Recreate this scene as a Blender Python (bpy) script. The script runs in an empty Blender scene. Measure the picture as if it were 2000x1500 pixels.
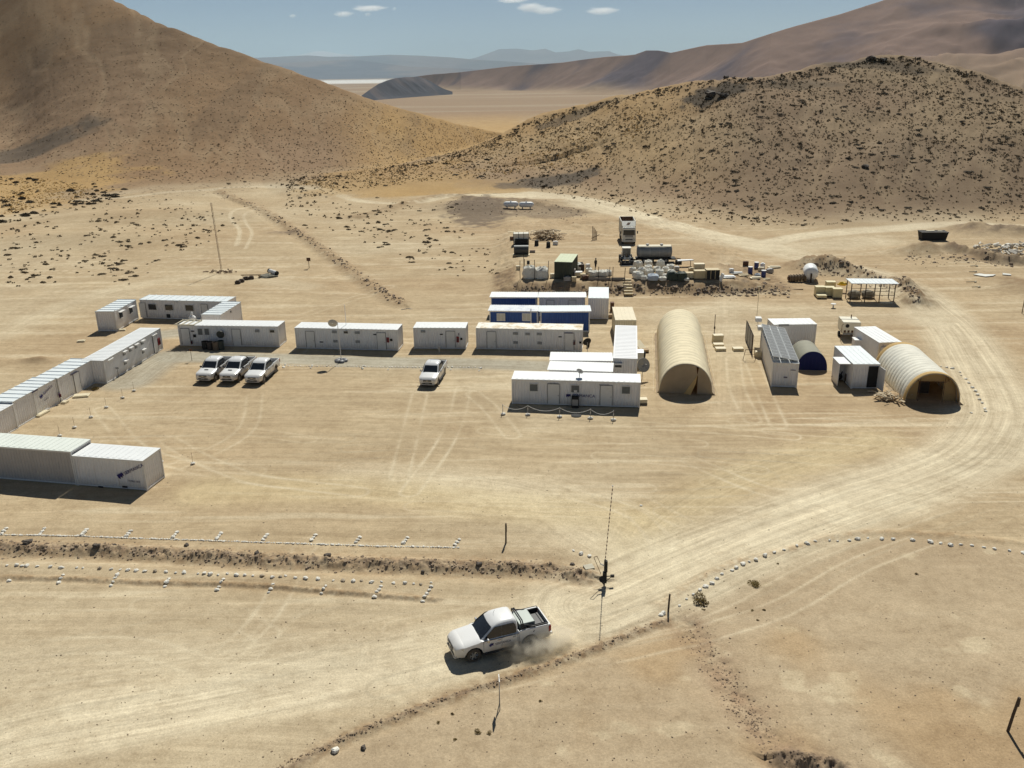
import bpy, math, random
import numpy as np
R=math.radians
random.seed(7); rng=np.random.default_rng(7)
sc=bpy.context.scene; COL=sc.collection
# ---------------------------------------------------------------- camera
F=1700.0; TH=R(19.697); RO=R(-0.811); HC=30.085      # focal length in photo pixels, pitch, roll, height
cam=bpy.data.objects.new('camera',bpy.data.cameras.new('camera')); COL.objects.link(cam); sc.camera=cam
cam.data.sensor_width=36; cam.data.lens=F/2000*36; cam.data.clip_start=.5; cam.data.clip_end=400000
from mathutils import Matrix, Vector
_r=Vector((1,0,0)); _u=Vector((0,math.sin(TH),math.cos(TH))); _b=-Vector((0,math.cos(TH),-math.sin(TH)))
rr=_r*math.cos(RO)+_u*math.sin(RO); uu=_u*math.cos(RO)-_r*math.sin(RO)
cam.matrix_world=Matrix(((rr.x,uu.x,_b.x,0),(rr.y,uu.y,_b.y,0),(rr.z,uu.z,_b.z,HC),(0,0,0,1)))
# ---------------------------------------------------------------- sky, sun, exposure
SUN_EL,SUN_AZ=R(49),R(12)                            # azimuth clockwise from +Y
w=bpy.data.worlds.new('World'); sc.world=w; w.use_nodes=True
nt=w.node_tree; bg=nt.nodes['Background']
sky=nt.nodes.new('ShaderNodeTexSky'); sky.sky_type='NISHITA'; sky.sun_disc=False
sky.sun_elevation=SUN_EL; sky.sun_rotation=SUN_AZ; sky.altitude=3800; sky.air_density=0.85; sky.dust_density=1.3; sky.ozone_density=.35
nt.links.new(sky.outputs[0],bg.inputs[0]); bg.inputs[1].default_value=0.05
sun=bpy.data.objects.new('sun',bpy.data.lights.new('sun','SUN')); COL.objects.link(sun)
sun.data.energy=5.0; sun.data.angle=R(.5); sun.data.color=(1,.97,.875)
sd=Vector((math.sin(SUN_AZ)*math.cos(SUN_EL),math.cos(SUN_AZ)*math.cos(SUN_EL),math.sin(SUN_EL)))
sun.rotation_euler=sd.to_track_quat('Z','Y').to_euler(); sun.location=(0,0,80)
sc.cycles.volume_bounces=3
sc.view_settings.view_transform='Standard'; sc.view_settings.look='None'; sc.view_settings.exposure=0.0; sc.view_settings.gamma=1
# ---------------------------------------------------------------- numeric helpers
def ray(u,v):
    u=np.asarray(u,float)-1000; v=np.asarray(v,float)-750
    c,s=math.cos(RO),math.sin(RO); a=(c*u+s*v)/F; up=-(-s*u+c*v)/F
    ct,st=math.cos(TH),math.sin(TH)
    return np.stack([a,ct+st*up,-st+ct*up],-1)
def G(u,v,z=0.0):
    d=ray(u,v); t=(z-HC)/d[...,2]; return np.stack([d[...,0]*t,d[...,1]*t,np.zeros_like(t)+z],-1)
def sst(a,b,x):
    t=np.clip((x-a)/(b-a),0,1); return t*t*(3-2*t)
def _h(i,j,seed):
    n=(i*374761393+j*668265263+seed*974711)&0xffffffff
    n=((n^(n>>13))*1274126177)&0xffffffff
    return ((n^(n>>16))&0xffff)/65535.0
def vnoise(x,y,seed=0):
    xi=np.floor(x).astype(np.int64); yi=np.floor(y).astype(np.int64); fx=x-xi; fy=y-yi
    fx=fx*fx*(3-2*fx); fy=fy*fy*(3-2*fy)
    a=_h(xi,yi,seed);b=_h(xi+1,yi,seed);c=_h(xi,yi+1,seed);d=_h(xi+1,yi+1,seed)
    return (a+(b-a)*fx)*(1-fy)+(c+(d-c)*fx)*fy
def fbm(x,y,o=4,seed=0):
    s=0;am=.5;t=0
    for k in range(o):
        s=s+am*vnoise(x,y,seed+k*17); t+=am; am*=.5; x=x*2.03+13.7; y=y*2.01+7.1
    return s/t*2-1
def aztan(pts):
    p=np.array(pts,float); d=ray(p[:,0],p[:,1]); return np.arctan2(d[:,0],d[:,1]), d[:,2]/np.hypot(d[:,0],d[:,1])
def polydist(x,y,P,rad):
    """distance to, signed side of and arc length along a world polyline; only within rad"""
    D=np.full(x.shape,1e9); S=np.zeros(x.shape); sg=np.ones(x.shape); acc=0
    for (x0,y0),(x1,y1) in zip(P[:-1],P[1:]):
        L=math.hypot(x1-x0,y1-y0)
        if L<1e-6: continue
        m=(x>min(x0,x1)-rad)&(x<max(x0,x1)+rad)&(y>min(y0,y1)-rad)&(y<max(y0,y1)+rad)
        i=np.nonzero(m)[0]
        if len(i):
            dx,dy=(x1-x0)/L,(y1-y0)/L; px,py=x[i]-x0,y[i]-y0
            t=np.clip(px*dx+py*dy,0,L); qx,qy=px-t*dx,py-t*dy; d=np.hypot(qx,qy)
            b=d<D[i]; k=i[b]; D[k]=d[b]; S[k]=acc+t[b]; sg[k]=np.sign(dx*py-dy*px)[b]
        acc+=L
    return D,S,sg
def smoothline(P,n=6):
    P=np.array(P,float); out=[]
    Q=np.vstack([2*P[0]-P[1],P,2*P[-1]-P[-2]])
    for k in range(1,len(Q)-2):
        for t in np.arange(n)/n:
            a,b,c,d=Q[k-1:k+3]; out.append(.5*((2*b)+(-a+c)*t+(2*a-5*b+4*c-d)*t*t+(-a+3*b-3*c+d)*t**3))
    out.append(P[-1]); return np.array(out)
def wl(pts,z=0,n=6):
    p=smoothline(pts,n); return G(p[:,0],p[:,1],z)[:,:2]
# ---------------------------------------------------------------- terrain height
LH_sky=[(-700,-260),(-400,-232),(-200,-185),(0,-108),(100,-58),(225,0),(300,38),(400,82),(500,115),(600,150),(700,185),(800,218),(880,240),(960,257),(1010,264)]
LH_foot=[(-700,330),(0,318),(60,325),(100,345),(200,356),(360,360),(430,358),(560,353),(700,342),(850,314),(950,282),(1010,264)]
RH_sky=[(330,360),(430,352),(560,344),(640,338),(700,332),(780,321),(850,304),(920,284),(965,268),(1005,247),(1050,224),(1100,211),(1200,185),(1300,166),(1370,156),(1430,150),(1500,152),(1540,143),(1600,129),(1700,113),(1760,110),(1830,118),(1900,134),(2000,160),(2150,205),(2400,260),(2600,300)]
RH_foot=[(330,361),(430,358),(560,385),(700,388),(850,386),(1000,376),(1100,380),(1200,390),(1300,406),(1400,425),(1600,432),(2000,425),(2400,400),(2600,300)]
ZB=-120.0
def _smooth(g,y,sig):
    d=g[1]-g[0]; k=int(3*sig/d); w_=np.exp(-.5*(np.arange(-k,k+1)*d/sig)**2); w_/=w_.sum()
    return np.convolve(np.pad(y,k,mode='edge'),w_,mode='valid')
def mkhill(sky,foot,s,sa,sf):
    a,t=aztan(sky); af,tf=aztan(foot); g=np.arange(-1.4,1.4,.0005)
    if isinstance(s,list):
        q,_=aztan([(p[0],250) for p in s]); s=_smooth(g,np.interp(g,q,[p[1] for p in s]),R(1))
    else: s=np.full(g.shape,s)
    return g,_smooth(g,np.interp(g,a,t),R(sa)),_smooth(g,np.interp(g,af,-HC/tf),R(sf)),s,a[0],a[-1]
LH=mkhill(LH_sky,LH_foot,.30,.5,1.2); RH=mkhill(RH_sky,RH_foot,[(400,.09),(850,.10),(1020,.20),(1200,.30),(1400,.32)],.4,.9)
def hill(hh,r,az,back=.12):
    g,tt,dd,ss,a0,a1=hh; s=np.interp(az,g,ss)
    T=np.interp(az,g,tt); D0=np.interp(az,g,dd)
    Dc=np.maximum((HC+s*D0)/(s-T),D0); hc=s*(Dc-D0)
    sw=np.maximum(.4,hc*.10); up=sw*np.logaddexp(0,s*(r-D0)/sw)
    dn=hc-back*(r-Dc); kk=np.maximum(hc*.03,.02)
    h=-kk*np.logaddexp(-up/kk,-dn/kk)+kk*.69*np.clip(up/np.maximum(hc,.1),0,1)
    return h*sst(a1+.03,a1-.005,az)-200*sst(a1-.005,a1+.03,az)-(200*sst(a0+.005,a0-.03,az) if hh is RH else 0)
RIDGES=[ # (photo polyline, half width m, height m, roughness, side-drop)
 (wl([(-300,1052),(0,1070),(150,1072),(300,1078),(500,1090),(640,1096),(800,1102),(1000,1108),(1080,1112),(1150,1124)]),.62,.22,.9,.18),
 (wl([(-200,1122),(0,1129),(150,1131),(300,1137),(500,1143),(700,1160),(850,1170)]),.22,.10,.6,.05),
 (wl([(500,1540),(620,1470),(700,1432),(860,1370),(1000,1325),(1150,1272),(1300,1212)]),.30,.07,.8,.04),
 (wl([(1290,1180),(1370,1130),(1450,1095),(1560,1068),(1640,1045),(1740,1040),(1900,1052),(2100,1075)]),.4,.08,.5,0),
 (wl([(1345,1222),(1400,1300),(1450,1380),(1500,1440),(1560,1490)]),.9,-.16,.7,0),
 (wl([(1530,1480),(1600,1490),(1700,1530)]),.5,.26,.9,.2),
 (wl([(430,378),(500,405),(560,440),(620,478),(690,530),(740,565),(785,592)]),1.3,.22,.8,.22),
 (wl([(1560,520),(1640,532),(1700,545),(1760,562),(1790,592)]),2.0,1.0,.7,0),
 (wl([(1860,492),(1900,500),(1960,508),(2040,512)]),1.4,.9,.6,.5),
 (wl([(1900,452),(1960,455),(2060,460)]),3.5,1.2,.5,0),
 (wl([(700,425),(750,412),(800,398),(870,385),(950,392),(1050,402),(1140,416)]),2.0,.5,.5,0),
 (wl([(640,690),(640,690.5)]),.01,0,0,0),
]
MOUNDS=[(1812,492,5.2,3.0,1.9),(1600,527,5,3,1.3),(1885,505,3,2,.8),(930,405,9,7,1.3),(1020,398,9,4,.7),(1090,352,15,8,-.9),(1200,440,10,3,.3),(560,455,3,1.6,.4),(330,425,20,10,1.6),(200,470,22,10,1.3),(1990,560,3,7,.9),(1075,475,3,2,.3),(75,704,1.6,.9,.45),(1745,775,1.6,1.2,.35),(1800,705,4,1.5,.0)]
MOUNDS=[(*G(u,v)[:2],a,b,h) for u,v,a,b,h in MOUNDS]
def plateau(x,y):
    yb=120.3-.035*x+1.0*fbm(x*.25,y*.0+3,3,5)
    s=sst(0,1,(y-yb)/4.3)
    return 1.5*s*sst(-4,2,x)*(1-sst(30,44,x))*(1-sst(150,205,y))
def hgt(x,y,fine=True):
    x=np.asarray(x,float); y=np.asarray(y,float); shp=x.shape; x=x.ravel(); y=y.ravel()
    r=np.hypot(x,y); az=np.arctan2(x,y)
    base=ZB*sst(430,3600,r)
    l=hill(LH,r,az); q=hill(RH,r,az); hl=np.maximum(l,q); z=np.maximum(base,hl)
    near=r<260
    i=np.nonzero(near)[0]; xi,yi=x[i],y[i]
    zz=plateau(xi,yi)
    for mx,my,a,b,h in MOUNDS: zz=zz+h*np.exp(-((xi-mx)/a)**2-((yi-my)/b)**2)
    if fine:
        for P,wd,h,rg,dr in RIDGES:
            D,S,sg=polydist(xi,yi,P,wd*5)
            m=D<wd*5
            n1=1.3*fbm(xi[m]*1.5/wd,yi[m]*1.5/wd,5,9)+.7*fbm(xi[m]*.35,yi[m]*.35,2,19)
            a=np.exp(-(D[m]/wd)**2)*h*(1+rg*n1)
            a=a-dr*np.exp(-((D[m]*sg[m]+wd*1.6)/wd)**2)
            zz[m]+=a
    z[i]+=zz
    if fine:
        # the trodden yard is nearly flat; slopes and banks are lumpy
        hil=np.clip((hl-1)/8,0,1)*(r<1500)
        gl=np.abs(fbm(az*22+1.2*fbm(x*.012,y*.012,3,5),r*.011,4,47)); gl2=np.abs(fbm(az*60+.8*fbm(x*.02,y*.02,2,6),r*.03,4,48)); lw=np.where(l>q,.35,1.0); z=z-hil*(.55*sst(.30,0,gl)+.22*sst(.3,0,gl2))*sst(0,12,hl)*lw
        z=z+fbm(x*.09,y*.09,4,3)*(.10+.5*hil)+fbm(x*.02,y*.02,3,31)*2.2*hil*lw
        pl=sst(.02,.6,plateau(x,y))*(1-sst(1.3,1.48,plateau(x,y)))
        z=z+pl*.35*fbm(x*1.1,y*1.1,4,41)
        z=z+fbm(x*.9,y*.9,3,77)*.02
    return z.reshape(shp)
_T=np.concatenate([np.linspace(24,320,420),np.geomspace(322,3000,160)])
def at(u,v):
    """where the line of sight through a photo pixel meets the terrain"""
    u=np.atleast_1d(np.asarray(u,float)); v=np.atleast_1d(np.asarray(v,float))
    d=ray(u,v); out=np.zeros((len(u),3))
    for c in range(0,len(u),400):
        dd=d[c:c+400]; X=dd[:,0:1]*_T; Y=dd[:,1:2]*_T; Z=HC+dd[:,2:3]*_T
        g=Z-hgt(X,Y,False); neg=g<0; k=np.where(neg.any(1),neg.argmax(1),len(_T)-1); k=np.maximum(k,1)
        j=np.arange(len(k)); a,b=g[j,k-1],g[j,k]; f=np.clip(a/(a-b+1e-9),0,1); t=_T[k-1]+(_T[k]-_T[k-1])*f
        out[c:c+400]=dd*t[:,None]
    out[:,2]=hgt(out[:,0],out[:,1]); return out if len(out)>1 else out[0]
# ---------------------------------------------------------------- materials
def newmat(name):
    m=bpy.data.materials.new(name); m.use_nodes=True; return m,m.node_tree,m.node_tree.nodes['Principled BSDF']
def noise_node(nt,scale,detail=4,rough=.6,co=None,dist=0):
    n=nt.nodes.new('ShaderNodeTexNoise'); n.inputs['Scale'].default_value=scale; n.inputs['Detail'].default_value=detail; n.inputs['Roughness'].default_value=rough; n.inputs['Distortion'].default_value=dist
    if co is not None: nt.links.new(co,n.inputs['Vector'])
    return n
def ramp(nt,src,stops):
    r=nt.nodes.new('ShaderNodeValToRGB'); e=r.color_ramp.elements
    while len(e)<len(stops): e.new(.5)
    for q,(p,c) in zip(e,stops): q.position=p; q.color=(*c,1) if len(c)==3 else c
    nt.links.new(src,r.inputs[0]); return r
def mixc(nt,a,b,fac,mode='MIX'):
    m=nt.nodes.new('ShaderNodeMix'); m.data_type='RGBA'; m.blend_type=mode
    for s,val in ((m.inputs[0],fac),(m.inputs[6],a),(m.inputs[7],b)):
        if isinstance(val,(int,float)): s.default_value=val
        elif isinstance(val,tuple): s.default_value=(*val,1)
        else: nt.links.new(val,s)
    return m.outputs[2]
_M={}
def mat(name,col,rough=.6,metal=0,var=.12,scale=3,dirt=None,dscale=1.2,dthr=.55,spec=.4,bump=0):
    """painted/plain surface: base colour with mottling and optional dirt patches"""
    if name in _M: return _M[name]
    m,nt,b=newmat(name); tc=nt.nodes.new('ShaderNodeTexCoord'); co=tc.outputs['Object']
    n=noise_node(nt,scale,5,.65,co)
    lo=tuple(c*(1-var) for c in col); hi=tuple(min(1,c*(1+var)) for c in col)
    out=ramp(nt,n.outputs[0],[(.3,lo),(.7,hi)]).outputs[0]
    if dirt:
        n2=noise_node(nt,dscale,6,.7,co); f=ramp(nt,n2.outputs[0],[(dthr,(0,0,0)),(dthr+.18,(1,1,1))])
        out=mixc(nt,out,dirt,f.outputs[0])
    nt.links.new(out,b.inputs['Base Color']); b.inputs['Roughness'].default_value=rough; b.inputs['Metallic'].default_value=metal
    b.inputs['Specular IOR Level'].default_value=spec
    if bump:
        bp=nt.nodes.new('ShaderNodeBump'); bp.inputs['Strength'].default_value=bump; bp.inputs['Distance'].default_value=.02; nt.links.new(noise_node(nt,scale*6,4,.6,co).outputs[0],bp.inputs['Height']); nt.links.new(bp.outputs[0],b.inputs['Normal'])
    _M[name]=m; return m
def ground_mat(name,kind):
    m,nt,b=newmat(name); at_=nt.nodes.new('ShaderNodeAttribute'); at_.attribute_name='Col'
    geo=nt.nodes.new('ShaderNodeNewGeometry'); co=geo.outputs['Position']
    c=at_.outputs['Color']
    if kind!='far':
        n1=noise_node(nt,1.4,6,.72,co); c=mixc(nt,c,ramp(nt,n1.outputs[0],[(.25,(.86,.845,.83)),(.5,(1,1,1)),(.78,(1.11,1.115,1.12))]).outputs[0],1.0,'MULTIPLY')
        n2=noise_node(nt,9,5,.75,co); c=mixc(nt,c,ramp(nt,n2.outputs[0],[(.3,(.80,.79,.78)),(.5,(1,1,1)),(.7,(1.20,1.20,1.18))]).outputs[0],1.0,'MULTIPLY')
        n3=noise_node(nt,.11,5,.6,co); c=mixc(nt,c,ramp(nt,n3.outputs[0],[(.3,(.90,.87,.84)),(.7,(1.08,1.08,1.07))]).outputs[0],1.0,'MULTIPLY')
    if kind=='yard':    # wheel and blade streaks along the driven direction, then scattered pebbles
        fa=nt.nodes.new('ShaderNodeAttribute'); fa.attribute_name='Flow'; sp0=nt.nodes.new('ShaderNodeSeparateXYZ'); nt.links.new(fa.outputs['Vector'],sp0.inputs[0])
        for sx_,sy_,lo,hi in ((.035,1.5,.86,1.13),(.12,4.5,.87,1.13)):
            cb=nt.nodes.new('ShaderNodeCombineXYZ'); 
            for q,(o_,f_) in enumerate(((0,sx_),(1,sy_))):
                mm_=nt.nodes.new('ShaderNodeMath'); mm_.operation='MULTIPLY'; mm_.inputs[1].default_value=f_; nt.links.new(sp0.outputs[o_],mm_.inputs[0]); nt.links.new(mm_.outputs[0],cb.inputs[q])
            n_=noise_node(nt,1.0,5,.62,cb.outputs[0]); r_=ramp(nt,n_.outputs[0],[(.32,(lo,lo*.985,lo*.97)),(.5,(1,1,1)),(.68,(hi,hi*1.01,hi*1.02))]); c=mixc(nt,c,mixc(nt,(1,1,1),r_.outputs[0],sp0.outputs[2]),1.0,'MULTIPLY')
        n5=noise_node(nt,.35,6,.65,co); c=mixc(nt,c,ramp(nt,n5.outputs[0],[(.36,(.92,.905,.89)),(.5,(1,1,1)),(.70,(1.06,1.065,1.075))]).outputs[0],1.0,'MULTIPLY')
        v=nt.nodes.new('ShaderNodeTexVoronoi'); v.inputs['Scale'].default_value=2.6; nt.links.new(co,v.inputs['Vector'])
        f=ramp(nt,v.outputs['Distance'],[(.05,(1,1,1)),(.11,(0,0,0))])
        sp=nt.nodes.new('ShaderNodeSeparateColor'); nt.links.new(v.outputs['Color'],sp.inputs[0])
        g=ramp(nt,sp.outputs[0],[(.80,(0,0,0)),(.82,(1,1,1))]); mm=mixc(nt,f.outputs[0],g.outputs[0],1.0,'MULTIPLY')
        c=mixc(nt,c,(.16,.11,.075),mm)
    if kind=='slope':   # low tufts too small and many to model
        for sc_,thr,colr,keep in ((.62,.30,(.15,.112,.068),.45),(1.7,.30,(.21,.155,.088),.4)):
            v=nt.nodes.new('ShaderNodeTexVoronoi'); v.inputs['Scale'].default_value=sc_; v.inputs['Randomness'].default_value=1; nt.links.new(co,v.inputs['Vector'])
            f=ramp(nt,v.outputs['Distance'],[(thr*.6,(1,1,1)),(thr,(0,0,0))])
            sp=nt.nodes.new('ShaderNodeSeparateColor'); nt.links.new(v.outputs['Color'],sp.inputs[0])
            g=ramp(nt,sp.outputs[0],[(keep,(0,0,0)),(keep+.1,(1,1,1))]); mm=mixc(nt,f.outputs[0],g.outputs[0],1.0,'MULTIPLY')
            c=mixc(nt,c,colr,mm)
    if kind=='far':
        n1=noise_node(nt,.004,7,.7,co); c=mixc(nt,c,ramp(nt,n1.outputs[0],[(.3,(.82,.8,.8)),(.7,(1.15,1.14,1.12))]).outputs[0],1.0,'MULTIPLY')
    nt.links.new(c,b.inputs['Base Color']); b.inputs['Roughness'].default_value=.95; b.inputs['Specular IOR Level'].default_value=.1
    if kind!='far':
        bp=nt.nodes.new('ShaderNodeBump'); bp.inputs['Strength'].default_value=.55; bp.inputs['Distance'].default_value=.06
        nt.links.new(noise_node(nt,5,6,.75,co).outputs[0],bp.inputs['Height']); nt.links.new(bp.outputs[0],b.inputs['Normal'])
    return m
# ---------------------------------------------------------------- mesh helpers
def link(o,parent=None,kind=None,label=None,cat=None,group=None):
    COL.objects.link(o)
    if parent is not None: o.parent=parent
    if kind: o['kind']=kind
    if label: o['label']=label
    if cat: o['category']=cat
    if group: o['group']=group
    return o
def empty(name,loc,rz,label,cat,group=None):
    o=bpy.data.objects.new(name,None); o.location=[float(c) for c in loc]; o.rotation_euler=(0,0,rz); o.empty_display_size=.3
    return link(o,None,None,label,cat,group)
def npmesh(name,V,Q,mats,cols=None,smooth=True):
    me=bpy.data.meshes.new(name); V=np.asarray(V,np.float32); Q=np.asarray(Q,np.int32); k=Q.shape[1]
    me.vertices.add(len(V)); me.vertices.foreach_set('co',V.ravel())
    me.loops.add(Q.size); me.loops.foreach_set('vertex_index',Q.ravel())
    me.polygons.add(len(Q)); me.polygons.foreach_set('loop_start',np.arange(0,Q.size,k,dtype=np.int32))
    me.polygons.foreach_set('loop_total',np.full(len(Q),k,np.int32))
    if smooth: me.polygons.foreach_set('use_smooth',np.ones(len(Q),bool))
    if cols is not None:
        a=me.color_attributes.new('Col','FLOAT_COLOR','POINT'); c=np.ones((len(V),4),np.float32); c[:,:3]=cols; a.data.foreach_set('color',c.ravel())
    me.update(calc_edges=True)
    for m in mats: me.materials.append(m)
    return bpy.data.objects.new(name,me)
class MB:
    def __init__(s): s.v=[]; s.f=[]; s.m=[]
    def add(s,vs,fs,m=0):
        o=len(s.v); s.v+= [tuple(map(float,p)) for p in vs]; s.f+=[tuple(o+i for i in f) for f in fs]; s.m+=[m]*len(fs); return s
    def box(s,x0,x1,y0,y1,z0,z1,m=0):
        return s.add([(x0,y0,z0),(x1,y0,z0),(x1,y1,z0),(x0,y1,z0),(x0,y0,z1),(x1,y0,z1),(x1,y1,z1),(x0,y1,z1)],[(0,3,2,1),(4,5,6,7),(0,1,5,4),(1,2,6,5),(2,3,7,6),(3,0,4,7)],m)
    def obox(s,c,sz,rz=0,m=0,tilt=0,roll=0):
        cx,cy,cz=c; a,b,h=[q/2 for q in sz]; M3=Matrix.Rotation(rz,3,'Z')@Matrix.Rotation(roll,3,'Y')@Matrix.Rotation(tilt,3,'X')
        P=[M3@Vector(p) for p in [(-a,-b,-h),(a,-b,-h),(a,b,-h),(-a,b,-h),(-a,-b,h),(a,-b,h),(a,b,h),(-a,b,h)]]
        return s.add([(p.x+cx,p.y+cy,p.z+cz) for p in P],[(0,3,2,1),(4,5,6,7),(0,1,5,4),(1,2,6,5),(2,3,7,6),(3,0,4,7)],m)
    def tube(s,p0,p1,r0,r1=None,n=10,m=0,caps=True):
        r1=r0 if r1 is None else r1; p0=Vector(p0);p1=Vector(p1); d=(p1-p0).normalized(); a=d.orthogonal().normalized(); b=d.cross(a)
        vs=[];fs=[]
        for p,r in ((p0,r0),(p1,r1)):
            for k in range(n):
                t=2*math.pi*k/n; q=p+a*(r*math.cos(t))+b*(r*math.sin(t)); vs.append(tuple(q))
        fs=[(k,(k+1)%n,n+(k+1)%n,n+k) for k in range(n)]
        if caps: fs+=[tuple(range(n-1,-1,-1)),tuple(range(n,2*n))]
        return s.add(vs,fs,m)
    def path(s,pts,r,n=6,m=0):
        for a,b in zip(pts[:-1],pts[1:]): s.tube(a,b,r,r,n,m)
        return s
    def loft(s,rings,m=0,closed=True,caps=True):
        n=len(rings[0]); vs=[p for r in rings for p in r]; fs=[]
        for i in range(len(rings)-1):
            for k in range(n if closed else n-1):
                a=i*n+k; b=i*n+(k+1)%n; fs.append((a,b,b+n,a+n))
        if caps: fs+=[tuple(range(n-1,-1,-1)),tuple((len(rings)-1)*n+k for k in range(n))]
        return s.add(vs,fs,m)
    def blob(s,c,rx,ry,rz,m=0,seed=0,amp=.2,n=8,k=6,flat=0):
        q=random.Random(seed); rings=[]
        ph=[q.uniform(0,6.28) for _ in range(8)]; top=[]
        for i in range(1,k):
            la=math.pi*i/k-math.pi/2; ring=[]
            for j in range(n):
                lo=2*math.pi*j/n
                f=1+amp*(math.sin(2*lo+ph[0]+la*2)*.5+math.sin(3*lo+ph[1]-la*3)*.35+q.uniform(-.5,.5))
                z=math.sin(la)*rz*f
                if flat and z<0: z*=.35
                ring.append((c[0]+math.cos(la)*math.cos(lo)*rx*f,c[1]+math.cos(la)*math.sin(lo)*ry*f,c[2]+z))
            rings.append(ring)
        return s.loft(rings,m)
    def build(s,name,mats,parent=None,smooth=False,**kw):
        me=bpy.data.meshes.new(name); me.from_pydata(s.v,[],s.f)
        mats=mats if isinstance(mats,(list,tuple)) else [mats]
        for q in mats: me.materials.append(q)
        if len(mats)>1: me.polygons.foreach_set('material_index',s.m)
        if smooth: me.polygons.foreach_set('use_smooth',[True]*len(me.polygons))
        me.update(); o=bpy.data.objects.new(name,me); 
        bv=kw.pop('bevel',0)
        if bv:
            md=o.modifiers.new('bevel','BEVEL'); md.width=bv; md.segments=2; md.limit_method='ANGLE'
        loc=kw.pop('loc',None); rz=kw.pop('rz',None)
        if loc is not None: o.location=[float(c) for c in loc]
        if rz is not None: o.rotation_euler=(0,0,rz)
        return link(o,parent,**kw)
def dup(o,loc=None,rz=None,label=None,parent=None,scale=None):
    c=o.copy(); COL.objects.link(c)
    if parent is not None: c.parent=parent
    if loc is not None: c.location=[float(q) for q in loc]
    if rz is not None: c.rotation_euler=(0,0,rz)
    if scale is not None: c.scale=scale
    if label: c['label']=label
    for ch in list(o.children): dup(ch,parent=c)
    return c
# ================================================================ TERRAIN MESHES
def polar(azs,rs):
    A,Rr=np.meshgrid(azs,rs); x=(np.sin(A)*Rr).ravel(); y=(np.cos(A)*Rr).ravel(); n=len(azs)
    i=np.arange(len(rs)-1)[:,None]*n+np.arange(n-1)[None,:]; i=i.ravel()
    return x,y,np.stack([i,i+1,i+n+1,i+n],1)
rs=[3.0]
while rs[-1]<80000:
    r=rs[-1]
    rs.append(r+(1.0 if r<22 else max(.085,min(r*r/30000,.8)) if r<450 else r*.03))
rs=np.array(rs)
azs=np.concatenate([np.linspace(-75,-34,70)[:-1],np.arange(-34,34,.056),np.linspace(34,75,70)])*math.pi/180
gx,gy,gq=polar(azs,rs); gr=np.hypot(gx,gy); gaz=np.arctan2(gx,gy)
gz=hgt(gx,gy)
def C3(*c): return np.array(c)
TAN=C3(.458,.360,.230); PALE=C3(.615,.535,.385); BROWN=C3(.330,.232,.138); DARK=C3(.150,.112,.082); GRAVEL=C3(.395,.365,.290); GOLD=C3(.45,.295,.125); RED=C3(.41,.285,.165)
gc=np.tile(TAN,(len(gx),1))
fl_s=gx+4*fbm(gx*.02,gy*.02,2,61); fl_d=gy+5.0*fbm(gx*.018,gy*.018,2,60)+.06*gx; fl_a=.55*(1-sst(130,240,gr))
def blend(m,c): 
    global gc
    m=np.clip(m,0,1)[:,None]; gc=gc*(1-m)+np.asarray(c)*m
def mul(f):
    global gc
    gc=gc*f[:,None]
# broad mottling
n=fbm(gx*.035,gy*.05,4,11); blend(.35*sst(.0,.5,n),RED); blend(.35*sst(.0,.5,-n),PALE*.92)
# drag and wheel streaks of the yard: stretched along the way the trucks drive
wy=gy+2.0*fbm(gx*.03,gy*.03,2,60)
st1=fbm(gx*.07+wy*.02,wy*1.1,4,12); st2=fbm(gx*.25,wy*3.0,3,13)
nearm=1-sst(150,260,gr)
mul(1+nearm*(.10*st1+.05*st2))
blend(.45*nearm*sst(.15,.5,st1),PALE)
# foreground soil right of the road is pinker and smoother
rd_edge=wl([(300,1640),(500,1540),(700,1432),(860,1370),(1000,1325),(1150,1272),(1300,1205),(1430,1112),(1560,1070),(1740,1042),(1900,1055),(2200,1090),(2600,1150)])
D,S,sg=polydist(gx,gy,rd_edge,200)
m=((sg<0)&(gr<75)&(D<1e8)); fm=np.where(m,sst(0,1.0,D),0)
fl_a*=(1-.85*fm)
blend(.75*fm,C3(.430,.335,.222)); mul(1+fm*.05*fbm(gx*.5,gy*.5,4,21))
blend(fm*.55*sst(.38,.55,fbm(gx*.35+5,gy*.5,4,22)),C3(.60,.51,.35))
blend(fm*.5*sst(.3,.6,fbm(gx*.12+15,gy*.12,3,24)),C3(.42,.285,.15))
def road(pts,wd,c=PALE,amt=.8,streak=.10,soft=.35,z=0,flow=True):
    P=wla(pts); D,S,sg=polydist(gx,gy,P,wd*1.6); k=np.nonzero(D<wd*1.5)[0]
    d=D[k]*sg[k]; s=S[k]
    m=(1-sst(wd*(1-soft),wd*(1+soft*.6),D[k]+wd*.15*fbm(s*.15,s*0+1,2,30)))*amt
    stv=fbm(d*2.2,s*.05,4,32)
    col=np.asarray(c)*(1+streak*stv)[:,None]
    gc[k]=gc[k]*(1-m[:,None])+col*m[:,None]
    if flow:
        j=k[m>.12]; mm=m[m>.12]; fl_s[j]=S[j]; fl_d[j]=D[j]*sg[j]+wd*7.3; fl_a[j]=np.maximum(.35,mm*1.25)
def rut(pts,gap=.8,wd=.13,c=PALE*1.05,amt=.55,z=0):
    P=wla(pts); D,S,sg=polydist(gx,gy,P,gap+1); k=np.nonzero(D<gap+.8)[0]
    dd=np.abs(D[k]-gap); m=np.exp(-(dd/wd)**2)*amt*np.clip(.7+1.1*fbm(S[k]*.22,S[k]*0+P[0,0],3,33),0,1.2)
    m=np.clip(m,0,1)[:,None]; gc[k]=gc[k]*(1-m)+np.asarray(c)*m
def wla(pts):
    p=smoothline(pts,6); return at(p[:,0],p[:,1])[:,:2] if p[:,1].min()<620 else G(p[:,0],p[:,1],0)[:,:2]
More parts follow.
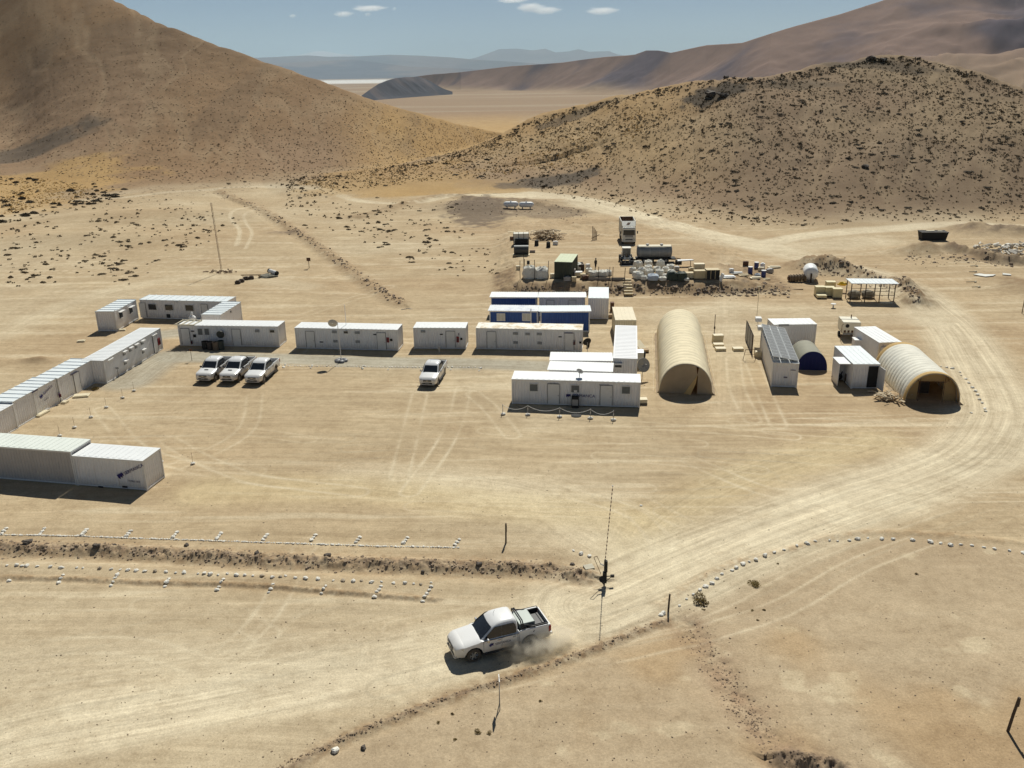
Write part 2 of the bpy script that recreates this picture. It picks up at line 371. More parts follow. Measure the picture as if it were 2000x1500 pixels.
# main haul road, its sweep up to the right, and the tracks behind
road([(-300,1560),(0,1450),(300,1390),(600,1330),(900,1265),(1100,1215),(1250,1160),(1400,1085),(1600,1005),(1800,930),(2050,860)],2.5,PALE*1.03,1.0,.12,.45)
road([(1250,1160),(1400,1085),(1600,1005),(1800,930),(2050,850),(2300,800)],3.6,PALE*.93,.6,.12,.6)
road([(-200,1330),(100,1300),(400,1290),(700,1290),(950,1250)],2.2,PALE*.97,.45,.12,.7)
road([(700,930),(900,945),(1050,975),(1130,1030),(1220,1080),(1330,1090)],3.0,PALE*1.0,.5,.16,.8)
road([(400,960),(700,955),(950,985),(1120,1000),(1230,1010)],2.5,C3(.58,.47,.27),.45,.14,.8)
road([(1270,1130),(1290,1050),(1340,1000),(1450,940),(1700,860)],3.2,C3(.57,.475,.29),.5,.16,.8)
road([(1150,1185),(1400,1075),(1640,985),(1780,940),(1890,890),(1940,830),(1942,780),(1900,700),(1850,630),(1760,565),(1660,525),(1520,490),(1400,462),(1270,430),(1130,392)],4.2,PALE,.8,.10,.5)
road([(930,379),(1000,376),(1100,384),(1180,398),(1250,420),(1330,440),(1420,462),(1520,485)],2.3,PALE*1.05,1.0,.06,.3)
road([(915,381),(960,378),(1020,382),(1080,384)],4.0,PALE*1.05,1.0,.05,.4)
road([(1480,480),(1560,462),(1650,452),(1750,446),(1850,439),(2000,444),(2200,450)],2.6,PALE*1.03,1.0,.06,.4)
road([(1400,470),(1500,480),(1600,480),(1700,470)],6,PALE*.97,.6,.08,.8)
road([(150,392),(250,385),(330,375),(400,371),(450,366),(560,364),(640,372),(700,392),(800,398),(870,385),(925,378)],1.6,PALE*1.0,.75,.06,.5)
road([(210,382),(300,366),(380,362),(470,360),(560,362)],3.2,PALE*.98,.55,.05,.7)
road([(500,400),(455,412),(452,430),(468,450),(462,480)],.5,PALE*1.05,.6,.05,.5)
road([(505,405),(478,418),(480,435),(492,455),(480,485)],.4,PALE*1.02,.5,.05,.5)
road([(0,655),(120,600),(250,560),(420,540),(600,560)],2.5,PALE*.98,.4,.08,.8)
road([(1300,620),(1420,600),(1600,610),(1800,620)],4,PALE*.97,.4,.10,.8)
road([(1420,500),(1420,800)],2.0,PALE,.25,.05,.9)
for pts in ([(905,760),(890,820),(860,880),(800,960)],[(925,770),(960,800),(1000,850)],[(1432,700),(1440,760),(1470,820)],[(1462,690),(1490,760),(1520,830)],
            [(200,800),(260,870),(330,900),(450,930),(700,960)],[(330,860),(400,900),(520,940),(700,945)],
            [(1240,1000),(1290,1060),(1300,1110)],[(1850,640),(1900,690),(1940,760),(1950,830)],[(1800,640),(1870,720),(1910,790)],
            [(430,1290),(520,1200),(600,1060)],[(450,1310),(560,1200),(640,1150)],[(0,1270),(250,1262),(420,1310)],[(280,1180),(430,1190),(520,1240)],
            [(1100,960),(1230,1000),(1300,1060)],[(1000,930),(1200,960),(1330,1020)],[(1350,900),(1500,960),(1600,960)],[(520,640),(640,600),(760,560)],[(570,700),(620,660),(700,660)],
            [(820,770),(800,850),(780,930)],[(500,760),(470,850),(300,930)],[(1500,1000),(1700,930),(1950,870)],[(1400,1060),(1650,960),(1980,900)]):
    rut(pts,.75,.16)
_q=np.random.default_rng(21)
for k in range(34):
    u0=_q.uniform(250,1900); v0=_q.uniform(820,1010); a=_q.uniform(-.12,.25); L_=_q.uniform(200,520); cv=_q.uniform(-.25,.25)
    rut([(u0+L_*t,v0+L_*t*a*.35+cv*60*t*t) for t in (0,.33,.66,1)],.75,.11,PALE*(1.1 if k%3 else .72),_q.uniform(.25,.6))
for k in range(16):
    u0=_q.uniform(1150,1500); v0=_q.uniform(1120,1215); rut([(u0-500,v0+_q.uniform(100,150)),(u0,v0),(u0+220,v0-110),(u0+520,v0-215)],.75,.12,PALE*(1.12 if k%3 else .75),_q.uniform(.3,.6))
for k in range(12):
    v0=_q.uniform(1210,1420); rut([(-50,v0+60),(250,v0+_q.uniform(-10,30)),(600,v0-60),(900,v0-130)],.75,.10,PALE*(1.1 if k%2 else .75),_q.uniform(.2,.45))
rut([(0,930),(180,880),(330,800),(430,640)],.1,.12,C3(.60,.42,.22),.0)
# gravel spread in front of the cabins
road([(330,697),(500,700),(700,706),(900,710),(1060,715)],2.0,GRAVEL,.95,.03,.4)
road([(318,700),(290,715),(250,745)],3.0,GRAVEL,.85,.03,.5); road([(300,655),(345,650),(420,640)],2.2,GRAVEL,.85,.03,.5)
# turned earth along banks and ditches
def earth(P,wd,c,amt,seed,rough=3.0):
    D,S,sg=polydist(gx,gy,P,wd*3); k=np.nonzero(D<wd*2.6)[0]
    nn=fbm(gx[k]*rough,gy[k]*rough,4,seed)
    m=np.exp(-(D[k]/wd)**2)*amt*np.clip(.75+1.1*nn,0,1.3); m=np.clip(m,0,1)[:,None]; gc[k]=gc[k]*(1-m)+np.asarray(c)*m
earth(RIDGES[0][0],1.4,BROWN*1.12,.75,50); earth(RIDGES[0][0],.5,DARK*1.6,.65,51,4)
earth(RIDGES[1][0],.45,BROWN,.7,52); earth(RIDGES[2][0],.55,BROWN*.95,.9,53); earth(RIDGES[2][0],.16,DARK*1.5,.55,56,5)
earth(RIDGES[3][0],.4,RED,.5,54); earth(RIDGES[4][0],1.3,C3(.36,.255,.165),.75,55,1.5); earth(RIDGES[5][0],.7,DARK*1.2,.9,57)
earth(RIDGES[6][0],1.5,BROWN,.75,58,1.2); earth(RIDGES[7][0],3.0,BROWN*.75,.9,59,1.0); earth(RIDGES[8][0],2.2,DARK*1.2,.8,60,1)
earth(RIDGES[9][0],4.5,C3(.26,.2,.14),.9,61,1); earth(RIDGES[10][0],2.5,BROWN*.9,.7,62,1)
for (mx,my,a,b,h),cc,am in zip(MOUNDS,[BROWN*.85,BROWN*.85,BROWN,C3(.22,.17,.12),C3(.24,.18,.125),C3(.20,.16,.11),BROWN*.9,DARK*1.4,TAN*.85,TAN*.85,BROWN*.85,BROWN,BROWN*.9,BROWN,TAN],[.9,.85,.8,.85,.7,.9,.5,.9,.35,.35,.85,.5,.8,.6,0]):
    k=np.nonzero((np.abs(gx-mx)<a*2.5)&(np.abs(gy-my)<b*2.5))[0]
    d2=((gx[k]-mx)/a)**2+((gy[k]-my)/b)**2; m=(np.exp(-d2*.8)*am*np.clip(.85+fbm(gx[k]*.9,gy[k]*.9,4,70),0,1.3)).clip(0,1)[:,None]; gc[k]=gc[k]*(1-m)+cc*m
pp=plateau(gx,gy); bank=sst(.03,.4,pp)*(1-sst(1.25,1.47,pp))*(gy<135); blend(bank*.85*np.clip(.8+fbm(gx*1.2,gy*1.2,4,71),0,1.2),BROWN*.85); blend(bank*.6*sst(.1,.5,fbm(gx*1.6,gy*1.6,4,72)),DARK*1.1)
# hills
lh=hill(LH,gr,gaz); rh=hill(RH,gr,gaz)
ml=sst(.3,3,lh)*(gr<1600); mr=sst(.3,3,rh)*(gr<1600)
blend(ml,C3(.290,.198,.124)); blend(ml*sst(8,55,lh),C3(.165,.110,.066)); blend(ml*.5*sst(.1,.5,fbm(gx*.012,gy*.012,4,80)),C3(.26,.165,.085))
_a=lambda u: math.atan2(float(ray(u,300)[0]),float(ray(u,300)[1]))
mg=sst(_a(620),_a(800),gaz)*(1-sst(_a(1000),_a(1060),gaz))*(gr<1600)*(gr>230); blend(mg*.75*(1-sst(14,30,lh)),GOLD)
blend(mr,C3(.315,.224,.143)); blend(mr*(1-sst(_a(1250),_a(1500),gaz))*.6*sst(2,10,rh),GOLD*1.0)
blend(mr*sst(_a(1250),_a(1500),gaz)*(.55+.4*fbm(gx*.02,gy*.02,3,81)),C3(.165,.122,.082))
blend(mr*.45*sst(.0,.45,fbm(gx*.03,gy*.03,4,82)),C3(.36,.275,.17))
#mt=mr*sst(.72,.95,rh/np.maximum(1,np.interp(gaz,RH[0],RH[1])*0+np.maximum(rh.max(),1)))
gl=np.abs(fbm(gaz*22+1.2*fbm(gx*.012,gy*.012,3,5),gr*.011,4,47)); blend((ml+mr).clip(0,1)*.22*sst(.16,0,gl),C3(.40,.31,.20)); blend((ml+mr).clip(0,1)*.35*sst(.15,.45,fbm(gx*.05,gy*.012,4,49)),C3(.17,.12,.078))
pxblob_later=[]
# dark outcrop on the left and gold grass below it
def pxblob(u,v,ru,rv,c,amt,seed=90):
    p=at(u,v); q=at(u+ru,v); s=at(u,v-rv); a=min(35,max(1,math.hypot(*(q-p)[:2]))); b=min(30,max(1,math.hypot(*(s-p)[:2])))
    k=np.nonzero(np.hypot(gx-p[0],gy-p[1])<3*max(a,b))[0]; dr=p[:2]/np.hypot(*p[:2])
    e=((gx[k]-p[0])*dr[1]-(gy[k]-p[1])*dr[0])/a; f=((gx[k]-p[0])*dr[0]+(gy[k]-p[1])*dr[1])/b
    d=np.hypot(e,f)+.5*fbm(gx[k]*4/a,gy[k]*4/a,4,seed); m=((1-sst(.7,1.15,d))*amt)[:,None]; gc[k]=gc[k]*(1-m)+np.asarray(c)*m
pxblob(40,300,80,20,C3(.115,.094,.074),.85); pxblob(60,362,190,28,GOLD*1.0,.75); pxblob(20,400,120,20,GOLD,.5); pxblob(760,345,160,25,GOLD,.5)
pxblob(1085,354,85,13,C3(.12,.098,.075),.95,91); pxblob(1010,362,45,8,C3(.16,.125,.09),.8,92); pxblob(935,402,62,22,C3(.17,.13,.095),.9,93); pxblob(1060,415,100,12,C3(.20,.15,.105),.7,94)
pxblob(1395,180,62,16,C3(.075,.062,.048),.9,95); pxblob(1715,127,120,10,C3(.10,.08,.058),.7,96); pxblob(1560,164,90,9,C3(.12,.094,.066),.6,97); pxblob(1120,222,60,8,C3(.12,.094,.066),.7,98)
# valley floor beyond
mf=sst(450,900,gr)*(lh<0)*(rh<0)*1.0; blend(mf,C3(.30,.215,.14)); blend(mf*.7*sst(0,.4,fbm(gx*.0008,gy*.0012,5,83)),C3(.215,.145,.09)); blend(mf*.5*sst(.1,.4,fbm(gx*.0006+9,gy*.0025,4,84)),C3(.40,.33,.24))
k=(gr>15500)&(gr<32000); blend(k*.85*sst(15500,18000,gr)*(1-sst(25000,31000,gr))*(1-sst(_a(740),_a(860),gaz)),C3(.72,.72,.70))
# split the sheet into ground, the two hills
fl=(lh[gq].mean(1)>.6)&(gr[gq[:,0]]<1500)&(lh[gq].mean(1)>=rh[gq].mean(1)); fr=(rh[gq].mean(1)>.6)&(gr[gq[:,0]]<1500)&~fl
GV=np.stack([gx,gy,gz],1)
MG=ground_mat('packed_earth','yard'); MS=ground_mat('shrubby_slope','slope')
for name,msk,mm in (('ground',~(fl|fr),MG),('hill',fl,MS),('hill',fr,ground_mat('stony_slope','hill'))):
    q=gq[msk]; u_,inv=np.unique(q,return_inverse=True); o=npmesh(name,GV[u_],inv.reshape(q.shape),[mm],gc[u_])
    if name=='ground':
        a=o.data.attributes.new('Flow','FLOAT_VECTOR','POINT'); a.data.foreach_set('vector',np.stack([fl_s[u_],fl_d[u_],fl_a[u_]],1).astype(np.float32).ravel())
    link(o,kind='structure')
# distant ranges
def range_(name,sky,rf,s,zf,amp,sc_,c0,c1,back=.25,c2=None,apron=1.15,step=.05,nr=90,rfmul=None):
    a,t=aztan(sky); az=np.arange(a[0],a[-1],R(step)); T=np.interp(az,a,t)
    D0=np.full(az.shape,float(rf)) if rfmul is None else np.interp(az,aztan([(p[0],150) for p in rfmul])[0],[p[1] for p in rfmul])
    Dc=np.maximum((HC-zf+s*D0)/(s-T),D0); hc=s*(Dc-D0)*sst(0,.02,(az-az[0])/1.0+.004)*sst(0,.02,(az[-1]-az)/1.0+.004) if rf>30000 else s*(Dc-D0)
    tt=np.concatenate([np.linspace(0,1,nr)**1.0,1+np.linspace(.03,1,16)]); W=np.maximum(Dc-D0,30)
    Rr=D0[None]+tt[:,None]*W[None]; A=np.broadcast_to(az,Rr.shape); x=np.sin(A)*Rr; y=np.cos(A)*Rr
    up=tt[:,None]**apron*hc[None]; dn=hc[None]*(1-(tt[:,None]-1)*1.05); h=np.where(tt[:,None]<=1,up,dn)
    e=np.sin(np.clip(tt,0,1)*math.pi)[:,None]*1.0+.12
    nn=fbm(x/sc_,y/sc_,6,int(rf)%97); rg=1-np.abs(fbm(x/sc_*.6+4,y/sc_*.6,5,int(rf)%89))*2
    z=zf+h+hc[None]*amp*e*(nn*.6+(rg-.6)*.6)*np.minimum(1,tt[:,None]*4); z=np.where(tt[:,None]==0,zf-3,z); z=np.maximum(z,zf-3)
    f=sst(-.22,.28,fbm(x/sc_*1.3+7,y/sc_*1.3,5,3)).ravel()[:,None]; col=np.array(c0)*(1-f)+np.array(c1)*f
    if c2 is not None:
        g=(sst(.55,.15,np.broadcast_to(tt[:,None],h.shape))).ravel()[:,None]; col=col*(1-g)+np.array(c2)*g
    n_=len(az); i=(np.arange(len(tt)-1)[:,None]*n_+np.arange(n_-1)[None]).ravel()
    o=npmesh(name,np.stack([x.ravel(),y.ravel(),z.ravel()],1),np.stack([i,i+1,i+n_+1,i+n_],1),[MF],col); return link(o,kind='structure')
MF=ground_mat('far_rock','far')
range_('mountain',[(790,152),(815,149),(845,145),(900,141),(1000,129),(1100,122),(1150,115),(1200,110),(1240,107),(1262,99),(1285,99),(1310,103),(1380,88),(1450,84),(1500,68),(1560,50),(1640,28),(1730,0),(1850,-40),(2000,-90),(2300,-150),(2700,-130)],4000,.22,ZB,.26,800,(.21,.138,.108),(.085,.066,.082),c2=(.30,.215,.14),apron=1.9,rfmul=[(790,10500),(900,8500),(1200,6200),(1500,4200),(2000,3000),(2700,2500)],step=.04)
range_('hillock',[(706,187),(722,175),(740,163),(756,157),(772,153),(795,151),(816,150),(828,153),(840,158),(853,166),(866,173),(884,179)],5200,.30,ZB,.30,260,(.055,.058,.075),(.11,.095,.10),step=.02,rfmul=[(706,5500),(884,6900)])
range_('mountain_range',[(-200,140),(100,132),(300,126),(480,128),(520,126),(560,122),(620,119),(690,116),(740,122),(800,130),(850,132),(900,134),(960,137),(1010,140)],34000,.10,ZB,.2,4000,(.15,.125,.13),(.07,.07,.10))
range_('mountain_range',[(-300,141),(0,130),(200,118),(440,114),(540,111),(600,108),(640,111),(700,110),(760,107),(820,109),(880,112),(940,117),(1010,121),(1060,125),(1200,130),(1500,138),(1700,141)],44000,.12,ZB,.2,5000,(.13,.11,.12),(.08,.08,.10))
range_('mountain_range',[(880,125),(930,112),(950,105),(975,96),(1010,95),(1040,98),(1065,95),(1085,102),(1110,100),(1130,96),(1150,101),(1190,100),(1205,106),(1240,112),(1290,125)],60000,.14,ZB,.18,6000,(.16,.14,.15),(.12,.11,.13))
range_('mountain_range',[(540,118),(570,111),(590,106),(612,101),(630,100),(650,103),(665,106),(685,107),(700,112),(730,118)],78000,.14,ZB,.15,6000,(.5,.5,.52),(.2,.19,.2))
# ================================================================ MATERIALS
WHITE=mat('white_paint',(.70,.69,.66),.5,0,.05,1.2,(.60,.52,.41),.9,.60)
def wallpaint(name,col):
    m,nt,b=newmat(name); tc=nt.nodes.new('ShaderNodeTexCoord'); co=tc.outputs['Object']; sx=nt.nodes.new('ShaderNodeSeparateXYZ'); nt.links.new(co,sx.inputs[0])
    n1=noise_node(nt,.8,5,.65,co); c=ramp(nt,n1.outputs[0],[(.3,tuple(q*.95 for q in col)),(.7,tuple(q*1.04 for q in col))]).outputs[0]
    mp=nt.nodes.new('ShaderNodeMapping'); mp.inputs['Scale'].default_value=(5,5,.35); nt.links.new(co,mp.inputs[0]); n2=noise_node(nt,1,4,.6,mp.outputs[0]); c=mixc(nt,c,(.42,.30,.19),ramp(nt,n2.outputs[0],[(.60,(0,0,0)),(.80,(.5,.5,.5))]).outputs[0])   # rust runs
    mr=nt.nodes.new('ShaderNodeMapRange'); mr.inputs[1].default_value=.75; mr.inputs[2].default_value=.12; nt.links.new(sx.outputs[2],mr.inputs[0]); n3=noise_node(nt,2.2,5,.7,co); k=nt.nodes.new('ShaderNodeMath'); k.operation='MULTIPLY'; nt.links.new(mr.outputs[0],k.inputs[0]); nt.links.new(n3.outputs[0],k.inputs[1])
    c=mixc(nt,c,(.50,.41,.28),k.outputs[0]); nt.links.new(c,b.inputs['Base Color']); b.inputs['Roughness'].default_value=.55; return m   # splashed dust along the foot
WWALL=wallpaint('white_steel_wall',(.76,.75,.74))
WROOF=mat('white_roof',(.80,.815,.81),.45,0,.03,.9,(.70,.66,.56),.7,.62)
RIBROOF=mat('pale_sheet_roof',(.78,.83,.84),.4,0,.04,.7,(.62,.62,.58),.9,.64)
STAINROOF=mat('stained_roof',(.80,.78,.70),.6,0,.05,.7,(.50,.36,.17),.9,.46)
CREAM=mat('cream_paint',(.68,.60,.42),.6,0,.05,1,(.52,.43,.28),1,.6)
BLUE=mat('blue_steel_wall',(.018,.07,.26),.5,0,.10,1.0,(.05,.10,.24),1.5,.6)
BLUECOVER=mat('blue_canvas',(.008,.014,.10),.8,0,.12,2)
DARKWIN=mat('dark_glass',(.02,.024,.03),.12,0,.1,1,spec=.6)
GREYWIN=mat('screened_window',(.13,.14,.14),.5,0,.15,4)
PALEWIN=mat('curtained_window',(.55,.52,.44),.4,0,.1,4)
GREY=mat('grey_steel',(.30,.30,.30),.5,.3,.12,3)
GALV=mat('galvanised_steel',(.52,.54,.54),.4,.5,.10,3)
BLACK=mat('black_rubber',(.018,.018,.018),.8,0,.15,4)
RUST=mat('rusty_steel',(.12,.065,.04),.8,.2,.25,4)
WOOD=mat('weathered_timber',(.36,.26,.15),.8,0,.18,5)
DWOOD=mat('dark_timber',(.075,.055,.04),.85,0,.2,6)
PLY=mat('bare_plywood',(.56,.46,.28),.7,0,.1,3)
REDM=mat('red_paint',(.30,.03,.03),.5,0,.1,3)
NAVY=mat('navy_lettering',(.012,.010,.12),.6,0,.1,3)
GLET=mat('grey_lettering',(.10,.09,.13),.6,0,.1,3)
STONE=mat('whitewashed_stone',(.74,.71,.63),.8,0,.10,6,(.50,.42,.31),3,.56)
BSTONE=mat('bare_stone',(.40,.33,.24),.9,0,.2,5)
DSTONE=mat('dark_rock',(.10,.082,.066),.9,0,.25,5)
LMAT=mat('dark_slot',(.05,.05,.05),.7)
# ================================================================ CABINS AND CONTAINERS
def corr(mb,p0,p1,z0,z1,pitch=.28,dep=.036,m=0):
    """trapezoid-corrugated sheet; outward is to the right of p0->p1"""
    L=math.hypot(p1[0]-p0[0],p1[1]-p0[1]); dx,dy=(p1[0]-p0[0])/L,(p1[1]-p0[1])/L; nx,ny=dy,-dx
    n=max(2,round(L/pitch)); pts=[]; w_=L/n
    for k in range(n):
        for f,d in ((0,0),(.25,0),(.38,-dep),(.87,-dep)): pts.append(((k+f)*w_,d))
    pts.append((L,0)); vs=[]
    for s,d in pts:
        x=p0[0]+dx*s+nx*d; y=p0[1]+dy*s+ny*d; vs+=[(x,y,z0),(x,y,z1)]
    mb.add(vs,[(2*i,2*i+2,2*i+3,2*i+1) for i in range(len(pts)-1)],m)
class Mod:
    def __init__(s,a,b,W,H=2.6,L=None,name='cabin',label='',cat='cabin',wall=None,roof='flat',rmat=None,frame=None,group=None,feats=(),zb=0.0,legs=False,origin=None,yaw=None,pitch=.28,fascia=0,noroof=False,rot=0):
        if origin is None:
            A=G(a[0],a[1],H+zb); B=G(b[0],b[1],H+zb); d=(B-A)[:2]; yaw=math.atan2(d[1],d[0])+rot; L0=math.hypot(*d)
            if L: 
                c=(A+B)/2; A=c-np.array([math.cos(yaw),math.sin(yaw),0])*L/2
            else: L=L0
            origin=(A[0],A[1])
        s.L,s.W,s.H=L,W,H; s.o=np.array([origin[0],origin[1],zb]); s.yaw=yaw
        wall=wall or WWALL; frame=frame or WHITE; rmat=rmat or WROOF
        s.root=empty(name,s.o,yaw,label,cat,group); r=s.root
        z0=.12; i=.04
        mb=MB(); 
        corr(mb,(0,i-.002),(L,i-.002),z0,H-.06,pitch); corr(mb,(L-i,0),(L-i,W),z0,H-.06,pitch); corr(mb,(L,W-i),(0,W-i),z0,H-.06,pitch); corr(mb,(i,W),(i,0),z0,H-.06,pitch)
        mb.build('wall',wall,r)
        fr=MB(); q=.11; e=.004
        for x0 in (0,L-q):
            for y0 in (0,W-q): fr.box(x0-e,x0+q+e,y0-e,y0+q+e,0.0,H-.03)
        for z_a,z_b in ((0.06,.18),(H-.14-fascia,H-.031)):
            fr.box(q+e,L-q-e,-.002,.07,z_a,z_b); fr.box(q+e,L-q-e,W-.07,W+.002,z_a,z_b); fr.box(-.002,.07,q+e,W-q-e,z_a,z_b); fr.box(L-.07,L+.002,q+e,W-q-e,z_a,z_b)
        fr.build('frame',frame,r)
        if not noroof:
            rb=MB(); ov=.02 if roof!='over' else .18
            rb.box(-ov,L+ov,-ov,W+ov,H-.03,H)
            if roof=='ribbed':
                n=max(3,round(L/.95))
                for k in range(n+1): 
                    x=k*L/n; rb.box(max(-.02,x-.03),min(L+.02,x+.03),-.03,W+.03,H,H+.06)
            if roof=='over':
                n=round(L/.3)
                for k in range(n+1):
                    x=k*L/n; rb.box(x-.02,x+.02,-ov-.01,W+ov+.01,H,H+.035)
            if roof=='flat':
                n=round(L/.5)
                for k in range(1,n):
                    x=k*L/n; rb.box(x-.10,x+.10,.12,W-.12,H,H+.02)
            rb.build('roof',rmat,r)
        # underside
        for f in feats: s.feat(*f)
    def loc(s,u,v,face='F'):
        """photo pixel -> (position along the face, height) on one wall"""
        c,sn=math.cos(s.yaw),math.sin(s.yaw); d=ray(u,v)
        R2=np.array([[c,sn],[-sn,c]]); o=R2@(-s.o[:2]); dd=R2@d[:2]
        if face=='F': t=(0-o[1])/dd[1]; a=o[0]+dd[0]*t
        elif face=='B': t=(s.W-o[1])/dd[1]; a=o[0]+dd[0]*t
        elif face=='L': t=(0-o[0])/dd[0]; a=o[1]+dd[1]*t
        elif face=='R': t=(s.L-o[0])/dd[0]; a=o[1]+dd[1]*t
        elif face=='T': t=(s.H+s.o[2]-HC)/d[2]; return o[0]+dd[0]*t,o[1]+dd[1]*t
        return a,HC+d[2]*t-s.o[2]
    def feat(s,kind,u,v,w_=1,h_=1,opt=None,face='F'):
        a,z=s.loc(u,v,face); r=s.root
        def B(mb,a0,a1,z0,z1,d0,d1,m=0):   # d = distance out from the wall
            if face=='F': mb.box(a0,a1,-d1,-d0,z0,z1,m)
            elif face=='L': mb.box(-d1,-d0,a0,a1,z0,z1,m)
            elif face=='R': mb.box(s.L+d0,s.L+d1,a0,a1,z0,z1,m)
            return mb
        x0,x1,z0,z1=a-w_/2,a+w_/2,z-h_/2,z+h_/2
        if kind in('win','wins','winp','wing'):
            g={'win':DARKWIN,'wins':GREYWIN,'winp':PALEWIN,'wing':GREYWIN}[kind]
            f=MB(); t=.05
            B(f,x0-t,x1+t,z1,z1+t,-.05,.03);B(f,x0-t,x1+t,z0-t,z0,-.05,.035);B(f,x0-t,x0,z0,z1,-.05,.03);B(f,x1,x1+t,z0,z1,-.05,.03)
            if kind=='winp': B(f,a-.02,a+.02,z0,z1,-.02,.028)
            fo=f.build('window',WHITE,r); B(MB(),x0,x1,z0,z1,-.03,.012).build('pane',g,fo)
            if opt=='hood': B(MB(),x0-.15,x1+.15,z1+.09,z1+.15,0,.42).build('awning',WHITE,r)
        elif kind=='vent':     # small louvred opening under a pale cowl
            f=MB(); B(f,x0,x1,z0,z1,-.02,.03); fo=f.build('vent',GREYWIN,r)
            l=MB(); 
            for k in range(4): B(l,x0+.02,x1-.02,z0+h_*(k+.3)/4,z0+h_*(k+.55)/4,.03,.05)
            l.build('louvre',WHITE,fo)
            if opt=='hood': B(MB(),x0-.1,x1+.1,z1+.02,z1+.16,-.01,.30).build('vent_cowl',WHITE,r)
        elif kind=='door':
            f=MB(); z0=.16; z1=opt or 2.15
            B(f,x0,x1,z0,z1,-.05,.012); do=f.build('door',WHITE,r)
            e=MB(); B(e,x0-.03,x0-.005,z0,z1+.03,-.04,.02); B(e,x1+.005,x1+.03,z0,z1+.03,-.04,.02); B(e,x0,x1,z1+.005,z1+.03,-.04,.02); e.build('door_gap',LMAT,do)
            B(MB(),x1-.14,x1-.06,1.0,1.06,.012,.06).build('handle',GREY,do)
        elif kind=='lamp': B(MB(),x0,x1,z0,z1,-.01,.12).build('wall_lamp',WHITE,r)
        elif kind=='box': B(MB(),x0,x1,z0,z1,-.02,.16).build('wall_box',opt or GREY,r)
        elif kind=='panel': B(MB(),x0,x1,z0,z1,-.05,.02).build('panel',opt or WHITE,r)
        elif kind=='dark': B(MB(),x0,x1,z0,z1,-.01,.02).build('opening',opt or BLACK,r)
        elif kind=='ac':
            mb=MB(); B(mb,x0,x1,z0,z1,-.01,.35); o=mb.build('air_conditioner',WHITE,r); B(MB(),x0+.06,x1-.06,z0+.04,z1-.16,.35,.365).build('grille',LMAT,o)
        elif kind=='ext':      # extinguisher board beside the door
            mb=MB(); B(mb,x0,x1,z0,z1,-.01,.03); o=mb.build('fire_point',opt or REDM,r)
            mb=MB(); mb.tube((a,-.12,z-h_*.35),(a,-.12,z+h_*.2),.08,.08,8); mb.tube((a,-.12,z+h_*.2),(a,-.12,z+h_*.35),.04,.03,6)
            if face=='F': mb.build('extinguisher',mat('dark_red',(.10,.015,.02),.4),o)
        elif kind=='sign': B(MB(),x0,x1,z0,z1,.0,.03).build('placard',opt or GLET,r)
        elif kind=='roofbox':
            a,b=s.loc(u,v,'T'); MB().box(a-w_/2,a+w_/2,b-h_/2,b+h_/2,s.H,s.H+.35).build('roof_box',opt or WHITE,r,bevel=.03)
def text(body,size,material,parent,M4,name='lettering',ext=.004):
    cu=bpy.data.curves.new('lettering_curve','FONT'); cu.body=body; cu.size=size; cu.extrude=ext; cu.align_x='LEFT'; cu.align_y='CENTER'; cu.resolution_u=3
    t=bpy.data.objects.new('tmp',cu); COL.objects.link(t); dg=bpy.context.evaluated_depsgraph_get(); me=bpy.data.meshes.new_from_object(t.evaluated_get(dg)); bpy.data.objects.remove(t)
    me.materials.clear(); me.materials.append(material); o=bpy.data.objects.new(name,me); link(o,parent); o.matrix_local=M4; return o
def wallmat(x,z,ang=0,out=.008):      # on the local y=0 wall, facing -y
    return Matrix.Translation((x,-out,z))@Matrix.Rotation(R(90),4,'X')@Matrix.Rotation(ang,4,'Z')
def logo(mod,u,v,s_,ang,parent,txt='SERMANCA',tsize=.36,gap=.12):
    x,z=mod.loc(u,v); c,sn=math.cos(ang),math.sin(ang)
    P=[(-.5,.32),(.5,.32),(.5,-.28),(.28,-.05),(.12,-.45),(-.05,-.1),(-.32,-.45),(-.5,-.15)]
    vs=[(x+(a*c-b*sn)*s_,-.014,z+(a*sn+b*c)*s_) for a,b in P]+[(x+(a*c-b*sn)*s_,-.004,z+(a*sn+b*c)*s_) for a,b in P]
    n=len(P); MB().add(vs,[tuple(range(n-1,-1,-1))]+[(i,(i+1)%n,n+(i+1)%n,n+i) for i in range(n)]).build('emblem',NAVY,parent)
    d=s_*.5+gap; text(txt,tsize,NAVY,parent,wallmat(x+d*c,z+d*sn,ang))
GW='white cabins and containers round the yard'
# --- yard, front left
m=Mod((141,890),(277,900),2.44,2.57,6.06,name='shipping_container',label='short white container with a navy emblem and slanting letters',cat='container',group=GW)
logo(m,235.5,929,.55,R(27),m.root,tsize=.38)
x,z=m.loc(249,939); text('TS2063 002',.22,GLET,m.root,wallmat(x,z,R(-2)))
for u in (197,244): m.feat('dark',u,951,.42,.14)
A0=m
c_,s_=math.cos(m.yaw),math.sin(m.yaw)
o=m.o[:2]-np.array([c_,s_])*(12.19+.06)+np.array([-s_,c_])*.02
Mod(None,None,2.44,2.9,12.19,origin=o,yaw=m.yaw,name='shipping_container',label='long high white container at the left edge, its end against the lettered container',cat='container',wall=mat('dull_white_wall',(.47,.44,.41),.6,0,.06,.9),rmat=mat('greenish_white_roof',(.72,.76,.70),.6,0,.04,.8),group=GW)
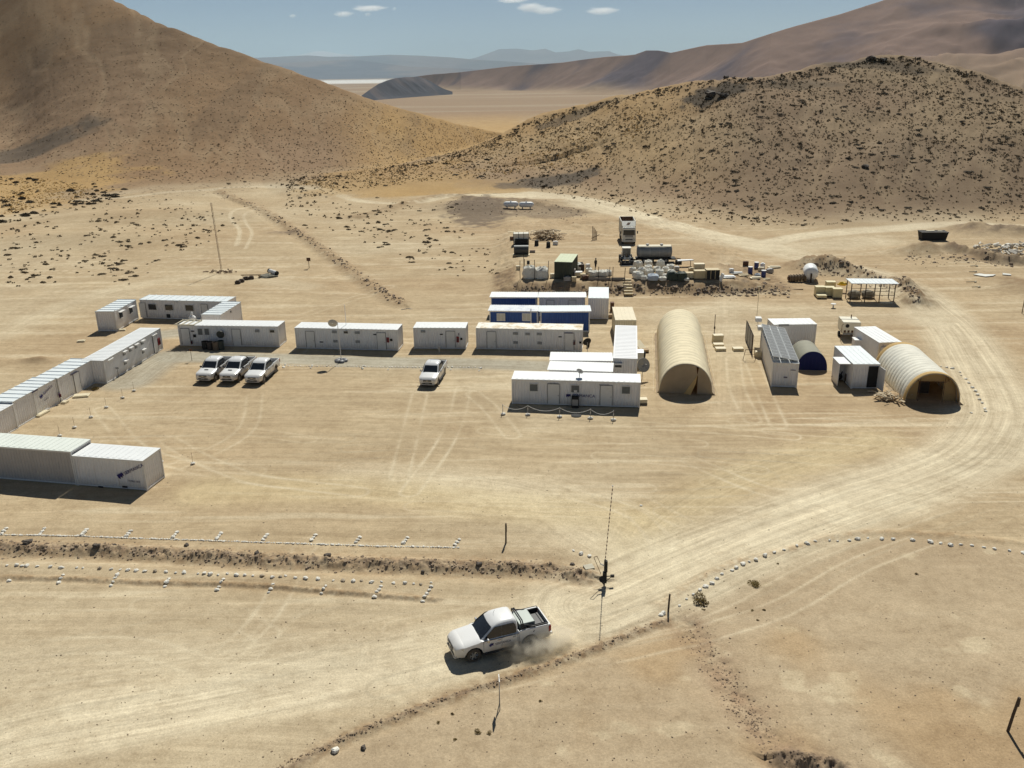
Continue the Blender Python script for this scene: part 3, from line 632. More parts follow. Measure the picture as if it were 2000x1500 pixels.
# --- left row
rowyaw=R(83.0)
def along(a,H,L,W=2.44,off=0,z=None,**k):   # a = photo pixel of the near top yard-side corner
    p=G(a[0],a[1],H); return Mod(None,None,W,H,L,origin=(p[0],p[1]),yaw=rowyaw,**k)
p=G(24,785,2.62); d=np.array([math.cos(rowyaw),math.sin(rowyaw)])
Mod(None,None,2.44,2.45,6.06,origin=p[:2]-d*6.12+np.array([.1,0]),yaw=rowyaw,name='cabin',label='white cabin mostly outside the left edge, lowest roof of the slanting left row',group=GW)
m=Mod(None,None,2.44,2.62,3.0,origin=p[:2],yaw=rowyaw,name='cabin',label='plain short white ribbed-roof cabin just left of the emblem cabin in the left row',roof='ribbed',rmat=RIBROOF,group=GW)
m=Mod(None,None,2.44,2.62,3.42,origin=p[:2]+d*3.03,yaw=rowyaw,name='cabin',label='white cabin with navy emblem and faint writing in the slanting left row',roof='ribbed',rmat=RIBROOF,group=GW)
logo(m,81,774.5,.42,R(14),m.root,tsize=.30); x,z=m.loc(86,783); text('Tel 4210',.2,GLET,m.root,wallmat(x,z,R(6)))
m.feat('sign',67.5,763.5,.9,.16)
m=Mod(None,None,2.44,2.58,6.06,origin=p[:2]+d*6.50+np.array([.12,0]),yaw=rowyaw,name='cabin',label='white cabin with a pale door and a step in front, middle of the left row',roof='ribbed',rmat=RIBROOF,group=GW,feats=[('door',151,744,.95,2),('sign',144,729,1.1,.14),('ext',116,772,.22,.45,mat('purple_board',(.08,.03,.10),.5))])
m=Mod((200,705),(314,640),2.44,2.6,12.19,name='cabin',label='long white cabin with small cowled vents and a red board near its end',group=GW,
   feats=[('vent',243,691,.5,.32,'hood'),('vent',255,683.5,.5,.32,'hood'),('vent',266,677,.5,.32,'hood'),('vent',278,670,.5,.32,'hood'),('vent',245,709,.5,.32,'hood'),('vent',280,687,.5,.32,'hood'),('door',304,672,.9,2),('ext',310.5,667,.5,.8,REDM),('box',215,702,1.0,.1,WHITE),('box',301,654,1.0,.1,WHITE)])
CabF=m
# --- upper left U
Mod((222,609),(266,585),2.44,2.6,6.06,name='cabin',label='white cabin with two dark windows under awnings, left arm of the U-shaped block',roof='ribbed',rmat=RIBROOF,group=GW,feats=[('win',236,615,.95,.75,'hood'),('win',255.5,606,.95,.75,'hood'),('panel',226,618,.25,1.6)])
Mod((270,585),(446,589),2.6,2.6,12.19,name='cabin',label='long white cabin with three wide dark windows, back of the U-shaped block',roof='ribbed',rmat=RIBROOF,group=GW,feats=[('win',297.5,599.5,1.1,.75),('win',330,600.5,1.1,.75),('win',370,601.5,1.1,.75),('door',279,605,.85,2),('door',400,607,.85,2),('lamp',345,590,.16,.16),('dark',329,617,.5,.5)])
m=Mod((430,615),(470,590),2.44,2.6,6.3,name='cabin',label='white cabin with strongly ribbed roof, right arm of the U-shaped block',roof='ribbed',rmat=RIBROOF,group=GW,feats=[('dark',451,609,.2,.2)])
# --- the row along the gravel
Mod((347.5,635),(541,637.5),2.44,2.57,12.19,name='cabin',label='long white cabin behind the barrels, with two screened windows',group=GW,feats=[('wing',391,648,.55,.75),('wing',404,648,.55,.75),('door',363,660,1.0,2),('door',462,657,1.0,2),('vent',502,646.5,.5,.3),('win',531.5,647,.55,.3),('dark',376,647,.4,.12),('dark',380,656,.35,.35),('ext',309+66,668,.2,.5,GREY)])
Mod((576,640),(775,644),2.44,2.57,12.19,name='cabin',label='long white cabin with a satellite dish and mast on its roof',group=GW,feats=[('vent',653,648.5,.55,.28),('win',675.5,649,.5,.28),('vent',697.5,650,.55,.28),('vent',655,666.5,.5,.3),('vent',698.5,667.5,.5,.3),('dark',628,668,.4,.12),('dark',732,653.5,.35,.12),('door',606,661,1.0,2),('door',745,663,1.0,2),('ext',757.5,664,.3,.6),('dark',764,664,.28,.28)])
Mod((806,640),(910,640.5),2.44,2.57,6.06,name='cabin',label='short white cabin behind the lone parked pickup',group=GW,feats=[('vent',826,647.5,.5,.25),('dark',862,653,.35,.12),('door',880,660,1.0,2),('ext',894,663,.3,.7),('dark',901,662,.25,.25),('sign',896,653,.1,.3)])
Mod((927,640.5),(1140,644.5),2.44,2.57,12.19,name='cabin',label='long white cabin with brown stains along its roof',rmat=STAINROOF,group=GW,feats=[('vent',1007,651.5,.55,.28),('vent',1030.5,652.5,.5,.28),('vent',1053.5,652.5,.55,.28),('vent',1007,669,.5,.3),('vent',1054,670,.5,.3),('door',960,662,1.0,2),('door',1112,665,1.0,2),('dark',1094,658,.35,.12),('sign',1110,650.5,.95,.1),('ext',1121.5,669,.3,.6,GREY),('dark',1133.5,669,.25,.25)])
# --- front block
m=Mod((998,740),(1252.5,747),2.44,2.57,12.19,name='cabin',label='long white office cabin with emblem, behind the chain fence',group=GW,feats=[('wins',1042.5,757,.75,.7),('wins',1123.5,759.5,.75,.7),('wins',1222.5,762,.75,.7),('door',1081,772,1.1,2.0),('door',1184,776,1.1,2.0),('lamp',1063,745,.16,.16),('lamp',1204,748.5,.16,.16),('sign',1124,764,.3,.2,WHITE)])
logo(m,1110,772.5,.42,0,m.root,tsize=.42,gap=.16)
for u,v in ((1083.5,749),(1184,752)):
    x,z=m.loc(u,v); text('ADMINISTRACION' if u<1100 else 'SALA REUNIONES',.13,GLET,m.root,wallmat(x-.7,z,0)); 
OFF=m
m=Mod((1071,721),(1195,725),2.44,2.6,6.06,name='cabin',label='white cabin directly behind the office cabin, nearer of the twin ribbed roofs',roof='over',group=GW)
Mod((1075.5,702.5),(1195,704),2.44,2.6,6.06,name='cabin',label='white cabin between its twin and the stained-roof cabin, farther of the twin ribbed roofs',roof='over',group=GW)
m=Mod((1245,702.5),(1244,634.5),2.44,2.7,12.19,name='cabin',label='long dazzling white cabin running end-on beside the long cream tunnel tent',rmat=mat('bright_roof',(.86,.86,.86),.35,0,.02,1,(.72,.68,.60),.8,.68),group=GW)
m.feat('ac',1207.5,712,.8,.45,None,'L'); MB().box(5.2,6.5,-.75,-.01,.7,1.7).build('water_box',GALV,m.root,bevel=.03)
Mod((1202,625),(1243,625),6.06,2.6,2.44,name='cabin',label='sand-coloured cabin at the far end of the bright white cabin',wall=CREAM,rmat=CREAM,frame=CREAM,group=GW)
Mod((1147.5,582),(1190.5,582.5),6.06,2.8,2.6,name='cabin',label='tall plain white cabin end-on beside the blue cabins',rmat=RIBROOF,group=GW)
gb='blue and white cabins in the back block'
Mod((959,579.5),(1047.5,580),2.5,2.6,5.95,name='cabin',label='blue cabin without visible windows, back row of the blue block',wall=BLUE,roof='over',fascia=.06,group=gb)
Mod((1051,580),(1145,580),2.5,2.6,5.95,name='cabin',label='white-walled cabin beside the blue one, back row of the blue block',roof='over',group=gb,feats=[('door',1075,590,.9,2),('door',1118,590,.9,2)])
Mod((956,606),(1050,607),2.5,2.6,5.95,name='cabin',label='blue cabin with two white curtained windows',wall=BLUE,roof='over',rmat=mat('mottled_roof',(.70,.72,.74),.5,0,.05,1,(.42,.46,.58),.9,.5),fascia=.06,group=gb,feats=[('winp',978.5,619.5,.95,.85),('winp',1028,619.5,.95,.85),('panel',1037,620,.12,2.2)])
m=Mod((1055,607.5),(1152.5,607),2.5,2.7,6.0,name='cabin',label='plain blue cabin with a white corner post, front row of the blue block',wall=BLUE,roof='over',rmat=RIBROOF,fascia=.06,group=gb)
# --- right cluster
SC=Mod((1509,707.5),(1562,710),12.19,2.6,2.5,name='cabin',label='white container with rows of solar panels on its roof',group=GW,noroof=False,rot=R(1.5))
SC.feat('sign',1534,737,.35,.12,GLET,'F'); SC.feat('sign',1549,723,.5,.06,GLET,'F')
Mod((1515,634),(1592.5,633),2.6,2.6,4.9,name='cabin',label='white cabin behind the solar cabin and the blue-fronted tunnel',group=GW,pitch=.22,feats=[('dark',1531,635,1.2,.25,GREY)])
Mod((1717.5,669),(1761,667.5),6.06,2.6,2.44,name='cabin',label='white container touching the tan tunnel tent, an air conditioner on its end',rmat=WROOF,group=GW,feats=[('ac',1727,681,.7,.5)])
XC=Mod((1666,711),(1721,711),6.06,2.6,2.6,name='cabin',label='white container with one door leaf open on a dark inside',rmat=RIBROOF,group=GW)
x,z=XC.loc(1706,735); MB().box(x-.55,XC.L-.12,-.012,.02,.15,2.35).build('painted_dark_interior',BLACK,XC.root); MB().obox((XC.L+.02,-.62,1.27),(.05,1.2,2.25),R(8)).build('open_door_leaf',WHITE,XC.root)  # flat black sheet on the doorway stands in for the unlit inside
# shed with open front left of it
sh=G(1640,710,2.4); sd_=empty('shed',(sh[0],sh[1],0),R(-3),'small open-fronted white shed leaning on the container with the open door','shed')
b=MB(); b.box(0,.06,0,2.0,0,2.35).box(.06,1.3,1.94,2.0,0,2.35).box(1.24,1.3,0,1.94,0,2.35); b.build('wall',WWALL,sd_); MB().box(-.08,1.38,-.15,2.08,2.352,2.42).build('roof',WROOF,sd_)
bx=G(1690,664,1.7); tb=empty('storage_box',(*(G(1670,664,1.7)[:2]),0),R(-6),'low white box cabinet between the generator and the white container','cabinet')
MB().box(0,1.9,0,1.1,.1,1.62).build('body',WWALL,tb,bevel=.02); MB().box(-.04,1.94,-.04,1.14,1.622,1.7).build('lid',WROOF,tb)
# windbreak left of the solar cabin
wb=G(1468,690); we=G(1468,645); q=MB(); corr(q,(0,0),(0.01,5.4),0,2.0,.25)
fe=empty('fence',(wb[0],wb[1],0),R(-8),'grey corrugated screen fence left of the solar cabin','fence'); q=MB(); corr(q,(0,0),(0,6.0),0,2.1,.25,m=0); corr(q,(0.05,6.0),(0.05,0),0,2.1,.25); q.build('sheeting',GREY,fe); q=MB(); [q.box(-.06,.0,k*1.95,k*1.95+.08,0,2.2) for k in range(4)]; q.build('post',RUST,fe)
# solar array: long tilted table of panels, high edge on the left
PVM,nt,b=newmat('solar_cells'); tc=nt.nodes.new('ShaderNodeTexCoord'); br=nt.nodes.new('ShaderNodeTexBrick'); br.offset=0; br.inputs['Scale'].default_value=1; br.inputs['Brick Width'].default_value=.165; br.inputs['Row Height'].default_value=.165; br.inputs['Mortar Size'].default_value=.006
br.inputs['Color1'].default_value=(.085,.09,.09,1); br.inputs['Color2'].default_value=(.10,.105,.10,1); br.inputs['Mortar'].default_value=(.16,.17,.18,1); nt.links.new(tc.outputs['Object'],br.inputs['Vector']); nt.links.new(br.outputs[0],b.inputs['Base Color']); b.inputs['Roughness'].default_value=.5; b.inputs['Coat Weight'].default_value=.15; b.inputs['Coat Roughness'].default_value=.15
ar=empty('solar_array',(SC.o[0],SC.o[1],SC.H),SC.yaw,'tilted rows of grey solar panels standing on the roof of a white container','solar panels')
tl=R(9); nx_,ny_=3,11
for i in range(ny_):
    for j in range(nx_):
        x0=-.05+j*.86; y0=.25+i*1.08; t=MB()
        pts=[(x0,y0),(x0+.82,y0),(x0+.82,y0+1.04),(x0,y0+1.04)]; zz=lambda x:.16+(2.5-x)*math.tan(tl)*1.0
        t.add([(a,b_,zz(a)) for a,b_ in pts]+[(a,b_,zz(a)+.03) for a,b_ in pts],[(0,3,2,1),(4,5,6,7),(0,1,5,4),(1,2,6,5),(2,3,7,6),(3,0,4,7)])
        po=t.build('solar_panel',GALV,ar); g=MB(); e=.035
        pp_=[(x0+e,y0+e),(x0+.82-e,y0+e),(x0+.82-e,y0+1.04-e),(x0+e,y0+1.04-e)]; g.add([(a,b_,zz(a)+.034) for a,b_ in pp_],[(0,1,2,3)]); g.build('cells',PVM,po)
q=MB()
for i in range(5):
    y=.5+i*2.8; q.tube((.05,y,.0),(.05,y,zz(.05)),.03,.03,6); q.tube((2.4,y,0),(2.4,y,zz(2.4)),.03,.03,6); q.tube((.05,y,zz(.05)-.02),(2.4,y,zz(2.4)-.02),.03,.03,6)
q.build('rack',GALV,ar)
for k,(u,v) in enumerate(((1481,627),(1486,644))):
    a_,b_=SC.loc(u,v,'T'); tag_=MB().box(-.35,.35,-.45,.45,0,.4).box(-.30,.30,-.4,.4,.4,.44).build('air_unit',WHITE,None,loc=(*(G(u,v,2.6)[:2]),2.61),rz=SC.yaw,bevel=.03,label=['white air unit on the far left roof corner of the solar cabin','white air unit by the panels, nearer of the two on the solar cabin'][k],cat='air unit',group='air units on the solar cabin')
# ================================================================ TUNNEL TENTS
def fabric(name,col,tr,stain=None):
    m,nt,b=newmat(name); tc=nt.nodes.new('ShaderNodeTexCoord'); n=noise_node(nt,.9,5,.6,tc.outputs['Object']); c=ramp(nt,n.outputs[0],[(.35,tuple(x*.9 for x in col)),(.7,tuple(min(1,x*1.08) for x in col))]).outputs[0]
    nt.links.new(c,b.inputs['Base Color']); b.inputs['Roughness'].default_value=.85; b.inputs['Specular IOR Level'].default_value=.2
    bp=nt.nodes.new('ShaderNodeBump'); bp.inputs['Strength'].default_value=.5; bp.inputs['Distance'].default_value=.08; nt.links.new(noise_node(nt,1.6,5,.6,tc.outputs['Object'],.6).outputs[0],bp.inputs['Height']); nt.links.new(bp.outputs[0],b.inputs['Normal'])
    t=nt.nodes.new('ShaderNodeBsdfTranslucent'); t.inputs[0].default_value=(*tr,1); mx=nt.nodes.new('ShaderNodeMixShader'); mx.inputs[0].default_value=.16
    nt.links.new(b.outputs[0],mx.inputs[1]); nt.links.new(t.outputs[0],mx.inputs[2]); nt.links.new(mx.outputs[0],nt.nodes['Material Output'].inputs[0]); return m
TANF=fabric('cream_fabric',(.92,.82,.58),(.70,.48,.22)); WTF=fabric('pale_fabric',(.88,.86,.75),(.6,.42,.2)); ORF=fabric('ochre_fabric',(.66,.46,.20),(.6,.36,.12)); GRF=fabric('grey_green_fabric',(.42,.41,.33),(.2,.2,.14))
def arc(w_,h,n=28,ex=2.0):
    out=[]
    for k in range(n+1):
        t=math.pi*k/n; c,s=math.cos(t),math.sin(t); out.append((-math.copysign(abs(c)**.92,c)*w_/2,abs(s)**.92*h))
    return out
def tunnel(w_,h,L,nb,root,m_mid,m_edge=None,rib=.06):
    A=arc(w_,h); mb=MB(); st=[]
    for k in range(nb):
        for f,dr in ((0,0),(.12,rib*.55),(.3,rib),(.7,rib),(.88,rib*.55)): st.append(((k+f)*L/nb,dr))
    st.append((L,0)); vs=[];fs=[];ms_=[]; n=len(A)
    for y,dr in st:
        for x,z in A:
            f=1+dr/(w_/2); vs.append((x*f,y,z*(1+dr/h) if z>0 else 0))
    for i in range(len(st)-1):
        for k in range(n-1): fs.append((i*n+k,i*n+k+1,(i+1)*n+k+1,(i+1)*n+k)); ms_.append(1 if (i<5 or i>len(st)-8) else 0)
    mb.v=vs; mb.f=fs; mb.m=ms_
    o=mb.build('cover',[m_mid,m_edge or m_mid],root,smooth=True)
    sm=o.modifiers.new('thick','SOLIDIFY'); sm.thickness=.02; sm.offset=-1
    fr=MB()
    for k in range(0,nb+1,2 if nb>12 else 1):
        y=min(max(k*L/nb,.06),L-.06); P=[(x*.985,y,z*.985) for x,z in A[::2]]; fr.path(P,.03,5)
    fr.path([(0,.05,h*.98),(0,L-.05,h*.98)],.03,5); fr.path([(-w_*.49,.05,.05),(-w_*.49,L-.05,.05)],.03,5); fr.path([(w_*.49,.05,.05),(w_*.49,L-.05,.05)],.03,5)
    fr.build('hoops',GALV,root); return A
a=G(1288,770);b=G(1389,768); far=G(1328,603,3.15); c=(a+b)/2; dy=far-c; yaw=math.atan2(dy[1],dy[0])-R(90); LZ=math.hypot(dy[0],dy[1])
tz=empty('tunnel_tent',c,yaw,'long cream ribbed tunnel tent with a closed front and one flap turned back','tent',group='ribbed tunnel tents')
wz=math.hypot(*(b-a)[:2]); A=tunnel(wz,3.1,LZ,22,tz,TANF)
# front panel with a triangular opening on its right
def endwall(A,y,keep=None,n=9):
    vs=[(x,y,z) for x,z in A]; return vs
FB=fabric('brown_front_fabric',(.42,.33,.22),(.45,.32,.17))  # front panel fabric browner and darker than the cover
front=[(x*.985,-.01,z*.985) for x,z in A]
op=[(.35,.0),(1.05,1.95),(1.12,.0)]     # opening: slanting left edge, upright right edge
fl_=[p for p in front if p[0]<1.04]; mb=MB(); 
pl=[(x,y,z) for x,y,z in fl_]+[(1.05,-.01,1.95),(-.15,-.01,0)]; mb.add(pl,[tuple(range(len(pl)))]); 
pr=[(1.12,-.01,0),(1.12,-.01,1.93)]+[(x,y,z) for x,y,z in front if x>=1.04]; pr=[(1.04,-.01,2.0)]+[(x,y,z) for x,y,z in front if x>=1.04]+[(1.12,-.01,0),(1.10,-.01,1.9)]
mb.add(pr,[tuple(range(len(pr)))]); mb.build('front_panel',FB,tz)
MB().add([(1.05,-.02,1.95),(-.15,-.02,0),(.5,-.35,0.02),(.95,-.12,1.2)],[(0,1,2,3)]).build('turned_back_flap',ORF,tz)
pb=[(x*.985,LZ-.02,z*.985) for x,z in A]; MB().add(pb,[tuple(range(len(pb)))]).build('rear_panel',TANF,tz)
MB().box(-1.2,.6,1.5,3.2,0,.9).build('stored_crate',DWOOD,tz)
a=G(1765,786);b=G(1876,792); c=(a+b)/2; far=G(1762,667,3.1); dy=far-c; yaw=math.atan2(dy[1],dy[0])-R(90); LY=math.hypot(dy[0],dy[1])
print('tents',LZ,wz,LY,math.hypot(*(b-a)[:2]),math.degrees(yaw))
ty=empty('tunnel_tent',c,yaw,'shorter tan ribbed tunnel tent with an open front, far right','tent',group='ribbed tunnel tents'); wy_=math.hypot(*(b-a)[:2]); A=tunnel(wy_,3.05,LY,15,ty,WTF,ORF,.038)
# inner front lobby: side curtains, header and braces
CUR=fabric('ochre_curtain',(.42,.29,.14),(.45,.28,.11))
def clip(A,x0,x1): 
    P=[(x,z) for x,z in A if x0<=x<=x1]; return P
for s in (-1,1):
    P=[(x*.97,z*.97) for x,z in A if (x*s)>1.15]; P=sorted(P,key=lambda p:-abs(p[0])); zt=P[-1][1]
    P=P+[(s*1.15,zt+.05),(s*1.15,.02)]; vs=[(x,.9,z) for x,z in P]; MB().add(vs,[tuple(range(len(vs)))]).build('side_curtain',CUR,ty)
P=[(x*.97,z*.97) for x,z in A if abs(x)<1.2]; P=[(x,.92,z) for x,z in P]+[(1.15,.92,1.95),(-1.15,.92,1.95)]; MB().add(P,[tuple(range(len(P)))]).build('header_curtain',CUR,ty)
q=MB(); 
for s in (-1,1): q.path([(s*1.12,.6,.0),(s*1.12,.6,2.7)],.03,5); q.path([(s*1.12,.6,1.9),(s*1.6,.6,2.4)],.025,5); q.path([(s*1.2,.6,2.7),(s*1.5,.6,2.0)],.025,5)
q.path([(-1.12,.6,2.0),(1.12,.6,2.0)],.025,5); q.build('lobby_frame',RUST,ty)
pb=[(x*.985,LY-.02,z*.985) for x,z in A]; MB().add(pb,[tuple(range(len(pb)))]).build('rear_panel',ORF,ty)
q=MB().box(-.9,.7,3.0,5.0,0,1.1).box(-.5,1.2,5.3,6.2,0,1.4); q.build('stored_goods',DWOOD,ty)
a=G(1556,723);b=G(1614,723); c=(a+b)/2; tu=empty('tunnel_tent',c,R(-6),'small round tunnel tent with a dark blue front and grey cover','tent',group='ribbed tunnel tents')
wu=math.hypot(*(b-a)[:2]); Au=tunnel(wu,2.05,4.2,8,tu,GRF,None,.03); P=[(x*1.01,-.03,z*1.01) for x,z in Au]; P2=[(x*1.01,-.05,z*1.01) for x,z in Au]; n=len(P)
MB().add(P2+P,[tuple(range(n-1,-1,-1)),tuple(range(n,2*n))]+[(i,(i+1)%n,n+(i+1)%n,n+i) for i in range(n)]).build('front_panel',BLUECOVER,tu)
q=MB(); [q.box(-1.2+k*.4,-1.18+k*.4,-.07,-.05,0,1.4) for k in range(7)]; q.build('seam',NAVY,tu)
P=[(x*.98,4.15,z*.98) for x,z in Au]; MB().add(P,[tuple(range(n))]).build('rear_panel',GRF,tu)

Mod((1083,511),(1117,512),6.06,2.6,2.6,zb=1.5,name='shipping_container',label='dark green container with a pale green roof, end-on in the storage yard',cat='container',wall=mat('dark_green_wall',(.045,.052,.034),.6,0,.15,1.5),frame=mat('dark_green_frame',(.05,.058,.038),.6,0,.1,2),rmat=mat('pale_green_roof',(.50,.55,.36),.6,0,.06,1.2,(.44,.42,.28),1.2,.58))
# ================================================================ PICKUPS
def paintmat(name,c=(.80,.80,.79)):
    m,nt,b=newmat(name); tc=nt.nodes.new('ShaderNodeTexCoord'); n=noise_node(nt,1.6,6,.7,tc.outputs['Object']); sx=nt.nodes.new('ShaderNodeSeparateXYZ'); nt.links.new(tc.outputs['Object'],sx.inputs[0])
    mp=nt.nodes.new('ShaderNodeMapRange'); mp.inputs[1].default_value=1.15; mp.inputs[2].default_value=.40; nt.links.new(sx.outputs[2],mp.inputs[0])
    ad=nt.nodes.new('ShaderNodeMath'); ad.operation='MULTIPLY'; nt.links.new(mp.outputs[0],ad.inputs[0]); r=ramp(nt,n.outputs[0],[(.3,(.25,.25,.25)),(.7,(.9,.9,.9))]); nt.links.new(r.outputs[0],ad.inputs[1])
    o=mixc(nt,c,(.52,.43,.29),ad.outputs[0]); nt.links.new(o,b.inputs['Base Color']); b.inputs['Roughness'].default_value=.28; b.inputs['Coat Weight'].default_value=.4; b.inputs['Coat Roughness'].default_value=.1; return m
CARW=paintmat('dusty_white_car_paint'); CHROME=mat('dull_chrome',(.55,.55,.55),.22,.9,.05); PLASTIC=mat('black_plastic',(.03,.03,.032),.5,0,.1); LAMPG=mat('headlight_lens',(.62,.62,.60),.08,.3,.05); LAMPR=mat('tail_light_lens',(.35,.02,.015),.2,0,.1); ALLOY=mat('alloy_rim',(.42,.42,.41),.35,.7,.1); DUSTY=mat('dusty_rubber',(.09,.075,.058),.9,0,.3,5)
def esplit(o,a=32):
    md=o.modifiers.new('edges','EDGE_SPLIT'); md.split_angle=R(a); return o
def wheel(parent,x,y,s,r=.385,w_=.25,rimm=None):
    t=MB(); prof=[(.60*r,-w_/2),(.92*r,-w_/2),(r,-w_/2+.04),(r,w_/2-.04),(.92*r,w_/2),(.60*r,w_/2)]; n=24
    rings=[[(x+a*math.cos(2*math.pi*k/n),y+b_,r+a*math.sin(2*math.pi*k/n)) for k in range(n)] for a,b_ in prof]
    wo=empty_child('wheel',parent); o=t.loft(rings,0,True,False).build('tyre',DUSTY,wo,smooth=True); esplit(o)
    q=MB(); yo=y+s*(w_/2-.05); R0=.61*r
    q.tube((x,yo-s*.02,r),(x,yo,r),R0,R0,n); q.tube((x,yo,r),(x,yo+s*.035,r),.075,.06,10)
    for k in range(6):
        a=2*math.pi*k/6; q.obox((x+math.cos(a)*R0*.55,yo+s*.012,r+math.sin(a)*R0*.55),(R0*.9,.03,.055),0,0) if False else q.path([(x+math.cos(a)*.05,yo+s*.012,r+math.sin(a)*.05),(x+math.cos(a)*R0*.97,yo+s*.012,r+math.sin(a)*R0*.97)],.028,5)
    q.build('rim',rimm or ALLOY,wo,smooth=False)
    g=MB()
    for k in range(6):
        a=2*math.pi*(k+.5)/6; g.tube((x+math.cos(a)*R0*.66,yo+s*.001,r+math.sin(a)*R0*.66),(x+math.cos(a)*R0*.66,yo+s*.006,r+math.sin(a)*R0*.66),.045,.045,8)
    g.build('rim_hole',LMAT,wo)
def empty_child(name,parent):
    o=bpy.data.objects.new(name,None); o.empty_display_size=.2; return link(o,parent)
def pickup(loc,hd,label,new=True,bar=True,scoop=False,logo_=True,cargo=None):
    root=empty('pickup_truck',loc,hd,label,'pickup truck','white pickup trucks'); root.scale=(1.05,1.03,1.09)
    XA=(1.543,-1.543)
    def zb(x):
        z=.42
        for xa in XA:
            d=abs(x-xa)
            if d<.50: z=max(z,.36+math.sqrt(max(0,.50**2-d*d)))
        return z
    def half(x):        # half width at waist
        if x>1.9: return .925-.19*((x-1.9)/.62)**2.2
        if x<-2.4: return .925-.03*((-2.4-x)/.3)
        return .925
    st=[2.52,2.50,2.42,2.28,2.14]+[1.543+q for q in (.50,.47,.40,.28,.14,0,-.14,-.28,-.40,-.47,-.50)]+[.95,.6,0,-.5,-.93]
    bed=[-.95]+[-1.543+q for q in (.50,.47,.40,.28,.14,0,-.14,-.28,-.40,-.47,-.50)]+[-2.2,-2.45,-2.66]
    rings=[]
    for x in st:
        hw=half(x); z0=zb(x); f=max(0,min(1,(2.52-x)/.35)); fr_=f**.5
        zt=.80+.22*fr_ if x>2.1 else 1.0+ (2.14-x)/.95*.115 if x>1.2 else 1.12
        if x<1.2: zt=1.12
        zr=zt-.05 if x>1.2 else 1.10
        zc=zt+.045*fr_
        if x>2.45: z0=.50
        P=[(hw-.05,z0),(hw,max(z0+.02,.52)),(hw+.0,max(z0+.05,.80) if x<2.3 else max(z0+.05,.66)),(hw-.03,zr),(hw*.82,zt+.01),(hw*.45,zc),(0,zc+.005)]
        rings.append([(x,y,z) for y,z in P]+[(x,-y,z) for y,z in reversed(P[:-1])])
    body=MB(); body.loft(rings); rings=[]
    for x in bed:
        hw=half(x); z0=zb(x); P=[(hw-.05,z0),(hw,max(z0+.02,.52)),(hw,max(z0+.05,.86)),(hw-.015,1.19),(hw-.085,1.19),(hw-.10,.76),(0,.76)]
        if z0>.74: P[5]=(hw-.10,.87); 
        rings.append([(x,y,z) for y,z in P]+[(x,-y,z) for y,z in reversed(P[:-1])])
    body.loft(rings); body.box(-2.74,-2.665,-.86,.86,.50,1.17); body.box(-.97,-.935,-.85,.85,.76,1.17)
    esplit(body.build('body',CARW,root,smooth=True),28)
    # black well liners and chassis slab; the black also stands in for sill shade
    q=MB()
    for xa in XA: q.box(xa-.44,xa+.44,-.62,.62,.42,.82)
    q.box(-2.5,2.3,-.7,.7,.30,.44); q.build('chassis',BLACK,root)
    bl=MB().box(-2.64,-1.0,-.80,.80,.765,.80); bl.box(-2.64,-1.0,.80,.835,.78,1.17); bl.box(-2.64,-1.0,-.835,-.80,.78,1.17); bl.build('bed_liner',PLASTIC,root)
    # greenhouse
    lv=[(1.09,1.24,-.97,.845),(1.25,1.00,-.955,.815),(1.47,.74,-.94,.785),(1.66,.50,-.92,.735),(1.765,.34,-.88,.69),(1.83,.14,-.78,.61)]
    def ring(z,xf,xr,hw,c=.10):
        P=[(xf,0),(xf-.02,hw*.55),(xf-.07,hw-c*.9),(xf-.16,hw-c*.25),(xf-.34,hw),(0.5*(xf+xr),hw+.005),(xr+.22,hw),(xr+.06,hw-c*.4),(xr,hw-c*1.6)]
        return [(x,y,z) for x,y in P]+[(x,-y,z) for x,y in reversed(P[1:])]
    g=MB(); g.loft([ring(*q) for q in lv]+[ring(1.857,.0,-.68,.48)]); esplit(g.build('cab',CARW,root,smooth=True),40)
    def lerp(z,i):
        for a,b_ in zip(lv[:-1],lv[1:]):
            if z<=b_[0]: t=(z-a[0])/(b_[0]-a[0]); return a[i]+(b_[i]-a[i])*t
        return lv[-1][i]
    e=.022
    zs=[1.13,1.25,1.47,1.65]; vs=[]
    for z in zs:
        xf=lerp(z,1); hw=lerp(z,3)
        for f in (-.86,-.5,0,.5,.86): vs.append((xf+e-(.02 if abs(f)>.4 else 0)*(1 if abs(f)<.7 else 2.6),f*hw,z))
    MB().add(vs,[(5*i+k,5*i+k+1,5*i+6+k,5*i+5+k) for i in range(3) for k in range(4)]).build('windshield',DARKWIN,root,smooth=True)
    vs=[(lerp(z,2)-e,f*lerp(z,3),z) for z in (1.22,1.62) for f in (.75,-.75)]; MB().add(vs,[(0,1,3,2)]).build('rear_window',DARKWIN,root)
    for s in (1,-1):
        ZL=[1.14,1.26,1.37,1.48,1.59,1.69]
        for fx,rx in (([.98,.90,.78,.64,.50,.34],[.005]*6),([-.005]*6,[-.80,-.82,-.82,-.81,-.78,-.70])):
            vs=[]
            for z,a_,b_ in zip(ZL,fx,rx): vs+=[(a_,s*(lerp(z,3)+.02),z),(b_,s*(lerp(z,3)+.02),z)]
            MB().add(vs,[(2*i,2*i+1,2*i+3,2*i+2) for i in range(5)]).build('side_window',DARKWIN,root)
        q=MB(); 
        for x in (1.02,.02,-.86): q.box(x-.006,x+.006,s*.922-.006,s*.922+.006,.56,1.08)
        q.box(-.9,1.05,s*.918-.01,s*.918+.012,1.085,1.105); q.build('door_line',LMAT,root)
        for x in (.17,-.68): MB().box(x-.09,x+.09,s*.93-.015,s*.93+.015,.96,1.0).build('door_handle',CHROME if new else CARW,root)
        mo=MB().obox((.80,s*1.02,1.17),(.12,.2,.17),0).build('mirror',CHROME if new else PLASTIC,root,bevel=.03)
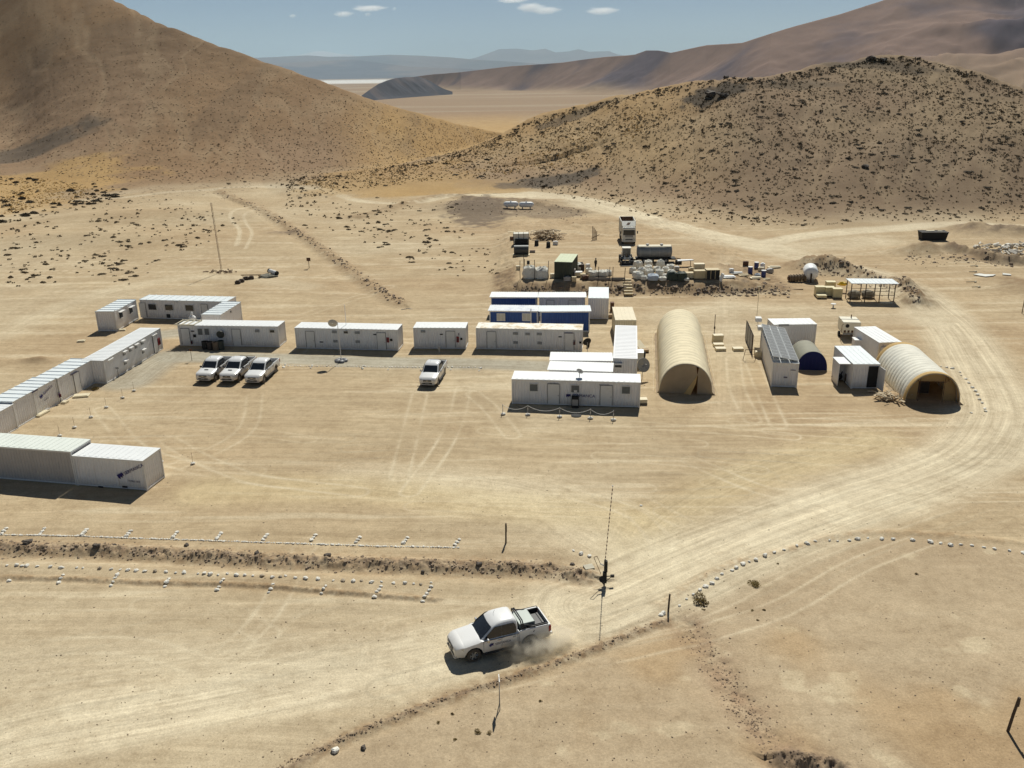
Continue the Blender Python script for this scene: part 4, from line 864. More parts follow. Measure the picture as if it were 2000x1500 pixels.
        MB().box(-1.0,1.0,s*.90-.08,s*.90+.08,.36,.42).build('side_step',PLASTIC,root)
        hl=[(2.475,.42),(2.40,.66),(2.16,.83),(2.05,.87)]; vs=[]
        zt=[.80,.83,.89,.93]; zl=[.70,.70,.74,.80]
        for (x,y),a,b_ in zip(hl,zt,zl): vs+=[(x+.045,s*(y+.045),b_),(x+.035,s*(y+.04),a+.03)]
        fs=[(2*i,2*i+2,2*i+3,2*i+1) for i in range(3)]; MB().add(vs,fs).build('headlight',LAMPG,root)
        MB().box(-2.755,-2.62,s*.855-.055,s*.855+.06,.78,1.10).build('tail_light',LAMPR,root)
        MB().tube((2.36,s*.70,.53),(2.46,s*.68,.53),.08,.08,10).build('fog_light',PLASTIC,root)
    q=MB().box(2.48,2.545,-.42,.42,.66,.86); go=q.build('grille',PLASTIC,root,bevel=.03); q=MB(); q.box(2.545,2.56,-.44,.44,.74,.765); q.box(2.545,2.565,-.10,.10,.73,.80); q.build('grille_bar',CHROME,go)
    MB().box(2.46,2.555,-.50,.50,.44,.58).build('lower_intake',PLASTIC,root,bevel=.03)
    MB().box(2.30,2.56,-.72,.72,.36,.44).build('front_bumper',CARW,root,bevel=.04); MB().box(2.557,2.57,-.19,.19,.55,.64).build('number_plate',mat('plate',(.5,.5,.47),.5),root)
    MB().box(-2.92,-2.74,-.75,.75,.46,.58).build('rear_bumper',CHROME,root,bevel=.03)
    for xa in XA:
        for s in (1,-1): wheel(root,xa,s*.775,s)
    MB().path([(.1,-.2,1.85),(.02,-.2,2.05)],.008,4).build('aerial',PLASTIC,root)
    if scoop: MB().box(1.35,1.62,-.22,.22,1.12,1.195).build('bonnet_scoop',CARW,root,bevel=.03); MB().box(1.615,1.635,-.19,.19,1.125,1.18).build('scoop_mouth',LMAT,root)
    if bar:
        q=MB(); 
        for x,h in ((-1.12,1.62),(-1.22,1.62)): q.path([(x-.10,.82,1.20),(x,.74,h-.12),(x,.6,h),(x,-.6,h),(x,-.74,h-.12),(x-.10,-.82,1.20)],.035,8)
        q.path([(-1.17,.74,1.45),(-1.9,.82,1.22)],.03,8); q.path([(-1.17,-.74,1.45),(-1.9,-.82,1.22)],.03,8)
        q.path([(-2.6,.83,1.27),(-1.2,.83,1.27)],.022,6); q.path([(-2.6,-.83,1.27),(-1.2,-.83,1.27)],.022,6); q.path([(-2.6,-.83,1.27),(-2.6,.83,1.27)],.022,6)
        q.build('roll_bar',PLASTIC,root)
    if logo_:
        P=[(.50,.80),(.40,.90),(.22,.90),(.26,.82),(.20,.76),(.33,.78),(.40,.72)]; vs=[(x+.25,.943,z) for x,z in P]; MB().add(vs,[tuple(range(len(vs)))[::-1]]).build('emblem',NAVY,root)
        text('SERMANCA',.17,GLET,root,Matrix.Translation((.40,.942,.81))@Matrix.Rotation(R(180),4,'Z')@Matrix.Rotation(R(90),4,'X'),ext=.002)
    if cargo=='sheet':
        b_=empty_child('x',root); bpy.data.objects.remove(b_)
    return root
TR=pickup((*((G(925,1291)[:2]+G(1033,1264)[:2])/2+np.array([-math.sin(R(200.6)),math.cos(R(200.6))])*-.775),0),R(200.6),'white pickup with a black roll bar driving along the haul road, raising dust')
tl_=TR.location; hd=R(200.6)
def onbed(x,y,z): c,s=math.cos(hd),math.sin(hd); return (tl_.x+1.05*x*c-y*s,tl_.y+1.05*x*s+y*c,z*1.09)
MB().obox((0,0,.28),(.95,1.25,.56)).build('toolbox',mat('pale_grey_sheet',(.24,.27,.255),.45,.2,.05),None,loc=onbed(-1.55,-.1,.805),rz=hd,bevel=.04,label='pale grey flat-topped box riding in the bed of the moving pickup',cat='toolbox')
MB().blob((0,0,.22),.28,.34,.24,0,3,.3,8,6).build('bundle',BLACK,None,smooth=False,loc=onbed(-1.75,.62,.80),rz=hd,label='dark crumpled bundle beside the box in the moving pickup bed',cat='bundle')
MB().box(-.3,.3,-.5,.5,0,.22).build('crate',PLASTIC,None,loc=onbed(-2.3,-.15,.80),rz=hd,label='low black crate at the tailgate end of the moving pickup bed',cat='crate')
def parked(fl,hdg,label,**k):
    g=G(*fl); c,s=math.cos(R(hdg)),math.sin(R(hdg)); x=g[0]-(1.543*c-.775*s); y=g[1]-(1.543*s+.775*c)
    return pickup((x,y,float(hgt(x,y))),R(hdg),label,**k)
parked((421,743.5),262,'white pickup with bonnet scoop, leftmost of the three parked together',new=False,bar=False,scoop=True,logo_=False)
parked((467,744.5),262,'white pickup with bonnet scoop, between two others parked together',new=False,bar=True,scoop=True,logo_=False)
parked((515.5,747),263,'white pickup without bonnet scoop, rightmost of the three parked together',bar=False,logo_=False)
parked((854,752),262,'lone white pickup parked before the short white cabin',bar=True,logo_=False)
# dust thrown up by the moving truck
DV,nt,b=newmat('dust'); nt.nodes.remove(b); pv=nt.nodes.new('ShaderNodeVolumePrincipled'); tc=nt.nodes.new('ShaderNodeTexCoord'); n=noise_node(nt,1.3,4,.65,tc.outputs['Object'])
vl=nt.nodes.new('ShaderNodeVectorMath'); vl.operation='MULTIPLY'; vl.inputs[1].default_value=(1/2.6,1/1.25,1/.8); nt.links.new(tc.outputs['Object'],vl.inputs[0]); ln=nt.nodes.new('ShaderNodeVectorMath'); ln.operation='LENGTH'; nt.links.new(vl.outputs[0],ln.inputs[0])
f1=ramp(nt,ln.outputs['Value'],[(.15,(1,1,1)),(1,(0,0,0))]); f2=ramp(nt,n.outputs[0],[(.38,(0,0,0)),(.7,(1,1,1))]); mu=nt.nodes.new('ShaderNodeMath'); mu.operation='MULTIPLY'; nt.links.new(f1.outputs[0],mu.inputs[0]); nt.links.new(f2.outputs[0],mu.inputs[1])
m2=nt.nodes.new('ShaderNodeMath'); m2.operation='MULTIPLY'; m2.inputs[1].default_value=10.0; nt.links.new(mu.outputs[0],m2.inputs[0]); nt.links.new(m2.outputs[0],pv.inputs['Density']); pv.inputs['Color'].default_value=(1,.95,.84,1); pv.inputs['Anisotropy'].default_value=.35; nt.links.new(pv.outputs[0],nt.nodes['Material Output'].inputs['Volume'])
dq=onbed(-1.9,1.05,0.30); q=MB().blob((0,0,0),2.6,1.25,.8,0,1,0.0,16,12); q.build('dust_cloud',DV,None,loc=dq,rz=hd,kind='stuff')
# ================================================================ OTHER VEHICLES
def on(u,v): 
    p=at(u,v); return p
LW=mat('lorry_cream_white',(.72,.70,.62),.45,0,.06,1,(.5,.42,.3),1.2,.58)
def cyl_wheel(parent,x,y,s,r,w_):
    wo=MB().tube((x,y-w_/2,r),(x,y+w_/2,r),r,r,18).build('wheel',BLACK,parent,bevel=.03); MB().tube((x,y+s*(w_/2),r),(x,y+s*(w_/2+.02),r),r*.5,r*.45,12).build('hub',GREY,wo)
# dump truck (faces the camera), local +x forward
p=on(1229,477); dt=empty('dump_truck',(p[0],p[1]+1.6,p[2]),R(-93),'cream white dump truck with empty open body facing the camera','dump truck')
q=MB(); q.loft([[(x,y,z) for y,z in ((-1.2,.75),(1.2,.75),(1.22,1.7),(1.10,2.85),(1.0,2.95),(-1.0,2.95),(-1.10,2.85),(-1.22,1.7))] for x in (0.0,1.45)]+[[(1.62,y,z) for y,z in ((-1.15,.8),(1.15,.8),(1.17,1.7),(1.02,2.65),(.95,2.75),(-.95,2.75),(-1.02,2.65),(-1.17,1.7))]])
q.build('cab',LW,dt); MB().add([(1.645,-1.02,1.60),(1.645,1.02,1.60),(1.645,.97,2.50),(1.645,-.97,2.50)],[(0,1,2,3)]).build('windshield',DARKWIN,dt)
for s in (1,-1):
    MB().add([(1.3,s*1.235,1.75),(.35,s*1.235,1.75),(.35,s*1.17,2.5),(1.2,s*1.17,2.5)],[(0,1,2,3)]).build('side_window',DARKWIN,dt); MB().box(1.62,1.67,s*.85-.16,s*.85+.16,.95,1.12).build('headlight',LAMPG,dt); MB().obox((1.6,s*1.45,2.1),(.1,.2,.45)).build('mirror',PLASTIC,dt)
MB().box(1.62,1.65,-.7,.7,1.25,1.6).build('grille',GREY,dt); MB().box(1.45,1.75,-1.2,1.2,.45,.78).build('bumper',LW,dt,bevel=.03); MB().box(1.63,1.72,-.6,.6,.80,.93).build('number_board',PLASTIC,dt)
MB().box(-6.2,.2,-.45,.45,.75,1.0).build('chassis',BLACK,dt)
q=MB(); q.box(-.35,-.25,-1.25,1.25,1.1,3.75); q.box(-5.8,-.35,-1.25,-1.17,1.15,3.7); q.box(-5.8,-.35,1.17,1.25,1.15,3.7); q.box(-5.8,-.35,-1.17,1.17,1.1,1.2); q.box(-5.9,-5.8,-1.25,1.25,1.1,3.7)
q.add([(-.24,-1.2,3.75),(-.24,1.2,3.75),(.75,1.15,3.05),(.75,-1.15,3.05),(-.3,-1.2,3.68),(-.3,1.2,3.68),(.70,1.15,2.99),(.70,-1.15,2.99)],[(0,1,2,3),(7,6,5,4),(0,4,5,1),(3,2,6,7),(0,3,7,4),(1,5,6,2)])
for k in range(5):
    for s in (1,-1): q.box(-5.2+k*1.05,-5.1+k*1.05,s*1.29-.04,s*1.29+.04,1.15,3.7)
q.build('tipper_body',LW,dt); MB().box(-5.79,-5.77,-1.16,1.16,1.25,3.68).build('inner_tailgate',RUST,dt)
MB().add([(.05,-.15,3.56),(.05,.35,3.56),(.55,.05,3.21),(.55,-.45,3.21)],[(0,1,2,3)]).build('painted_stripe',RUST,dt)
for x in (.75,-3.6,-4.9):
    for s in (1,-1): cyl_wheel(dt,x,s*1.02,s,.52,.32)
# small loader in front of it
p=on(1225,516); ld=empty('wheel_loader',(p[0],p[1]+1.5,p[2]),R(-92),'small pale wheel loader with dark bucket in front of the dump truck','loader')
q=MB().box(-1.9,-.2,-.6,.6,.75,1.45).box(-.3,.9,-.75,.75,.6,1.0); q.build('body',LW,ld,bevel=.06)
q=MB().box(-.5,.75,-.7,.7,2.35,2.5); q.build('cab_roof',LW,ld,bevel=.04); q=MB()
for x in (-.45,.68):
    for y in (-.66,.62): q.box(x,x+.05,y,y+.05,1.0,2.36)
q.build('cab_post',LW,ld); MB().box(-.42,.66,-.6,.6,1.0,2.34).build('cab_glass',DARKWIN,ld)
for x in (-1.2,1.0):
    for s in (1,-1): cyl_wheel(ld,x,s*.85,s,.55,.36)
q=MB()
for s in (-.35,.35): q.path([(.5,s,1.3),(1.5,s,1.2),(2.2,s,.5)],.08,6)
q.build('lift_arm',LW,ld); q=MB(); q.loft([[(2.05,y,.75),(2.15,y,.15),(2.55,y,.05),(2.9,y,.1),(2.55,y,.12),(2.22,y,.25),(2.15,y,.75)] for y in (-1.0,1.0)]); q.box(2.1,2.7,-1.02,-.98,.1,.7); q.box(2.1,2.7,.98,1.02,.1,.7); q.build('bucket',PLASTIC,ld)
# tanker trailer
p=on(1279,514); tk=empty('tank_trailer',(p[0],p[1]+1.0,p[2]),R(-3),'long grey cylindrical water tank on a low wheeled trailer','tank trailer')
GT=mat('grey_tank_paint',(.20,.205,.21),.5,.1,.10,1.5,(.40,.36,.28),1.5,.6)
q=MB(); n=20; rings=[]
for x,f in ((-2.75,.55),(-2.68,.85),(-2.5,.97),(-2.4,1),(2.4,1),(2.5,.97),(2.68,.85),(2.75,.55)): rings.append([(x,.95*f*math.cos(2*math.pi*k/n),1.75+.98*f*math.sin(2*math.pi*k/n)) for k in range(n)])
q.loft(rings); q.build('tank',GT,tk,smooth=True); q=MB()
for x in (-2.2,-.75,.75,2.2): q.loft([[(x+dx,.97*math.cos(2*math.pi*k/n),1.75+1.0*math.sin(2*math.pi*k/n)) for k in range(n)] for dx in (-.04,.04)])
q.build('band',GREY,tk); q=MB(); T=[R(52+k*76/10) for k in range(11)]; q.loft([[(x,1.0*math.cos(t),1.75+1.03*math.sin(t)) for t in T]+[(x,.96*math.cos(t),1.75+.99*math.sin(t)) for t in reversed(T)] for x in (-2.55,2.55)]); q.build('cream_top_sheet',CREAM,tk,smooth=False);  # cream sheet over the upper arc of the tank
for x in (-1.1,1.1): MB().tube((x,0,2.7),(x,0,2.92),.25,.25,12).build('hatch',GREY,tk)
MB().box(-2.9,3.3,-.9,.9,.55,.75).build('frame',BLACK,tk); MB().path([(3.3,0,.65),(4.2,0,.5)],.08,6).build('drawbar',RUST,tk)
for x in (-1.6,-.5,1.8):
    for s in (1,-1): cyl_wheel(tk,x,s*.85,s,.42,.25)
# generator on a trailer
p=G(1672,668); gn=empty('generator',(p[0]-.3,p[1]+1.0,0),R(-8),'cream generator box on a small two-wheeled trailer behind the white containers','generator')
q=MB().box(-1.0,1.0,0,2.6,.8,2.1); q.build('housing',mat('cream_white_steel',(.72,.68,.54),.5,0,.06,1,(.5,.4,.25),2,.6),gn,bevel=.05); MB().box(-1.03,1.03,1.25,1.35,2.1,2.14).build('roof_seam',GREY,gn); MB().tube((-.5,-.03,1.65),(-.5,.02,1.65),.22,.22,14).build('fan_opening',BLACK,gn)
q=MB(); [q.box(-.85+.42*k,-.62+.42*k,-.02,.01,.85,1.12) for k in range(4)]; q.build('louvre',RUST,gn); MB().box(-.9,.9,-.1,2.7,.62,.78).build('frame',GREY,gn); MB().tube((.3,2.0,2.1),(.3,2.0,2.5),.06,.06,8).build('exhaust',RUST,gn)
for s in (1,-1): MB().tube((s*.95,1.3,.33),(s*1.15,1.3,.33),.33,.33,14).build('wheel',BLACK,gn)
MB().path([(0,-.1,.66),(-.1,-1.4,.45)],.05,6).build('drawbar',RUST,gn); MB().path([(-1.25,-.6,0),(-1.25,-.6,1.9),(-1.1,-.6,2.0)],.03,5).build('cable_post',RUST,gn)
# person walking
def person(loc,rz,label):
    me=bpy.data.meshes.new('person'); J=[(0,0,.93,.135),(0,.0,1.12,.13),(0,.02,1.33,.155),(0,.02,1.46,.07),(0,.04,1.55,.065),(0,.05,1.66,.10),(0,.04,1.75,.07),
     (.17,.02,1.40,.065),(.24,.10,1.14,.05),(.22,.25,.92,.038),(.22,.29,.84,.03),(-.17,.02,1.40,.065),(-.24,-.08,1.14,.05),(-.23,-.02,.88,.038),(-.23,.02,.80,.03),
     (.09,.0,.88,.10),(.10,.16,.50,.072),(.10,.10,.10,.05),(.10,.26,.04,.04),(-.09,.0,.88,.10),(-.10,-.06,.48,.072),(-.10,-.36,.14,.05),(-.10,-.26,.03,.04)]
    E=[(0,1),(1,2),(2,3),(3,4),(4,5),(5,6),(2,7),(7,8),(8,9),(9,10),(2,11),(11,12),(12,13),(13,14),(0,15),(15,16),(16,17),(17,18),(0,19),(19,20),(20,21),(21,22)]
    me.from_pydata([j[:3] for j in J],E,[]); o=bpy.data.objects.new('person',me); sk=o.modifiers.new('skin','SKIN'); 
    if not me.skin_vertices: me.skin_vertices.new() if hasattr(me.skin_vertices,'new') else None
    lay=me.skin_vertices[0] if len(me.skin_vertices) else None
    if lay:
        for i,j in enumerate(J): lay.data[i].radius=(j[3],j[3]*.85)
        lay.data[0].use_root=True
    ss=o.modifiers.new('sub','SUBSURF'); ss.levels=1; ss.render_levels=2; me.materials.append(mat('dark_work_clothes',(.035,.03,.028),.9,0,.2,4))
    o.location=[float(c) for c in loc]; o.rotation_euler=(0,0,rz); link(o,None,None,label,'person')
    MB().blob((0,.05,1.71),.125,.135,.10,0,2,.04,12,8).build('hard_hat',mat('dark_cap',(.05,.04,.03),.6),o,smooth=True); return o
p=on(1163,526); person(p,R(200),'person in dark work clothes walking alone across the storage yard')
# ================================================================ STORAGE YARD
def label_(o,l,c,g=None):
    o['label']=l; o['category']=c
    if g: o['group']=g
    return o
def gas_tank(u,v,label):
    p=on(u,v); r=empty('gas_tank',p,R(-4),label,'gas tank','white gas tanks on the bank'); q=MB(); n=16; rings=[]
    for x,f in ((-1.75,.2),(-1.65,.6),(-1.4,.9),(-1.1,1),(1.1,1),(1.4,.9),(1.65,.6),(1.75,.2)): rings.append([(x,.62*f*math.cos(2*math.pi*k/n),1.0+.62*f*math.sin(2*math.pi*k/n)) for k in range(n)])
    q.loft(rings); q.build('tank',WROOF,r,smooth=True); 
    for x in (-.9,.9): MB().box(x-.1,x+.1,-.5,.5,0,.5).build('saddle',GREY,r)
    MB().tube((0,0,1.6),(0,0,1.8),.15,.15,10).build('valve_cover',WHITE,r)
gas_tank(998,407,'white capsule gas tank on the bank, left one of the pair'); gas_tank(1028,408,'white capsule gas tank on the bank, right one of the pair')
SACK=mat('white_woven_sack',(.70,.68,.60),.85,0,.10,4,(.5,.43,.32),3,.55,bump=.3); SACKB=mat('blueish_sack',(.42,.48,.55),.8,0,.10,4)
def sack(u,v,r_=.55,h=.9,label='',m=None,seed=0,group='bulk bags stacked on the storage terrace',z=0,name='bulk_bag',cat='sack',yo=0):
    p=on(u,v); q=MB(); n=12; rnd=random.Random(seed); rings=[]
    for z_,f in ((0,.93),(.08,1.05),(.35,1.1),(.65,1.05),(.88,.95),(1.0,.6),(1.06,.25)):
        rings.append([((abs(math.cos(t))**.6*math.copysign(1,math.cos(t)))*r_*f*(1+rnd.uniform(-.13,.11)),(abs(math.sin(t))**.6*math.copysign(1,math.sin(t)))*r_*f*(1+rnd.uniform(-.05,.05)),z_*h*(1+rnd.uniform(-.13,.10))) for t in [2*math.pi*k/n for k in range(n)]])
    q.loft(rings); o=q.build(name,m or SACK,None,smooth=False,loc=(p[0],p[1]+yo,p[2]+z),rz=rnd.uniform(-.2,.2),label=label,cat=cat,group=group); return o
def crate(u,v,sx,sy,sz,m,label,cat='crate',name='crate',z=0,rz=0,group=None,lid=None,slats=True):
    p=on(u,v); r=empty(name,(p[0],p[1]+sy/2,p[2]+z),rz,label,cat,group); b=MB()
    b.box(-sx/2,sx/2,-sy/2,sy/2,.12,sz-.05); b.build('body',m,r,bevel=.02); 
    b=MB(); [b.box(-sx/2-.01,sx/2+.01,y,y+.1,0,.118) for y in (-sy/2,-.05,sy/2-.1)]; b.build('skid',DWOOD,r); MB().box(-sx/2-.02,sx/2+.02,-sy/2-.02,sy/2+.02,sz-.048,sz).build('lid',lid or m,r)
    if slats:
        b=MB()
        for k in range(max(2,int(sx/.5))+1):
            x=-sx/2+k*sx/max(2,int(sx/.5)); b.box(x-.03,x+.03,-sy/2-.025,-sy/2-.001,.12,sz-.05)
        b.build('slat',lid or m,r)
    return r
# tall stakes
for k,(u,v,h,l) in enumerate([(1016,546,2.8,'thin tall stake at the left end of the white bag rack'),(1024,540,2.6,'thin stake beside the leftmost stake of the rack'),(1044,546,2.9,'thin tall stake between the two white bags'),(1071,545,2.7,'thin tall stake left of the green container'),(1169,546,1.9,'stake at the left side of the dark timber racks'),(1190,546,1.9,'stake between the two dark timber racks'),(1197,546,1.9,'stake right of the gap between the timber racks'),(1220,548,1.9,'stake just above the wooden steps'),(1023,541,3.4,'tallest stake, behind the left white bag')]):
    p=on(u,v); q=MB().path([(0,0,-.2),(.03*(k%3-1),0,h*.5),(.05*(k%2),0,h)],.045,6); q.build('stake',DWOOD,None,loc=p,label=l,cat='stake',group='stakes of the storage racks')
sack(1035,543,1.0,1.75,'large white bag below the small dark tank, left of the pair between stakes',seed=1); sack(1058,543,.95,1.6,'large white bag between stakes, right of the pair next to the green container',seed=2)
MB().tube((0,0,0),(0,0,.5),.22,.22,10).build('drum',BLACK,None,loc=on(1032,540)+np.array([0,0,1.85]),label='small black tub standing on the left white bag',cat='tub')
sack(1127,512+14,.75,1.0,'pale round bag right beside the green container',seed=3); 
crate(1119,540,.7,.7,1.1,mat('pale_pink_steel',(.42,.36,.32),.6),'narrow pinkish box just right of the green container',rz=.05)
crate(1130,541,1.1,.9,.75,CREAM,'low cream crate with a white tray on it',lid=WHITE); crate(1139,545,.75,.6,.75,PLY,'small tan drum-shaped crate at the terrace edge'); crate(1136,528,.8,.8,.9,DWOOD,'dark crate behind the low cream crate')
sack(1150,533,.5,.8,'small white sack left in the timber rack',seed=5); sack(1157,539,.6,.85,'pale sack in the left bay of the timber rack',seed=6); sack(1163,538,.5,.8,'pale sack beside the first stake of the timber rack',seed=7); sack(1177,538,.75,.8,'wide pale sack in the right bay of the timber rack',seed=8); sack(1186,537,.6,.8,'pale sack at the right end of the timber rack',seed=9)
for u,l in ((1157,'dark timber bed under the left bay sacks'),(1180,'dark timber bed under the right bay sacks'),(1208,'low dark timber bed without sacks, beside the steps')):
    p=on(u,548); q=MB(); [q.box(-1.0,1.0,-.1+k*.28,.08+k*.28,.0+.14*(k%2),.13+.14*(k%2)) for k in range(4)]; q.build('timber_stack',DWOOD,None,loc=p,rz=R(-2),label=l,cat='timber',group='dark timber beds')
# bulk bags in front of the tank trailer
bags=[(1246,522,.62,1.05,0),(1253,534,.60,.95,0),(1246,543,.72,1.0,0),(1266,519,.62,.9,0),(1266,529,.62,.9,0),(1268,537,.62,.95,0),(1275,546,.78,.8,1),(1290,522,.62,1.15,0),(1288,537,.62,.9,0),(1294,547,.5,.55,0),(1300,541,.45,.5,0),(1309,525,.6,.7,0),(1236,532,.5,.8,0),(1257,546,.45,.6,0),(1311,534,.55,.6,0),(1283,529,.5,.7,0),(1300,530,.5,.7,0)]
nm=['tall white bag at the back left of the bag pile below the tank','white bag in the second row behind the big front-left bag','big creased white bag front left of the pile, next to the steps','flat-topped white bag behind, under the tank middle','white bag in the middle row, under the tank middle','white bag directly behind the bluish one','bluish plastic-wrapped bag in the front row','tallest white bag, under the right part of the tank','white bag right of the pile centre','small round white bag in the front row beside the bluish bag','small white bag between front row and dark green cover','low white bag at the right rear of the pile','narrow white bag at the far left of the pile','small white bag wedged between the front-left and bluish bags','low white bag just behind the dark green cover','small white bag tucked behind the middle of the pile','small white bag low in the right half of the pile']
for (u,v,r_,h,bl),l in zip(bags,nm): sack(u,v,r_,h,l,m=SACKB if bl else None,seed=u)
TARP=mat('dark_green_tarp',(.03,.045,.032),.7,0,.2,2); 
for u,l,sd in ((1312,'dark green tarpaulin over a stack, left one of two',3),(1330,'blackish green tarpaulin over a stack, right one of two',4)):
    p=on(u,546); q=MB(); rnd=random.Random(sd); rings=[]
    for z_,f in ((0,1.0),(.5,.95),(.95,.88),(1.15,.55)): rings.append([(math.copysign(abs(math.cos(t))**.5,math.cos(t))*.8*f*(1+rnd.uniform(-.08,.08)),math.copysign(abs(math.sin(t))**.5,math.sin(t))*.75*f,z_+rnd.uniform(-.06,.12)*(z_>0)) for t in [2*math.pi*k/14 for k in range(14)]])
    q.loft(rings); q.build('tarpaulin',TARP,None,loc=p,label=l,cat='tarpaulin')
crate(1346,545,1.3,1.0,.9,CREAM,'low cream crate right of the dark tarpaulins',lid=PLY); sack(1341,548,.35,.4,'tiny white sack at the foot of the low cream crate',seed=20)
crate(1367,546,1.6,1.0,1.25,PLY,'pale plywood crate left of the black-sided crate'); crate(1366,530,1.5,.9,1.1,CREAM,'pale crate directly behind the plywood crate')
crate(1392,547,1.9,1.3,1.45,BLACK,'crate with black sides and a tan lid at the right end of the stores',lid=PLY); MB().obox((0,0,.5),(.25,.9,1.1),0,0,0,R(18)).build('leaning_board',WHITE,None,loc=on(1409,549),label='white board leaning beside the black-sided crate',cat='board')
p=on(1337,520); q=MB(); q.loft([[(-1.2,-.5,.9),(1.3,-.4,.95),(1.2,.6,.9),(-1.1,.5,.85)],[(-1.15,-.5,1.0),(1.3,-.4,1.1),(1.2,.6,1.0),(-1.1,.5,.98)]]); o=q.build('sheet_cover',WROOF,None,loc=p,label='crumpled white sheet spread over low stores behind the tarpaulins',cat='sheet'); [MB().box(x-.04,x+.04,-.04,.04,0,.9).build('leg',DWOOD,o) for x in (-.9,.9)]
# barrels and junk right
BAR=mat('blue_plastic',(.03,.05,.20),.45,0,.1)
for u,v,l,hh in ((1465,534,'blue barrel with white lid, front left of the barrel group',1.0),(1477,524,'short blue barrel at the back of the group',.8),(1491,540,'blue barrel with white lid, front right of the barrel group',1.0)):
    p=on(u,v); r=empty('barrel',p,0,l,'barrel','blue barrels'); MB().tube((0,0,0),(0,0,hh),.36,.36,14).build('drum',BAR,r); MB().tube((0,0,hh),(0,0,hh+.1),.38,.38,14).build('lid',WHITE,r)
MB().tube((0,0,0),(0,0,.8),.4,.36,14).tube((0,0,.8),(0,0,.9),.2,.2,10).build('water_drum',WROOF,None,loc=on(1489,524),label='white plastic drum behind the blue barrels',cat='drum')
for u,v,sx,sy,l,m_ in ((1420,543,2.2,1.2,'pale flat sheet lying left of the blue barrels',WROOF),(1438,536,1.8,.7,'grey-white plank heap between sheet and barrels',GALV),(1452,541,1.4,.8,'flat tan panel in front of the left blue barrel',PLY),(1475,545,1.6,.8,'cream panel lying under the blue barrels',CREAM),(1512,524,2.0,.8,'pale slab alone right of the barrels',CREAM),(1497,546,1.0,.6,'small pale panel at the bank edge under the right barrel',PLY)):
    q=MB().obox((0,0,.16),(sx,sy,.14),.1).obox((.15,.1,.28),(sx*.8,sy*.6,.09),-.12).obox((0,0,.045),(sx*.6,sy*.8,.09),0); q.build('panel_stack',m_,None,loc=on(u,v),label=l,cat='panel')
sack(1479,541,.4,.5,'small blue-grey sack between the blue barrels',m=SACKB,seed=33,group=None)
# wooden steps up the bank
p0=G(1228,579); p1=at(1228,548); st_=empty('steps',(p0[0],p0[1],0),R(-3),'flight of five pale wooden steps up the bank','steps')
for k in range(6): MB().box(-.62,.62,k*.74,k*.74+.42,.2+k*.24,.42+k*.24).build('step',PLY,st_)
for s in (-1,1): MB().box(s*.64-.03,s*.64+.03,-.05,4.3,-.3,.1).build('stringer',DWOOD,st_)
# left part of the storage yard
r=crate(1018,478,2.7,1.5,1.9,SACK,'white strapped cube on a dark base, upper left of the yard',lid=SACK); q=MB(); [q.box(-1.38+k*.9,-1.32+k*.9,-.79,.79,.1,1.93) for k in range(4)]; q.build('strap',BLACK,r); MB().box(-1.1,1.2,-1.1,-.80,.02,1.0).build('dark_base',BLACK,r)
p=on(1018,500); r=empty('roller',p,R(-3),'dark horizontal drum resting on a pale pallet','drum'); MB().tube((-1.2,.7,.88),(1.2,.7,.88),.75,.75,20).build('drum',mat('dark_steel',(.07,.075,.075),.5,.3),r); MB().box(-1.4,1.4,-.2,1.5,0,.14).build('pallet',PLY,r)
MB().obox((0,0,.1),(1.4,.7,.06)).build('board',PLY,None,loc=on(999,454),label='pale board lying left of the strapped white cube',cat='board')
rnd=random.Random(5); q=MB()
for k in range(150): q.obox((rnd.gauss(0,1.3),rnd.gauss(0,.9),rnd.uniform(.05,1.5)),(rnd.uniform(.5,2.2),.16,.08),rnd.uniform(0,3.1),0,rnd.uniform(-.5,.5))
q.build('scrap_timber',mat('pale_scrap_timber',(.50,.40,.27),.85,0,.25,3),None,loc=on(1066,466),kind='stuff')
for u,v,l in ((1048,480,'upright dark drum at the left foot of the scrap timber'),(1071,483,'squat dark bin under the scrap timber')):
    p=on(u,v); MB().tube((0,0,0),(0,0,.9),.38,.34,12).tube((0,0,.9),(0,0,.93),.3,.3,12).build('bin',BLACK,None,loc=p,label=l,cat='bin')
q=MB(); 
for k in range(4): q.path([(k*.22-.4,0,.0),(k*.24-.4,.25,2.4-.3*k)],.07,7)
q.path([(-.7,-.2,.3),(.8,.1,.9)],.06,6); q.build('pipe_bundle',RUST,None,loc=on(1162,468),label='rusty pipes standing together in the open storage yard',cat='pipes')
p=on(1249,470); MB().path([(0,0,0),(0,0,3.2)],.03,5).build('white_rod',WHITE,None,loc=(p[0],p[1]+6,p[2]),label='thin white rod standing right of the dump truck',cat='rod')
r=crate(1040,494,.9,.5,.35,GREY,'small grey trolley beside the dark drum',lid=RUST,slats=False)
